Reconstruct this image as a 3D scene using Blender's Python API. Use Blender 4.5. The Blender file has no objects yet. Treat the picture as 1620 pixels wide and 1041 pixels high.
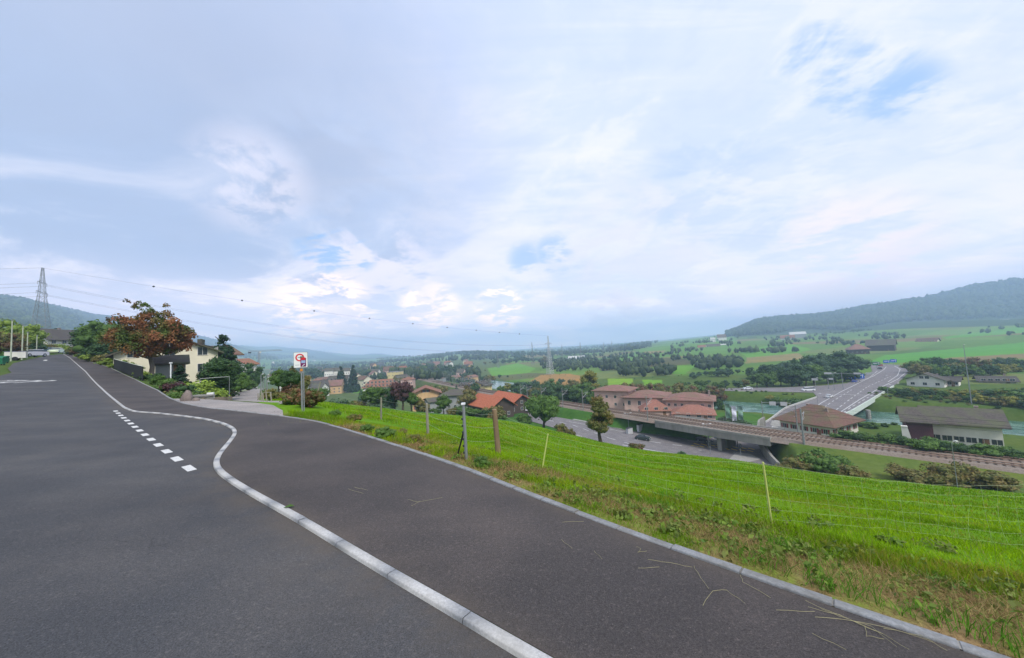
import bpy, math, random
import numpy as np
from mathutils import Vector, Matrix, Euler
random.seed(7); rng = np.random.default_rng(7)
scene = bpy.context.scene
PI = math.pi

# ---------------------------------------------------------------- camera
FPX = 540.0                                   # focal length in photo pixels (photo 1620 wide)
RHO = math.atan(.055); PIT = math.atan(34.45 / 540)
_R0 = np.array([1, 0, 0.]); _F0 = np.array([0, math.cos(PIT), math.sin(PIT)]); _U0 = np.array([0, -math.sin(PIT), math.cos(PIT)])
_RR = math.cos(RHO) * _R0 - math.sin(RHO) * _U0; _UU = math.sin(RHO) * _R0 + math.cos(RHO) * _U0
cd = bpy.data.cameras.new("camera"); cam = bpy.data.objects.new("camera", cd)
scene.collection.objects.link(cam); scene.camera = cam
cam.matrix_world = Matrix(((_RR[0], _UU[0], -_F0[0], 0), (_RR[1], _UU[1], -_F0[1], 0), (_RR[2], _UU[2], -_F0[2], 0), (0, 0, 0, 1)))
cd.sensor_width = 36; cd.lens = 36 * FPX / 1620; cd.clip_start = .05; cd.clip_end = 60000

# ---------------------------------------------------------------- world: overcast sky with a few gaps of blue
SUN_EL, SUN_AZ = 50, 150          # degrees; azimuth measured clockwise from the view direction (+Y)
w = bpy.data.worlds.new("World"); scene.world = w; w.use_nodes = True
nt = w.node_tree; nt.nodes.clear()
def N(t, **k):
    n = nt.nodes.new(t)
    for a, b in k.items(): setattr(n, a, b)
    return n
def L(a, b): nt.links.new(a, b)
def math_(op, a, b=None, clamp=False):
    n = N('ShaderNodeMath', operation=op, use_clamp=clamp)
    for i, v in enumerate((a, b)):
        if v is None: continue
        if isinstance(v, (int, float)): n.inputs[i].default_value = v
        else: L(v, n.inputs[i])
    return n.outputs[0]
def mixc(f, a, b):
    n = N('ShaderNodeMix', data_type='RGBA'); n.clamp_factor = True; n.clamp_result = False
    for i, v in ((0, f), (6, a), (7, b)):
        if isinstance(v, (int, float)): n.inputs[i].default_value = v
        elif isinstance(v, tuple): n.inputs[i].default_value = (*v, 1)
        else: L(v, n.inputs[i])
    return n.outputs[2]
def mrange(v, a, b, c=0., d=1., smooth=True):
    n = N('ShaderNodeMapRange'); n.interpolation_type = 'SMOOTHSTEP' if smooth else 'LINEAR'
    L(v, n.inputs[0])
    for i, q in enumerate((a, b, c, d)): n.inputs[i + 1].default_value = q
    return n.outputs[0]
sky = N('ShaderNodeTexSky', sky_type='NISHITA'); sky.sun_disc = False
sky.sun_elevation = math.radians(SUN_EL); sky.sun_rotation = math.radians(SUN_AZ); sky.altitude = 450; sky.dust_density = 1.5
tc = N('ShaderNodeTexCoord'); sep = N('ShaderNodeSeparateXYZ'); L(tc.outputs['Generated'], sep.inputs[0])
zc = math_('MAXIMUM', sep.outputs[2], 0.0); zd = math_('ADD', zc, .20)
cx = math_('DIVIDE', sep.outputs[0], zd); cy = math_('DIVIDE', sep.outputs[1], zd)
comb = N('ShaderNodeCombineXYZ'); L(cx, comb.inputs[0]); L(cy, comb.inputs[1])
def noise(vec, scale, detail=6, rough=.55, dist=0., sx=1, sy=1, off=0):
    m = N('ShaderNodeMapping'); m.inputs['Scale'].default_value = (sx, sy, 1); m.inputs['Location'].default_value = (off, off * .7, off)
    m.inputs['Rotation'].default_value = (0, 0, .5)
    L(vec, m.inputs[0])
    n = N('ShaderNodeTexNoise'); n.inputs['Scale'].default_value = scale; n.inputs['Detail'].default_value = detail
    n.inputs['Roughness'].default_value = rough; n.inputs['Distortion'].default_value = dist; L(m.outputs[0], n.inputs[0])
    return n.outputs[0]
n_big = noise(comb.outputs[0], .55, 4, .5, .4, off=3.1)
n_mid = noise(comb.outputs[0], 1.6, 9, .58, .5, sx=.8, off=1.3)
n_fin = noise(comb.outputs[0], 4.5, 8, .6, .3, off=5.2)
n_fib = noise(comb.outputs[0], 3.2, 8, .62, .8, sx=.35, sy=1.6, off=8.8)
def ray(px, py):
    v = _F0 + (px - 810) / FPX * _RR - (py - 520.5) / FPX * _UU
    return v / v[1]
def spot(px, py, r_in, r_out):      # 1 inside a cone around a direction of the sky
    d = ray(px, py); d = d / np.linalg.norm(d)
    n = N('ShaderNodeVectorMath', operation='DOT_PRODUCT'); L(tc.outputs['Generated'], n.inputs[0]); n.inputs[1].default_value = tuple(d)
    return mrange(n.outputs['Value'], math.cos(math.radians(r_out)), math.cos(math.radians(r_in)))
mixn = math_('ADD', math_('MULTIPLY', n_mid, .62), math_('MULTIPLY', n_fin, .38))
shade = math_('ADD', math_('MULTIPLY', n_big, .45), math_('MULTIPLY', mixn, .55))
lum = mrange(shade, .42, .59)
cloud = mixc(lum, (.71, .77, .96), (.90, .89, 1.0))
# the sheet is thicker, greyer to the upper left, thinner and bluer to the right
n_mot = noise(comb.outputs[0], 2.4, 10, .64, .35, off=2.2)
cloud = mixc(math_('MULTIPLY', mrange(n_fib, .50, .66), .40), cloud, (.96, .93, 1.02)); cloud = mixc(math_('MULTIPLY', mrange(n_fib, .50, .36), .35), cloud, (.58, .69, .95))
cloud = mixc(math_('MULTIPLY', mrange(n_mot, .50, .62), .42), cloud, (.98, .94, 1.02)); cloud = mixc(math_('MULTIPLY', mrange(n_mot, .50, .38), .42), cloud, (.58, .67, .92))
grey = spot(200, 120, 6, 50)
cloud = mixc(math_('MULTIPLY', grey, math_('ADD', .55, math_('MULTIPLY', n_big, .5))), cloud, (.335, .415, .605))
grey2 = spot(60, 380, 6, 26)
cloud = mixc(math_('MULTIPLY', grey2, mrange(n_mid, .35, .6, .35, .85)), cloud, (.43, .53, .75))
grey3 = spot(540, 310, 5, 17)
cloud = mixc(math_('MULTIPLY', grey3, mrange(n_mid, .4, .55, .0, .3)), cloud, (.56, .68, .93))
hi = mrange(sep.outputs[2], .45, .85)
cloud = mixc(math_('MULTIPLY', hi, .4), cloud, (.60, .70, .95))
# bright puffs
puff = math_('MULTIPLY', mrange(n_mid, .50, .66), mrange(sep.outputs[2], .62, .05))
cloud = mixc(math_('MULTIPLY', puff, .95), cloud, (.98, .93, 1.0))
# warm haze band over the horizon
band = mrange(sep.outputs[2], .26, .0)
warm = mixc(mrange(n_mid, .42, .6), (1.42, 1.30, 1.42), (1.85, 1.50, 1.50))
cloud = mixc(math_('MULTIPLY', band, .8), cloud, warm)
for (px, py, ri, ro, c, a) in ((520, 502, 1, 9, (2.0, 1.5, 1.25), .95), (680, 490, 1, 6, (2.0, 1.5, 1.25), .95), (790, 490, 1, 5, (2.1, 1.55, 1.2), .95), (600, 470, 2, 12, (1.3, 1.12, 1.15), .7),
                               (1340, 415, 1, 10, (1.2, .98, .95), .8), (975, 495, 1, 5, (1, .86, .84), .6), (400, 290, 1, 8, (.95, .88, .97), .5),
                               (1000, 430, 5, 18, (.80, .78, .92), .5), (600, 440, 3, 14, (.84, .80, .93), .5)):
    s_ = math_('MULTIPLY', spot(px, py, ri, ro), mrange(n_fin if ro < 10 else n_mot, .42, .56, .0, 1))
    cloud = mixc(math_('MULTIPLY', s_, a), cloud, c)
# gaps
gap = None
for (px, py, ri, ro, a) in ((515, 395, 1, 5, 1), (565, 402, .5, 3.5, 1), (830, 412, .5, 3.6, .8), (875, 402, .5, 4, .8), (1290, 85, .5, 4, .9), (1345, 128, .5, 5, .9), (1425, 150, .5, 4, .9), (1390, 112, .5, 4, .8),
                        (1110, 300, 2, 12, .35), (1230, 250, 2, 14, .3), (1385, 412, .5, 3.4, .0)):
    g = math_('MULTIPLY', math_('MULTIPLY', spot(px, py, ri, ro), mrange(math_('ADD', math_('MULTIPLY', n_fin, .6), math_('MULTIPLY', n_fib, .4)), .47, .57)), a)
    gap = g if gap is None else math_('MAXIMUM', gap, g)
skyc = N('ShaderNodeVectorMath', operation='SCALE'); L(sky.outputs[0], skyc.inputs[0]); skyc.inputs['Scale'].default_value = .12
blue = mixc(.7, skyc.outputs[0], (.30, .58, 1.02))
final = mixc(math_('MULTIPLY', gap, .85), cloud, blue)
below = mrange(sep.outputs[2], -.02, -.2)
final = mixc(below, final, (.66, .76, .92))
bg = N('ShaderNodeBackground'); L(final, bg.inputs[0]); bg.inputs[1].default_value = 1.0
wo = N('ShaderNodeOutputWorld'); L(bg.outputs[0], wo.inputs[0])
w.cycles.sampling_method = 'MANUAL'; w.cycles.sample_map_resolution = 512

# ---------------------------------------------------------------- sun behind thin cloud
sd = bpy.data.lights.new("sun", 'SUN'); sd.energy = 3.1; sd.angle = math.radians(16); sd.color = (1.0, .95, .87)
so = bpy.data.objects.new("sun", sd); scene.collection.objects.link(so)
so.rotation_euler = (math.radians(90 - SUN_EL), 0, math.radians(180 - SUN_AZ) )
scene.view_settings.view_transform = 'Standard'; scene.view_settings.look = 'None'
scene.view_settings.exposure = 0.27; scene.view_settings.gamma = 1.0
scene.cycles.max_bounces = 7; scene.cycles.diffuse_bounces = 2; scene.cycles.glossy_bounces = 2
scene.cycles.transparent_max_bounces = 8; scene.cycles.volume_bounces = 3; scene.cycles.use_denoising = True
scene.cycles.sample_clamp_indirect = 4

# ---------------------------------------------------------------- helpers
C = scene.collection
def tag(o, label=None, cat=None, group=None, kind=None):
    if label: o['label'] = label
    if cat: o['category'] = cat
    if group: o['group'] = group
    if kind: o['kind'] = kind
    return o
def thing(name, label, cat, loc=(0, 0, 0), rz=0, group=None):
    o = bpy.data.objects.new(name, None); o.empty_display_size = .2; C.objects.link(o)
    o.location = loc; o.rotation_euler = (0, 0, rz)
    return tag(o, label, cat, group)
class MB:
    """collects boxes, tubes, prisms, quads into one mesh"""
    def __init__(s): s.v = []; s.f = []; s.m = []
    def add(s, vs, fs, m=0):
        b = len(s.v); s.v += [tuple(map(float, q)) for q in vs]
        s.f += [tuple(b + i for i in f) for f in fs]; s.m += [m] * len(fs)
    def box(s, x0, y0, z0, x1, y1, z1, m=0):
        s.add([(x0,y0,z0),(x1,y0,z0),(x1,y1,z0),(x0,y1,z0),(x0,y0,z1),(x1,y0,z1),(x1,y1,z1),(x0,y1,z1)],
              [(0,3,2,1),(4,5,6,7),(0,1,5,4),(1,2,6,5),(2,3,7,6),(3,0,4,7)], m)
    def cbox(s, cx, cy, z0, sx, sy, sz, m=0): s.box(cx-sx/2, cy-sy/2, z0, cx+sx/2, cy+sy/2, z0+sz, m)
    def tube(s, pts, r, n=6, m=0, cap=True):
        pts = [np.array(p, float) for p in pts]; k = len(pts)
        rs = r if hasattr(r, '__len__') else [r] * k
        rings = []; ref = None
        for i, p in enumerate(pts):
            t = pts[min(i+1, k-1)] - pts[max(i-1, 0)]; t /= (np.linalg.norm(t) + 1e-9)
            a = np.cross(t, (0, 0, 1.)) if abs(t[2]) < .9 else np.cross(t, (0, 1., 0))
            if ref is not None:
                a = ref - t * (ref @ t)
            a /= (np.linalg.norm(a) + 1e-9); ref = a; b = np.cross(t, a)
            rings.append([p + rs[i] * (math.cos(2*PI*j/n) * a + math.sin(2*PI*j/n) * b) for j in range(n)])
        vs = [q for rg in rings for q in rg]; fs = []
        for i in range(k-1):
            for j in range(n):
                j2 = (j+1) % n; fs.append((i*n+j, i*n+j2, (i+1)*n+j2, (i+1)*n+j))
        if cap: fs.append(tuple(range(n-1, -1, -1))); fs.append(tuple((k-1)*n + j for j in range(n)))
        s.add(vs, fs, m)
    def bar(s, a, b, w, m=0): s.tube([a, b], w/2*1.2, 4, m)
    def prism(s, prof, x0, x1, m=0, axis='x'):       # profile in (y,z) swept along x
        n = len(prof)
        if axis == 'x': vs = [(x0, a, b) for a, b in prof] + [(x1, a, b) for a, b in prof]
        else: vs = [(a, x0, b) for a, b in prof] + [(a, x1, b) for a, b in prof]
        fs = [tuple(range(n)), tuple(range(2*n-1, n-1, -1))] + [(i, i+n, (i+1) % n + n, (i+1) % n) for i in range(n)]
        s.add(vs, fs, m)
    def build(s, name, mats, parent=None, smooth=False):
        me = bpy.data.meshes.new(name); me.from_pydata(s.v, [], s.f)
        mats = mats if isinstance(mats, (list, tuple)) else [mats]
        for q in mats: me.materials.append(q)
        if len(mats) > 1: me.polygons.foreach_set('material_index', s.m)
        if smooth: me.polygons.foreach_set('use_smooth', [True] * len(me.polygons))
        me.update(); o = bpy.data.objects.new(name, me); C.objects.link(o); o.parent = parent
        return o
def np_mesh(name, v, f, mats, attrs=None, smooth=False, parent=None, link=True):
    """v (n,3), f (m,k) same-size faces; attrs name -> (n,3) colours or (n,) floats"""
    me = bpy.data.meshes.new(name); k = f.shape[1]
    me.vertices.add(len(v)); me.vertices.foreach_set('co', np.ascontiguousarray(v, np.float32).ravel())
    me.loops.add(f.size); me.loops.foreach_set('vertex_index', np.ascontiguousarray(f, np.int32).ravel())
    me.polygons.add(len(f)); me.polygons.foreach_set('loop_start', np.arange(0, f.size, k, dtype=np.int32))
    try: me.polygons.foreach_set('loop_total', np.full(len(f), k, np.int32))
    except Exception: pass
    for nme, a in (attrs or {}).items():
        if a.ndim == 2:
            at = me.attributes.new(nme, 'FLOAT_COLOR', 'POINT'); at.data.foreach_set('color', np.ascontiguousarray(np.c_[a, np.ones(len(a))], np.float32).ravel())
        else:
            at = me.attributes.new(nme, 'FLOAT', 'POINT'); at.data.foreach_set('value', np.ascontiguousarray(a, np.float32))
    me.materials.append(mats) if not isinstance(mats, (list, tuple)) else [me.materials.append(q) for q in mats]
    if smooth: me.polygons.foreach_set('use_smooth', np.ones(len(f), bool))
    me.update(calc_edges=True); me.validate()
    o = bpy.data.objects.new(name, me)
    if link: C.objects.link(o)
    o.parent = parent
    return o
def copy_tree(o, parent=None):
    c = o.copy(); C.objects.link(c); c.parent = parent
    for ch in list(o.children): copy_tree(ch, c)
    return c

# ---------------------------------------------------------------- materials
MATS = {}
class NT:
    def __init__(s, name):
        s.m = bpy.data.materials.new(name); s.m.use_nodes = True; s.t = s.m.node_tree
        s.b = s.t.nodes['Principled BSDF']; s.out = s.t.nodes['Material Output']
    def n(s, t, **k):
        q = s.t.nodes.new(t)
        for a, b in k.items(): setattr(q, a, b)
        return q
    def l(s, a, b): s.t.links.new(a, b)
    def noise(s, scale, detail=4, rough=.55, coord='Object', sc=(1, 1, 1), dist=0):
        tcn = s.n('ShaderNodeTexCoord'); mp = s.n('ShaderNodeMapping'); mp.inputs['Scale'].default_value = sc
        s.l(tcn.outputs[coord], mp.inputs[0]); q = s.n('ShaderNodeTexNoise')
        q.inputs['Scale'].default_value = scale; q.inputs['Detail'].default_value = detail; q.inputs['Roughness'].default_value = rough
        q.inputs['Distortion'].default_value = dist
        s.l(mp.outputs[0], q.inputs[0]); return q.outputs[0]
    def mr(s, v, a, b, c=0., d=1.):
        q = s.n('ShaderNodeMapRange'); s.l(v, q.inputs[0])
        for i, x in enumerate((a, b, c, d)): q.inputs[i+1].default_value = x
        return q.outputs[0]
    def mix(s, f, a, b, blend='MIX'):
        q = s.n('ShaderNodeMix', data_type='RGBA', blend_type=blend)
        for i, v in ((0, f), (6, a), (7, b)):
            if isinstance(v, (int, float)): q.inputs[i].default_value = v
            elif isinstance(v, tuple): q.inputs[i].default_value = (*v, 1)
            else: s.l(v, q.inputs[i])
        return q.outputs[2]
    def mul(s, a, b, op='MULTIPLY'):
        q = s.n('ShaderNodeMath', operation=op)
        for i, v in enumerate((a, b)):
            if isinstance(v, (int, float)): q.inputs[i].default_value = v
            else: s.l(v, q.inputs[i])
        return q.outputs[0]
    def bump(s, h, strength=.3, dist=.02):
        q = s.n('ShaderNodeBump'); q.inputs['Strength'].default_value = strength; q.inputs['Distance'].default_value = dist
        s.l(h, q.inputs['Height']); s.l(q.outputs[0], s.b.inputs['Normal'])
    def col(s, c): s.l(c, s.b.inputs['Base Color'])
    def set(s, rough=.8, metal=0., spec=.3):
        s.b.inputs['Roughness'].default_value = rough; s.b.inputs['Metallic'].default_value = metal
        s.b.inputs['Specular IOR Level'].default_value = spec
        return s.m
def mat(name, c, rough=.8, metal=0., var=.25, scale=3., spec=.3, sc=(1, 1, 1), bump=0.):
    """weathered single-colour material"""
    if name in MATS: return MATS[name]
    t = NT(name); n = t.noise(scale, 6, .6, sc=sc); n2 = t.noise(scale*.17, 3)
    f = t.mr(n, .3, .7); f2 = t.mr(n2, .35, .65)
    a = tuple(x * (1 - var) for x in c); b = tuple(min(1, x * (1 + var*.6)) for x in c)
    k = t.mix(f, a, b); k = t.mix(t.mul(f2, var), k, tuple(x*.7 for x in c)); t.col(k)
    if bump: t.bump(n, bump, .02)
    MATS[name] = t.set(rough, metal, spec); return MATS[name]
def roofmat(name, c, moss=0.0, row=3.2):
    if name in MATS: return MATS[name]
    t = NT(name); n = t.noise(2.2, 6, .65); n2 = t.noise(.35, 4); n3 = t.noise(9, 2)
    k = t.mix(t.mr(n, .3, .7), tuple(x*.65 for x in c), tuple(min(1, x*1.3) for x in c))
    k = t.mix(t.mul(t.mr(n3, .4, .7), .4), k, tuple(x*.5 for x in c))
    if moss: k = t.mix(t.mul(t.mr(n2, .42, .62), moss), k, (.10, .115, .05))
    t.col(k)
    wv = t.n('ShaderNodeTexWave', wave_type='BANDS', bands_direction='Z'); wv.inputs['Scale'].default_value = row; wv.inputs['Distortion'].default_value = .6
    tcn = t.n('ShaderNodeTexCoord'); t.l(tcn.outputs['Object'], wv.inputs[0]); t.bump(wv.outputs[0], .6, .05)
    MATS[name] = t.set(.85); return MATS[name]
def leafmat(name, c1, c2, dry=None, dryamt=0., hue=.05):
    if name in MATS: return MATS[name]
    t = NT(name); at = t.n('ShaderNodeAttribute', attribute_name='tint')
    oi = t.n('ShaderNodeObjectInfo'); k = t.mix(at.outputs['Fac'], c1, c2)
    k = t.mix(t.mul(oi.outputs['Random'], .45), k, tuple(x*.62 for x in c1))
    if dry: k = t.mix(t.mul(t.mr(t.noise(3.6, 3, coord='Object'), .42, .58), dryamt), k, dry)
    t.col(k)
    t.b.inputs['Subsurface Weight'].default_value = 0
    tr = t.n('ShaderNodeBsdfTranslucent'); t.l(k, tr.inputs[0]); ms = t.n('ShaderNodeMixShader'); ms.inputs[0].default_value = .22
    t.l(t.b.outputs[0], ms.inputs[1]); t.l(tr.outputs[0], ms.inputs[2]); t.l(ms.outputs[0], t.out.inputs[0])
    MATS[name] = t.set(.65, 0, .25); return MATS[name]
# ================================================================ the lie of the land
# origin = eye; z is metres relative to the eye. P = surface of the road, the footpath and the lane mouth
def P(x, y):
    s = -.8 * x + .6 * y; k = 12.
    return -1.65 - .03 * x - .05 * y + .07 * k * np.logaddexp(0, (s - 30) / k)
def yz(px, py, d):                       # height of the sight line through (px,py) at depth d
    return float(ray(px, py)[2] * d)
def hor(px): return 555 - .055 * (px - 810)
def uu(px): return float(ray(px, hor(px))[0])
# columns: photo column -> stations (depth, height) from the edge of the platform outwards to the horizon
Y = lambda d, py: ('y', d, py)
COLS = {
 0:   [(95, 'P'), (130, 9), (170, 14), (220, 20), (300, 30), (500, 62), (900, 170), Y(1400, 472), Y(3200, 494), (6000, 300), (12000, 200)],
 60:  [(92, 'P'), (130, 8), (170, 10), (220, 14), (300, 22), (500, 45), (900, 130), Y(1400, 482), Y(3200, 490), (6000, 300), (12000, 200)],
 110: [(92, 'P'), (120, 7), (150, 7), (200, 8), (300, 12), (500, 25), (900, 80), Y(1400, 500), Y(3200, 491), (6000, 300), (12000, 200)],
 160: [(72, 'P'), (90, 2), (120, 2), (200, 0), (300, 0), (500, 6), (900, 30), Y(1400, 522), Y(3200, 496), (6000, 300), (12000, 200)],
 200: [(55, .4), (75, 0), (110, -3), (200, -8), (300, -8), (500, -4), (900, 10), Y(1400, 545), Y(3200, 503), (6000, 300), (12000, 200)],
 250: [(48, -1.2), (70, -3), (110, -7), (180, -16), (300, -20), (500, -18), (900, -8), Y(1400, 570), Y(3200, 514), (6000, 250), (12000, 200)],
 300: [(46, -2.0), (66, -4), (110, -11), (160, -20), (280, -27), (500, -28), (900, -24), (1400, -5), Y(3200, 528), Y(6000, 548), (12000, 200)],
 345: [(44, -3.6), (66, -5.0), (110, -9), (160, -20), (280, -29), (500, -30), (900, -28), (1400, -10), Y(3200, 536), Y(6000, 548), (12000, 200)],
 380: [(40, -3.9), (64, -4.9), (108, -7.4), (150, -18), (260, -30), (500, -30), (900, -28), (1400, -15), Y(3200, 551), Y(6000, 547), (12000, 200)],
 410: [(42, -3.8), (64, -4.8), (105, -7.2), (150, -18), (260, -30), (500, -30), (900, -28), (1400, -20), Y(3200, 560), Y(6000, 547), (12000, 200)],
 440: [Y(45, 619), (56, -5.2), (85, -12), (130, -22), (240, -30), (500, -31), (900, -28), (1400, -20), Y(3200, 566), Y(6000, 548), (12000, 200)],
 500: [Y(60, 633), (70, -9), (100, -17), (140, -24), (240, -31), (500, -31), (900, -28), (1400, -22), Y(3200, 570), Y(6000, 554), (12000, 150)],
 560: [Y(80, 641), (92, -13.5), (120, -22), (160, -28), (240, -31), (500, -31), (900, -30), (1400, -25), (3200, -10), Y(6000, 562), (12000, 100)],
 600: [Y(86, 645), (98, -15.8), (125, -24), (165, -30), (240, -31), (500, -31), (900, -30), (1400, -25), (3200, -10), Y(6000, 559), (12000, 60)],
 640: [Y(90, 650), (102, -17), (128, -26), (165, -30), (240, -31), (500, -31), (900, -30), (1400, -26), (3200, -10), Y(6000, 566), (12000, 60)],
 680: [Y(93, 654), (105, -18.5), (128, -27), (165, -30), (240, -31), (500, -31), (900, -27), (1500, -16), Y(2600, 563), (6000, -10), (12000, 50)],
 740: [Y(95, 659), (107, -20), (130, -28), (165, -30.5), (240, -31), (500, -31), (900, -24), (1500, -12), Y(2600, 558), (6000, -10), (12000, 60)],
 790: [Y(95, 664), (107, -22), (130, -29), (165, -30.5), (240, -31), (500, -31.5), (900, -28), (1500, -20), Y(2600, 560), (6000, -5), (12000, 80)],
 820: [Y(92, 669), (104, -23), (125, -29.5), (150, -30), (240, -31), (500, -31.5), (900, -31), (1500, -28), (2600, -20), (6000, 0), (12000, 110)],
 870: [Y(80, 683), (90, -23), (112, -29.5), (140, -30), (230, -31), (500, -31.5), (900, -31), (1500, -28), (2600, -20), (6000, 0), (12000, 120)],
 940: [Y(68, 700), (78, -23), (98, -29.5), (130, -30), (220, -30.5), (500, -31), (900, -30), (1500, -25), (2600, -15), (6000, 10), (12000, 120)],
 1000:[Y(65, 712), (75, -24), (92, -30), (125, -29.5), (210, -30), (480, -29.5), (850, -24), (1400, -14), (2600, -8), (6000, 20), (12000, 150)],
 1060:[Y(63, 720), (70, -25), (84, -30), (115, -29), (210, -30), (470, -28.5), (800, -19), (1300, -4), (2400, 0), (6000, 30), (12000, 200)],
 1110:[Y(61, 725), (68, -26), (78, -30), (105, -29), (210, -30), (470, -28), (800, -17), (1300, 3), (2200, 10), (6000, 60), (12000, 250)],
 1150:[Y(59, 730), (65, -26), (74, -30), (100, -29), (210, -29), (460, -28), (800, -17), (1300, 5), Y(1800, 531), (3000, 20), (12000, 200)],
 1200:[Y(57, 738), (61, -25), (70, -28.8), (95, -29), (200, -29), (450, -28.5), (800, -17), Y(1300, 529.5), Y(1900, 508), (3000, 60), (12000, 150)],
 1260:[Y(54, 748), (57, -24.4), (70, -25.8), (92, -29), (190, -29), (450, -29), (800, -18), Y(1300, 526), Y(1900, 503), (3000, 70), (12000, 150)],
 1330:[Y(51, 757), (54, -24.2), (64, -24.9), (88, -29), (190, -29), (450, -29), (800, -18), Y(1300, 522), Y(1900, 496), (3000, 80), (12000, 150)],
 1450:[Y(48, 771), (50, -24.2), (60, -25), (84, -29), (190, -29), (450, -29), (800, -16), Y(1300, 509.5), Y(1900, 474), (3000, 100), (12000, 150)],
 1540:[Y(46, 779), (48, -24.), (57, -24.8), (80, -29), (190, -29), (430, -29), (800, -14), Y(1300, 505), Y(1900, 457), (3000, 120), (12000, 150)],
 1620:[Y(44, 787), (46, -24.2), (54, -24.8), (76, -29), (190, -29), (430, -29), (800, -12), Y(1300, 502.5), Y(1900, 443), (3000, 150), (12000, 150)],
}
EDGE_PX = [(115, 563), (130, 568), (175, 582), (215, 601), (250, 618), (268, 630), (290, 639), (325, 646), (370, 650.5), (450, 660), (500, 667.5), (545, 680), (585, 693), (630, 707), (680, 724), (740, 745), (820, 778), (900, 809), (1000, 848), (1100, 883), (1200, 920), (1320, 962), (1440, 1001), (1540, 1037)]
KERB_PX = [(822, 1041), (750, 994), (611, 913), (540, 869), (478, 830), (389, 780), (345, 751), (336, 736), (342, 722), (356, 706), (370, 688), (368, 679), (352, 671), (325, 664), (290, 659), (245, 654), (212, 652), (196, 646), (180, 633), (160, 615), (135, 588), (120, 575), (110, 566)]
def hitP(px, py, dmax=400):
    r = ray(px, py); t = np.geomspace(.4, dmax, 6000); i = int(np.argmax(r[2]*t < P(r[0]*t, t))); return r[0]*t[i], t[i]
EDGE = [hitP(*p) for p in EDGE_PX]; KERB = [hitP(*p) for p in KERB_PX]
TH = np.arange(-180, 180.01, .5)
_k = sorted(COLS); _th = [math.degrees(math.atan(uu(p))) for p in _k]
tab_r, tab_z = [], []
for px in _k:
    u = uu(px); s = math.sqrt(1+u*u); rr, zz = [], []
    for e in COLS[px]:
        if e[0] == 'y': d, z = e[1], yz(px, e[2], e[1])
        else:
            d, z = e
            if z == 'P': z = float(P(u*d, d))
        rr.append(d*s); zz.append(z)
    tab_r.append(rr); tab_z.append(zz)
NS = len(tab_r[0])
_R = [100, 110, 130, 160, 300, 600, 1000, 2500, 4000, 8000, 14000]
thc = [-180, -120, -80] + _th + [75, 95, 130, 180]
tab_r = [[60, 90, 130, 160, 300, 600, 1000, 2500, 4000, 8000, 14000]]*2 + [[150, 200, 250, 330, 450, 800, 1400, 2600, 5000, 8000, 14000]] + tab_r + [[75, 80, 92, 125, 300, 700, 1300, 2300, 3400, 5500, 14000]]*2 + [[60, 90, 130, 160, 300, 600, 1000, 2500, 4000, 8000, 14000]]*2
tab_z = [[4, 10, 20, 25, 40, 70, 120, 300, 300, 300, 300]]*2 + [[9, 14, 20, 25, 40, 90, 230, 300, 300, 300, 300]] + tab_z + [[-22.4, -24, -24.8, -29, -29, -27, -10, 20, 200, 150, 150]]*2 + [[-6, -4, 0, 5, 10, 20, 60, 100, 150, 150, 150]]*2
SR = np.array([np.interp(TH, thc, [c[k] for c in tab_r]) for k in range(NS)]); SZ = np.array([np.interp(TH, thc, [c[k] for c in tab_z]) for k in range(NS)])
g_ = np.exp(-.5*(np.arange(-6, 7)/2.)**2); g_ /= g_.sum()
for A in (SR, SZ):
    for k in range(NS): A[k] = np.convolve(np.pad(A[k], 6, mode='edge'), g_, 'valid')
eth = [math.degrees(math.atan2(x, y)) for x, y in EDGE]; er = [math.hypot(x, y) for x, y in EDGE]
ER = np.interp(TH, [-180, -100, -60] + eth + [90, 120, 135, 180], [40, 60, 150] + er + [4.4, 13, 40, 40])
def seg_dist(x, y, pts):
    """distance to a polyline and the interpolated third coordinate"""
    best = np.full(x.shape, 1e9); val = np.zeros(x.shape)
    for a, b in zip(pts[:-1], pts[1:]):
        dx, dy = b[0]-a[0], b[1]-a[1]; l2 = dx*dx+dy*dy+1e-12
        t = np.clip(((x-a[0])*dx + (y-a[1])*dy)/l2, 0, 1)
        d = np.hypot(x-(a[0]+t*dx), y-(a[1]+t*dy)); m = d < best
        best = np.where(m, d, best)
        if len(a) > 2: val = np.where(m, a[2]+t*(b[2]-a[2]), val)
    return best, val
def inpoly(x, y, poly):
    c = np.zeros(x.shape, bool); n = len(poly)
    for i in range(n):
        x0, y0 = poly[i][:2]; x1, y1 = poly[(i+1) % n][:2]
        if y0 == y1: continue
        c ^= ((y0 > y) != (y1 > y)) & (x < (x1-x0)*(y-y0)/(y1-y0)+x0)
    return c
def sdf(x, y, poly):
    d, _ = seg_dist(x, y, list(poly)+[poly[0]]); return np.where(inpoly(x, y, poly), -d, d)
def sm(a, b, x):
    t = np.clip((x-a)/(b-a), 0, 1); return t*t*(3-2*t)
def pl(px, py, z):                       # point of the horizontal plane z seen through (px,py)
    r = ray(px, py); t = z/r[2]; return (r[0]*t, t)
# ---- linear features
LANE = [(-13.2, 15.4, -1.97), (-15.5, 18.0, -2.10), (-20.5, 24.5, -2.6), (-30.0, 37.5, -3.75), (-49.5, 64.0, -4.85), (-78.0, 105.0, -7.3), (-96, 132, -12)]
RZ = -24.3                               # top of the ballast
RAIL = [(150, -20), (110, 28), (88.5, 59), (76.5, 73), (63.5, 88), (49, 110), (36, 129), (22, 151), (6, 178), (-16, 212), (-50, 275), (-95, 360), (-190, 540), (-330, 800)]
VZ = -30.0                               # road at the underpass
SZR = -28.2                              # road on the river bridge and beyond
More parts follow.
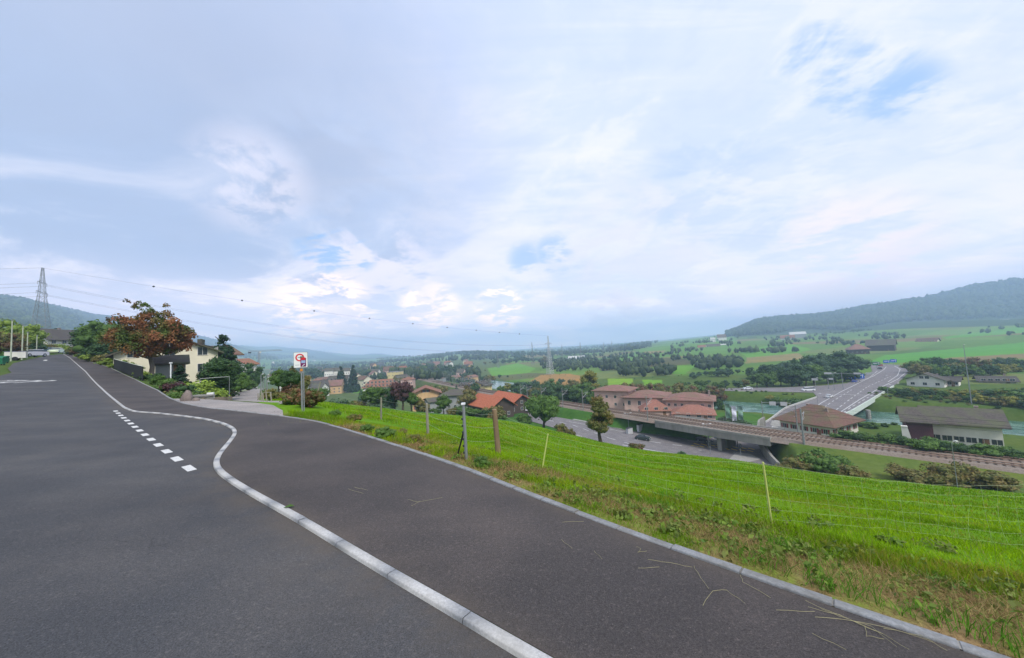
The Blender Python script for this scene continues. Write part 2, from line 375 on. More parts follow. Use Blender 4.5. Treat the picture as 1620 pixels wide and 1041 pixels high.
# carriageway outlines (from the photograph's ground plan)
def plv(px, py):
    x, y = pl(px, py, VZ)
    for _ in range(8): x, y = pl(px, py, VZ+3.2*(1-float(sm(12, 52, x))))
    return x, y
def roadv_z(x, y): return VZ+3.2*(1-sm(12, 52, np.asarray(x, float)))
ROADV = [plv(*p) for p in [(835, 653), (860, 657), (905, 664), (965, 676), (1010, 684), (1040, 688), (1075, 692), (1100, 697), (1125, 692), (1165, 684), (1205, 672), (1222, 664), (1246, 664), (1238, 672), (1222, 682), (1207, 693), (1205, 703), (1212, 718), (1226, 733), (1240, 745), (1190, 748), (1120, 737), (1060, 724), (1000, 715), (960, 704), (900, 684), (860, 672), (835, 665)]]
ROADB = [pl(1205, 671, VZ), pl(1246, 645, SZR), pl(1293, 629, SZR), pl(1287, 621, SZR), pl(1180, 618.5, SZR), pl(1135, 618, SZR), pl(1135, 614.5, SZR), pl(1180, 613.5, SZR), pl(1240, 613, SZR), pl(1314, 609, SZR), pl(1340, 606, SZR), pl(1367, 595, SZR), pl(1380, 587, SZR), pl(1376, 577, SZR), pl(1404, 576, SZR), pl(1432, 578, SZR), pl(1439, 588, SZR), pl(1420, 606, SZR), pl(1393, 624, SZR), pl(1348, 651, SZR), pl(1290, 676, -29), pl(1246, 680, -29.6)]
BR_A = np.array([89., 119.]); BR_D = np.array([.82, .57])
def roadb_z(x, y):
    s = (x-BR_A[0])*BR_D[0] + (y-BR_A[1])*BR_D[1]
    return VZ + (SZR-VZ)*sm(-2, 24, s)
RIVER = [(-120, 560), (-50, 400), (14, 285), (58, 221), (107, 157), (151, 104), (190, 61), (254, -14)]
WZ = -33.0
ROADP = None
YARD = [(-24, 160), (-14, 170), (2, 162), (9, 149), (6, 140), (-4, 128), (-16, 136)]
APRON = [hitP(*q) for q in [(286, 636.5), (325, 643.5), (370, 648), (450, 657.5)]]+[(-9.2, 13.7), (-10.8, 15.4), (-12.5, 16.9), (-15.5, 18.2), (-17.8, 18.9), (-19.6, 18.8)]
def H(x, y, feat=True):
    x = np.asarray(x, float); y = np.asarray(y, float); shp = x.shape; x = x.ravel(); y = y.ravel()
    th = np.degrees(np.arctan2(x, y)); r = np.hypot(x, y)
    fi = (th+180)/.5; i0 = np.clip(fi.astype(int), 0, len(TH)-2); f = fi-i0
    e = ER[i0]*(1-f)+ER[i0+1]*f
    p = P(x, y); k = np.maximum(r, 1e-6); ez = P(x*e/k, y*e/k)
    z = p.copy(); pr, pz = e+.25, ez
    for q in range(NS):
        cr = SR[q][i0]*(1-f)+SR[q][i0+1]*f; cr = np.maximum(cr, pr+.5); cz = SZ[q][i0]*(1-f)+SZ[q][i0+1]*f
        m = (r > pr); t = np.clip((r-pr)/(cr-pr), 0, 1)
        z = np.where(m, pz+(cz-pz)*t, z); pr, pz = cr, cz
    # gentle unevenness, none on the platform
    out = sm(0, 6, r-e)
    z = z + out*(.10*np.sin(x*.31+1.7*np.sin(y*.13))*np.sin(y*.27+x*.05) + .05*np.sin(x*1.1+y*.7)*np.sin(y*.9-x*.4))
    far = sm(300, 1500, r)
    z = z + far*(r/1500)**.5*(5*np.sin(x*.004+2)*np.sin(y*.005+x*.002)+3*np.sin(x*.011+y*.009))*np.where(r > 9000, 2., 1.)
    if feat:
        near = (r < 1200)
        X, Yy = x[near], y[near]; zn = z[near]
        d, lz = seg_dist(X, Yy, LANE); wgt = 1-sm(2.0, 5.5, d); zn = zn*(1-wgt)+(lz-.10)*wgt
        d, _ = seg_dist(X, Yy, RAIL); wgt = 1-sm(4.6, 13, d); zn = zn*(1-wgt)+np.where(d < 14, RZ-.5, zn)*wgt
        d, _ = seg_dist(X, Yy, RIVER); wgt = 1-sm(19, 25, d); zn = zn*(1-wgt)+(-36.5)*wgt
        wgt = 1-sm(1, 9, sdf(X, Yy, YARD)); zn = zn*(1-wgt)+(-26.3)*wgt
        s = sdf(X, Yy, ROADB); zb = roadb_z(X, Yy); dr, _ = seg_dist(X, Yy, RIVER)
        wgt = (1-sm(1, 8, s))*sm(21, 25, dr); zn = zn*(1-wgt)+(zb-.18)*wgt
        s = sdf(X, Yy, ROADV); wgt = 1-sm(.3, 3.0, s); zn = zn*(1-wgt)+(roadv_z(X, Yy)-.18)*wgt
        z[near] = zn
    if feat:
        nn_ = r < 40; wgt = 1-sm(.4, 2.2, sdf(x[nn_], y[nn_], APRON)); z[nn_] = z[nn_]*(1-wgt)+(p[nn_]-.12)*wgt
    if feat: z = z - .09*(r < e+.02)*(r < 160)
    return z.reshape(shp)
def Hs(x, y): return float(H(np.array([x]), np.array([y]))[0])
def hit(px, py, d0=1.5, d1=4000):        # where the sight line first meets the land
    r = ray(px, py); t = np.geomspace(d0, d1, 1500); g = H(r[0]*t, t); b = r[2]*t < g
    if not b.any(): return None
    i = int(np.argmax(b)); a, c = t[max(i-1, 0)], t[i]
    t2 = np.linspace(a, c, 30); b = r[2]*t2 < H(r[0]*t2, t2); q = t2[int(np.argmax(b))]
    return Vector((r[0]*q, q, r[2]*q))
def at(px, py, d):                       # ground point in the column of (px,py) at depth d
    r = ray(px, py); return Vector((r[0]*d, d, Hs(r[0]*d, d)))
# ================================================================ ground sheet
def proj_np(x, y, z):
    c = x*_F0[0]+y*_F0[1]+z*_F0[2]; c = np.where(np.abs(c) < 1e-6, 1e-6, c)
    return 810+FPX*(x*_RR[0]+y*_RR[1]+z*_RR[2])/c, 520.5-FPX*(x*_UU[0]+y*_UU[1]+z*_UU[2])/c, c
thg = np.concatenate([np.arange(-180, -72, 3.), np.arange(-72, 72, .2), np.arange(72, 180.01, 3.)]); thg[-1] = 180
rg = [.5]
while rg[-1] < 7300: rg.append(rg[-1]*(1.035 if rg[-1] < 30 else 1.0125))
rg = np.array(rg)
TT, RG = np.meshgrid(np.radians(thg), rg, indexing='ij')
X = RG*np.sin(TT); Y_ = RG*np.cos(TT); Z = H(X, Y_)
nth, nr = X.shape
idx = np.arange(nth*nr).reshape(nth, nr)
F = np.stack([idx[:-1, :-1], idx[:-1, 1:], idx[1:, 1:], idx[1:, :-1]], -1).reshape(-1, 4)[:, ::-1]
xs, ys, zs = X.ravel(), Y_.ravel(), Z.ravel()
px_, py_, dep = proj_np(xs, ys, zs); front = dep > 1
rr_ = np.hypot(xs, ys); e_ = np.interp(np.degrees(np.arctan2(xs, ys)), TH, ER)
edist, _ = seg_dist(xs, ys, EDGE)
out_ = rr_ > e_
# far land: a patchwork of fields
def fields(x, y):
    a = x*.9+y*.43; b = -x*.43+y*.9
    a = a+18*np.sin(b*.012); b = b+15*np.sin(a*.01)
    i = np.floor(a/150.).astype(int); j = np.floor(b/(90.+20*np.sin(i*1.7))).astype(int)
    return (np.abs(np.sin(i*12.9898+j*78.233)*43758.5453) % 1)
fv = fields(xs, ys)[:, None]
g0 = np.array([.13, .26, .007])
pal = np.where(fv < .4, [[.105, .20, .035]], np.where(fv < .6, [[.14, .24, .05]], np.where(fv < .78, [[.09, .16, .035]], np.where(fv < .9, [[.20, .17, .08]], [[.16, .20, .07]]))))
colr = np.where((rr_ > 330)[:, None], pal, g0)
vf_ = (rr_ > np.interp(np.degrees(np.arctan2(xs, ys)), TH, SR[0])+6) & (rr_ <= 330); colr[vf_] = [.085, .135, .03]
town = front & (px_ < 800) & (px_ > -100) & (rr_ > 130) & (rr_ < 1400)
colr[town] = [.10, .14, .055]
hillwood = (rr_ > 1500) & (px_ > 1120)
colr[hillwood] = [.04, .07, .03]
colr[(rr_ > 1000) & (px_ < 330)] = [.035, .065, .03]
far_ = (rr_ > 3500) & (px_ >= 330) & (px_ < 660)
colr[far_] = np.where((np.sin(xs*.004)*np.sin(ys*.0035+1) > .15)[:, None], [.13, .20, .06], [.04, .075, .035])[far_]
PATCH = [
 ([(771, 583), (819, 574.5), (848, 583), (836, 590), (778, 595)], (.13, .30, .04)),
 ([(776, 596), (836, 590), (880, 591), (850, 598), (800, 602)], (.12, .13, .06)),
 ([(840, 602), (856, 593), (900, 591), (925, 596), (925, 608), (880, 610), (845, 606)], (.34, .20, .08)),
 ([(959, 572), (1008, 555), (1055, 542), (1157, 528), (1170, 545), (1157, 559), (1053, 565), (981, 572)], (.12, .25, .05)),
 ([(1012, 561), (1020, 556), (1052, 554.5), (1050, 558)], (.26, .20, .09)),
 ([(945, 577), (1050, 566), (1085, 568), (1100, 576), (1040, 580), (950, 587)], (.10, .10, .05)),
 ([(1040, 580), (1103, 577), (1083, 592), (1043, 591)], (.13, .30, .03)),
 ([(962, 599), (1000, 599), (1004, 612), (962, 612)], (.20, .34, .03)),
 ([(1016, 601), (1047, 601), (1047, 615), (1022, 615)], (.16, .33, .03)),
 ([(1167, 556), (1241, 541.5), (1284, 552.5), (1264, 558.5), (1183, 566)], (.12, .29, .04)),
 ([(1180, 566), (1264, 558.5), (1275, 568), (1180, 575)], (.27, .21, .10)),
 ([(1244, 542), (1421, 536), (1620, 525), (1620, 529), (1421, 541), (1250, 545)], (.20, .16, .09)),
 ([(1373, 573), (1400, 562), (1453, 557), (1640, 540), (1640, 558), (1421, 574)], (.10, .30, .04)),
 ([(1430, 578), (1500, 566), (1640, 558), (1640, 566), (1500, 575)], (.22, .17, .10)),
 ([(1485, 534), (1640, 513), (1640, 525), (1500, 536)], (.11, .29, .04)),
 ([(1440, 596), (1640, 590), (1640, 607), (1500, 607)], (.17, .20, .07)),
 ([(558, 612), (577, 610), (578, 622), (559, 622)], (.11, .27, .03)),
 ([(690, 562), (720, 557), (745, 566), (700, 572)], (.16, .24, .09)),
]
for poly, c in PATCH:
    m = front & (rr_ > 125) & inpoly(px_, py_, poly); colr[m] = c
# scrub strip between the meadow and the track, and the embankments
m = front & (px_ > 1205) & (rr_ > SR[0][np.clip(((np.degrees(np.arctan2(xs, ys))+180)/.5).astype(int), 0, 720)]+1.0) & (rr_ < 135)
scrub = np.zeros(len(xs)); scrub[m] = 1
colr[m] = [.115, .16, .035]
m = front & (px_ <= 1205) & (px_ > 600) & (rr_ > 80) & (rr_ < 160); colr[m] = [.06, .15, .03]
dR, _ = seg_dist(xs, ys, RIVER); m = (dR < 20) & (rr_ < 900); colr[m] = [.08, .09, .05]
garden = front & ((-69*(ys-12)-93*(xs+9)) > 0) & out_ & (rr_ < 170); colr[garden] = [.085, .13, .03]
colr[(px_ < 330) & (~out_) & (rr_ < 170)] = [.085, .13, .03]
gr = front & (px_ > 250) & (px_ < 300) & (rr_ < 30) & out_; 
verge = np.clip(1-(edist-.1)/1.7, 0, 1)*((xs > -14)*1.)*(out_*1.)
meadow = (out_ & (rr_ < 140) & (scrub < .5) & (~garden)).astype(float)
vcol = colr
t = NT('land')
at_ = t.n('ShaderNodeAttribute', attribute_name='land'); vg = t.n('ShaderNodeAttribute', attribute_name='verge')
n1 = t.noise(.9, 8, .65); n2 = t.noise(.09, 6, .6); n3 = t.noise(14, 3, .7); n4 = t.noise(.012, 8, .65); n5 = t.noise(.25, 5, .6, sc=(1, .5, 1))
k = t.mix(t.mr(n1, .3, .7), at_.outputs['Color'], t.mix(1., at_.outputs['Color'], (.62, .72, .5), 'MULTIPLY'))
k = t.mix(t.mul(t.mr(n2, .4, .62), .55), k, t.mix(1., k, (1.45, 1.12, .7), 'MULTIPLY'))
k = t.mix(t.mul(t.mr(n5, .5, .68), .5), k, t.mix(1., k, (.6, .78, .7), 'MULTIPLY'))
k = t.mix(t.mul(t.mr(n4, .45, .6), .4), k, t.mix(1., k, (.7, .8, .8), 'MULTIPLY'))
k = t.mix(t.mr(n3, .35, .75, 0, .5), k, t.mix(1., k, (.6, .66, .6), 'MULTIPLY'))
vm = t.mul(vg.outputs['Fac'], t.mr(n1, .38, .6))
k = t.mix(t.mul(vm, 1., 'MULTIPLY'), k, (.25, .17, .085))
t.col(k); t.bump(n3, .5, .03); landmat = t.set(.95, 0, .1)
ground = np_mesh('ground', np.c_[xs, ys, zs], F, landmat, {'land': vcol, 'verge': verge}, smooth=True)
tag(ground, kind='structure')

# ================================================================ asphalt, kerbs, markings
def arclen(p): return np.r_[0, np.cumsum(np.linalg.norm(np.diff(p, axis=0), axis=1))]
def resample(pts, n=None, step=None, smooth=0):
    p = np.array(pts, float)[:, :2]; s = arclen(p)
    n = n or max(2, int(s[-1]/step)); q = np.linspace(0, s[-1], n); r = np.c_[np.interp(q, s, p[:, 0]), np.interp(q, s, p[:, 1])]
    if smooth:
        kk = np.exp(-.5*(np.arange(-3*smooth, 3*smooth+1)/smooth)**2); kk /= kk.sum()
        for a in (0, 1):
            c = np.convolve(np.pad(r[:, a], 3*smooth, mode='reflect', reflect_type='odd'), kk, 'valid'); r[:, a] = c
    return r
def offs(p, d):
    t = np.gradient(p, axis=0); t /= np.linalg.norm(t, axis=1)[:, None]; return p + np.c_[t[:, 1], -t[:, 0]]*d
def strip(A, B, zf, k=2):
    w = (np.linspace(0, 1, k) if isinstance(k, int) else np.array(k, float))[None, :, None]; k = w.shape[1]; G = A[:, None]*(1-w)+B[:, None]*w; z = zf(G[..., 0], G[..., 1])
    v = np.concatenate([G, z[..., None]], -1).reshape(-1, 3); n = len(A); i = np.arange(n*k).reshape(n, k)
    return v, np.stack([i[:-1, :-1], i[1:, :-1], i[1:, 1:], i[:-1, 1:]], -1).reshape(-1, 4)
def up(v, f):                              # make faces look upwards
    a = v[f[:, 1]]-v[f[:, 0]]; b = v[f[:, 2]]-v[f[:, 0]]; n = a[:, 0]*b[:, 1]-a[:, 1]*b[:, 0]
    f = f.copy(); f[n < 0] = f[n < 0][:, ::-1]; return f
def asphalt(name, base, warm, lift=1.):
    t = NT(name); a = t.noise(130, 3, .8); b = t.noise(42, 4, .75); c = t.noise(.7, 6, .6); d = t.noise(.22, 4, .6, sc=(1, 1, 1), dist=1.2)
    k = t.mix(t.mr(a, .32, .68), tuple(x*.45 for x in base), tuple(x*1.75 for x in base))
    k = t.mix(t.mr(b, .55, .72, 0, .6), k, tuple(x*2.3 for x in warm))
    k = t.mix(t.mr(b, .28, .42, .55, 0), k, tuple(x*.35 for x in base))
    k = t.mix(t.mr(c, .42, .62, 0, .5), k, t.mix(1., k, tuple(1.25*w/b_ for w, b_ in zip(warm, base)), 'MULTIPLY'))
    k = t.mix(t.mr(d, .5, .62, 0, .35), k, t.mix(1., k, (.72, .72, .74), 'MULTIPLY'))
    st = t.noise(.55, 4, .6, sc=(.16, 1.1, 1) if name != 'valley_asphalt' else (1, 1, 1)); 
    mp_ = st.node.inputs[0].links[0].from_node; mp_.inputs['Rotation'].default_value = (0, 0, .63)
    k = t.mix(t.mr(st, .50, .66, 0, .45), k, t.mix(1., k, (1.38, 1.34, 1.28), 'MULTIPLY')); k = t.mix(t.mr(st, .30, .42, .35, 0), k, t.mix(1., k, (.74, .74, .76), 'MULTIPLY'))
    vo = t.n('ShaderNodeTexVoronoi'); vo.inputs['Scale'].default_value = 26; tcn = t.n('ShaderNodeTexCoord'); t.l(tcn.outputs['Object'], vo.inputs[0])
    k = t.mix(t.mr(vo.outputs['Distance'], .05, .09, .7, 0), k, tuple(x*3.2 for x in warm))
    da = t.n('ShaderNodeAttribute', attribute_name='dirt'); dn = t.noise(1.9, 6, .7); k = t.mix(t.mul(t.mul(da.outputs['Fac'], t.mr(dn, .35, .6)), .5), k, (.105, .085, .065))
    e1 = t.noise(.33, 3, .5); k = t.mix(t.mr(e1, .56, .60, 0, .16), k, t.mix(1., k, (.55, .55, .57), 'MULTIPLY'))
    cv = t.n('ShaderNodeTexVoronoi', feature='DISTANCE_TO_EDGE'); cv.inputs['Scale'].default_value = .33; cm = t.n('ShaderNodeMapping'); ct_ = t.n('ShaderNodeTexCoord'); wn = t.n('ShaderNodeTexNoise'); wn.inputs['Scale'].default_value = 1.2; wn.inputs['Detail'].default_value = 6
    t.l(ct_.outputs['Object'], wn.inputs[0]); vm_ = t.n('ShaderNodeVectorMath', operation='SCALE'); t.l(wn.outputs['Color'], vm_.inputs[0]); vm_.inputs['Scale'].default_value = 1.6; va_ = t.n('ShaderNodeVectorMath', operation='ADD'); t.l(ct_.outputs['Object'], va_.inputs[0]); t.l(vm_.outputs[0], va_.inputs[1]); t.l(va_.outputs[0], cv.inputs[0])
    k = t.mix(t.mul(t.mr(cv.outputs['Distance'], .0015, .004, .3, 0), t.mr(e1, .50, .56)), k, tuple(x*.3 for x in base))
    t.col(k); t.bump(a, .55, .004)
    return t.set(.88, 0, .25)
m_road = asphalt('road_asphalt', (.048, .050, .055), (.060, .058, .058)); m_path = asphalt('path_asphalt', (.045, .041, .041), (.060, .051, .048))
KB = [(60, -41), (24, -15.3), (8, -3.9), (3, -.22)] + KERB + [(-112, 85), (-128, 97), (-170, 128)]
KB = resample(KB, step=.12, smooth=3); KB = offs(KB, -.012)
LF = np.array([(56, -50), (14, -20.5), (4, -8.2), (-4.2, -3.2), (-19.6, 8.4), (-33.2, 18.7), (-53.5, 36.4), (-61.5, 41.5), (-74, 50.5), (-86, 60.5), (-104, 76), (-120, 91), (-163, 124)])
LFr = resample(LF, n=len(KB))
KR = [0, .01, .04, .15, .35, .55, .75, .88, .94, .97, .985, 1]; v, f = strip(LFr, KB, lambda x, y: P(x, y), KR); dirt = np.tile([1, .6, .2, 0, 0, 0, 0, .1, .35, .7, 1, 1.], len(KB))
tag(np_mesh('road', v, up(v, f), m_road, {'dirt': dirt}), kind='structure')
# the footpath between the kerb and the edging
ED = resample([(60, -46.4), (20, -13.7), (8, -2.9), (4.6, -.12), (3.3, 1.05)] [::1] and [(60, -52), (20, -14.8), (9, -4.3), (5, -.5), (3.2, 1.15)] + EDGE[::-1] + [(-107, 83), (-120, 93.5), (-140, 109)], step=.12, smooth=3)
ED = offs(ED, -.055)
KW = .085
KBi = offs(KB, KW)
KBi2 = resample(KBi, n=1500)
def closest_par(A, B):                     # pair the points of A with B by normalised position along a common direction
    pa = A@np.array([-.8, .6]); pb = B@np.array([-.8, .6]); o = np.argsort(pb)
    return np.c_[np.interp(pa, pb[o], B[o, 0]), np.interp(pa, pb[o], B[o, 1])]
def m_(x, y): return P(x, y)+.03
EDc = closest_par(KBi2, ED)
KF = [0, .03, .08, .2, .4, .6, .8, .92, .97, 1]; v, f = strip(KBi2, EDc, m_, KF); dirt = np.tile([.9, .5, .2, 0, 0, 0, .1, .4, .8, 1.], len(KBi2))
tag(np_mesh('footpath', v, up(v, f), m_path, {'dirt': dirt}), kind='structure')
t = NT('granite'); a = t.noise(60, 4, .8); b = t.noise(3, 4, .6); k = t.mix(t.mr(a, .3, .7), (.32, .32, .315), (.56, .555, .54)); k = t.mix(t.mr(b, .4, .65, 0, .45), k, (.27, .26, .23)); t.col(k); t.bump(a, .4, .004); m_gran = t.set(.8)
t = NT('edging'); a = t.noise(50, 4, .8); b = t.noise(4, 5, .7); k = t.mix(t.mr(a, .3, .7), (.34, .335, .32), (.58, .57, .54)); k = t.mix(t.mr(b, .42, .62, 0, .5), k, (.22, .19, .14)); t.col(k); t.bump(a, .4, .004); m_edg = t.set(.85)
def stones(name, line, width, z0, z1, length, mt, gap=.008, s0=None, s1=None, jit=.003):
    s = arclen(line); vs = []; fs = []; q = 0 if s0 is None else s0; end = s[-1] if s1 is None else s1
    ol = offs(line, width)
    while q+length < end:
        ii = np.linspace(q+gap/2, q+length-gap/2, 4 if length > .5 else 2)
        A = np.c_[np.interp(ii, s, line[:, 0]), np.interp(ii, s, line[:, 1])]; B = np.c_[np.interp(ii, s, ol[:, 0]), np.interp(ii, s, ol[:, 1])]
        j = (rng.random()-.5)*2*jit; n = len(ii); b0 = len(vs); c = .008
        for i in range(n):
            za, zb = P(*A[i]), P(*B[i]); dd = (B[i]-A[i])/width
            e0 = A[i]+dd*c; e1 = B[i]-dd*c
            vs += [(*A[i], za+z0), (*A[i], za+z1+j-c), (*e0, za+z1+j), (*e1, zb+z1+j), (*B[i], zb+z1+j-c), (*B[i], zb+z0)]
        for i in range(n-1):
            for w_ in range(5): fs.append((b0+6*i+w_, b0+6*i+w_+1, b0+6*i+7+w_, b0+6*i+6+w_))
        for i in (0, n-1):
            r_ = [b0+6*i+w_ for w_ in range(6)]; fs.append((r_[0], r_[1], r_[4], r_[5])); fs.append((r_[1], r_[2], r_[3], r_[4]))
        q += length
    v, f = np.array(vs), np.array(fs); o = np_mesh(name, v, f, mt); tag(o, kind='structure'); return o
sK = arclen(KB)
def s_at(line, x, y):
    s = arclen(line); return s[int(np.argmin(np.hypot(line[:, 0]-x, line[:, 1]-y)))]
stones('kerb', KB, KW, -.12, .035, .8, m_gran, s0=s_at(KB, 8, -3.9), gap=.005)
tn = MB()                                   # grey mortar bed under the kerb joints
bedv, bedf = strip(offs(KB, .004), offs(KB, KW-.004), lambda x, y: P(x, y)+.024, 2); tag(np_mesh('kerb_bed', bedv, up(bedv, bedf), mat('mortar', (.27, .265, .25), .95)), kind='structure')
EDf = ED
stones('path_edging', EDf, .09, -.12, .042, .5, m_edg, s0=s_at(ED, 6, -1.5), jit=.006, gap=.012)
ebv, ebf = strip(offs(EDf, .004), offs(EDf, .086), lambda x, y: P(x, y)+.034, 2); tag(np_mesh('edging_bed', ebv, up(ebv, ebf), MATS['mortar']), kind='structure')
# the lane that branches off downhill, with its flared mouth
m_lane = asphalt('lane_asphalt', (.215, .20, .19), (.23, .205, .19))
lc = resample(LANE, step=.4, smooth=4); sl_ = arclen(lc); hwid = np.interp(sl_, [0, 2.5, 6, 12, 200], [2.8, 2.6, 2.1, 1.65, 1.6])
tl = np.gradient(lc, axis=0); tl /= np.linalg.norm(tl, axis=1)[:, None]; nl = np.c_[tl[:, 1], -tl[:, 0]]
lz_ = np.interp(sl_, arclen(np.array([p[:2] for p in LANE])), [p[2] for p in LANE]); kk_ = np.linspace(-1, 1, 7)
lv = np.concatenate([np.c_[lc+nl*(hwid*q)[:, None], lz_+.0] for q in kk_]).reshape(7, -1, 3).transpose(1, 0, 2).reshape(-1, 3); ii_ = np.arange(len(lc)*7).reshape(-1, 7)
lf4 = np.stack([ii_[:-1, :-1], ii_[1:, :-1], ii_[1:, 1:], ii_[:-1, 1:]], -1).reshape(-1, 4)
tag(np_mesh('lane', lv, up(lv, lf4), m_lane), kind='structure')
# apron between the path edging and the lane
apo = [hitP(*p) for p in [(290, 637.5), (325, 644.5), (370, 649), (448, 658.5)]]; apo = resample(apo, n=30); ap2 = np.array([(-19.5, 18.6), (-17.8, 18.8), (-15.5, 18.0), (-12.5, 16.6), (-11.0, 15.6), (-9.2, 13.6)]); ap2 = resample(ap2, n=30)
v, f = strip(apo, ap2, lambda x, y: P(x, y)-.015, 6); tag(np_mesh('lane_apron', v, up(v, f), m_lane), kind='structure')
# painted marks on the road: the give-way dashes across the mouth and the word STOP
m_paint = NT('road_paint'); a = m_paint.noise(45, 4, .8); b = m_paint.noise(5, 4, .6)
m_paint.col(m_paint.mix(m_paint.mul(m_paint.mr(a, .50, .70), m_paint.mr(b, .3, .6)), (.58, .58, .56), (.16, .16, .16))); m_paint = m_paint.set(.7)
mk = MB()
A0, A1 = np.array(hitP(299, 741)), np.array(hitP(183, 650.5)); sp_ = np.linalg.norm(A0-np.array(hitP(281, 727))); dv_ = (A1-A0)/np.linalg.norm(A1-A0); nn_ = 13
CQ = [np.array(hitP(*q)) for q in ((287, 738.6), (301.3, 735.2), (312.2, 742.3), (297.2, 746.1))]; CC_ = sum(CQ)/4
for i in range(nn_+1):
    c0 = A0+dv_*np.linalg.norm(A1-A0)*i/nn_; d_ = np.array([.80, -.60]); nrm = np.array([.60, .80])
    q = [c0+(k_-CC_) for k_ in CQ]
    mk.add([(p[0], p[1], P(p[0], p[1])+.004) for p in q], [(3, 2, 1, 0)])
# far centre dash
c0 = np.array(hitP(72, 570)); 
for c0, L_, W_ in ((c0, 2.0, .18),):
    d_ = np.array([-.78, .62]); nrm = np.array([.62, .78]); q = [c0-d_*L_-nrm*W_, c0+d_*L_-nrm*W_, c0+d_*L_+nrm*W_, c0-d_*L_+nrm*W_]
    mk.add([(p[0], p[1], P(p[0], p[1])+.004) for p in q], [(0, 1, 2, 3)])
tag(mk.build('road_markings', m_paint), kind='structure')
# the word painted across the oncoming lane
cu = bpy.data.curves.new('stop_word', 'FONT'); cu.body = 'STOP'; cu.size = 1.0; cu.align_x = 'RIGHT'; ob = bpy.data.objects.new('stop_word', cu); C.objects.link(ob)
dg = bpy.context.evaluated_depsgraph_get(); me = bpy.data.meshes.new_from_object(ob.evaluated_get(dg)); bpy.data.objects.remove(ob)
c0 = np.array(hitP(38, 606)); bx = np.array([.965, .26]); by = np.array([-.26, .965])*1.0
co = np.array([q.co[:] for q in me.vertices]); XY = c0+co[:, :1]*bx*1.5+co[:, 1:2]*by*4.2
for q, p in zip(me.vertices, XY): q.co = (p[0], p[1], float(P(p[0], p[1]))+.005)
me.materials.clear(); me.materials.append(m_paint); ob = bpy.data.objects.new('road_lettering', me); C.objects.link(ob); tag(ob, kind='structure')
# ================================================================ valley: water, roads, railway, bridges
t = NT('river_water'); a = t.noise(.35, 5, .6, sc=(1, 1, 1)); b = t.noise(1.6, 3, .6)
k = t.mix(t.mr(a, .4, .62), (.05, .13, .11), (.15, .25, .22)); k = t.mix(t.mr(b, .58, .72, 0, .5), k, (.35, .42, .40)); t.col(k); t.bump(t.mix(.5, a, b), .5, .25); m_water = t.set(.18, 0, .5)
rv = resample(RIVER, step=4, smooth=4)
v, f = strip(offs(rv, -26), offs(rv, 26), lambda x, y: np.full(x.shape, WZ), 6); o = np_mesh('river', v, up(v, f), m_water); tag(o, kind='structure')
m_vroad = asphalt('valley_asphalt', (.135, .125, .128), (.14, .13, .127))
m_bridge = mat('bridge_concrete', (.30, .29, .26), .9, var=.3, scale=.8, bump=.2)
m_conc = mat('concrete', (.27, .26, .235), .9, var=.4, scale=.5, sc=(1, 1, .25), bump=.2)
m_white = mat('white_line', (.46, .46, .45), .7, var=.15)
m_yellow = mat('yellow_line', (.75, .52, .05), .7, var=.15)
def flat_poly(name, poly, zf, m, kind='structure'):
    import bmesh
    bm = bmesh.new(); vs = [bm.verts.new((p[0], p[1], 0)) for p in poly]; fc = bm.faces.new(vs)
    bmesh.ops.triangulate(bm, faces=[fc])
    for _ in range(3): bmesh.ops.subdivide_edges(bm, edges=[e for e in bm.edges if e.calc_length() > 6], cuts=1)
    bmesh.ops.triangulate(bm, faces=bm.faces[:])
    for q in bm.verts: q.co.z = float(zf(q.co.x, q.co.y))
    for q in bm.faces:
        q.normal_update()
        if q.normal.z < 0: q.normal_flip()
    me = bpy.data.meshes.new(name); bm.to_mesh(me); bm.free(); me.materials.append(m)
    o = bpy.data.objects.new(name, me); C.objects.link(o)
    return tag(o, kind=kind)
flat_poly('valley_road', ROADV, lambda x, y: roadv_z(x, y), m_vroad)
flat_poly('bridge_road', ROADB, lambda x, y: roadb_z(x, y)+.004, m_vroad)
vm = MB()
def zv(x, y):
    return float(roadb_z(x, y))+.012 if inpoly(np.array([x]), np.array([y]), ROADB)[0] and (x-BR_A[0])*BR_D[0]+(y-BR_A[1])*BR_D[1] > -2 else float(roadv_z(x, y))+.012
def line(pts, w, zc, m=0, dash=None, mb=None):
    mb = mb or vm; p = np.array([(plv(a, b) if zc == VZ else pl(a, b, zc)) for a, b in pts]); s = arclen(p); n = int(s[-1]/1.5)+2
    q = np.linspace(0, s[-1], n); r = np.c_[np.interp(q, s, p[:, 0]), np.interp(q, s, p[:, 1])]; l_, r_ = offs(r, -w/2), offs(r, w/2)
    for i in range(n-1):
        if dash and (int(q[i]/dash) % 2): continue
        mb.add([(*l_[i], zv(*l_[i])), (*r_[i], zv(*r_[i])), (*r_[i+1], zv(*r_[i+1])), (*l_[i+1], zv(*l_[i+1]))], [(0, 1, 2, 3)], m)
line([(862, 664), (905, 672), (960, 692), (1010, 706)], .35, VZ, dash=3)
line([(900, 667), (965, 679), (1010, 687.5), (1045, 692)], .3, VZ)
line([(985, 704), (1040, 714), (1100, 722)], .5, VZ)
line([(1020, 697), (1060, 703), (1090, 706)], .4, VZ, dash=3)
line([(1105, 712), (1160, 716), (1195, 724)], .35, VZ)
line([(1225, 673), (1208, 686), (1196, 697)], .4, VZ, dash=3)
for i in range(8):                                    # yellow zebra bars
    x0 = 1096+i*12.5; line([(x0, 701+i*1.1), (x0+10, 703.6+i*1.1)], .55, VZ, 1)
    line([(x0-2, 704.5+i*1.1), (x0+8, 707+i*1.1)], .55, VZ, 1)
line([(1250, 672), (1300, 637), (1330, 620), (1375, 598), (1388, 587)], .3, SZR)
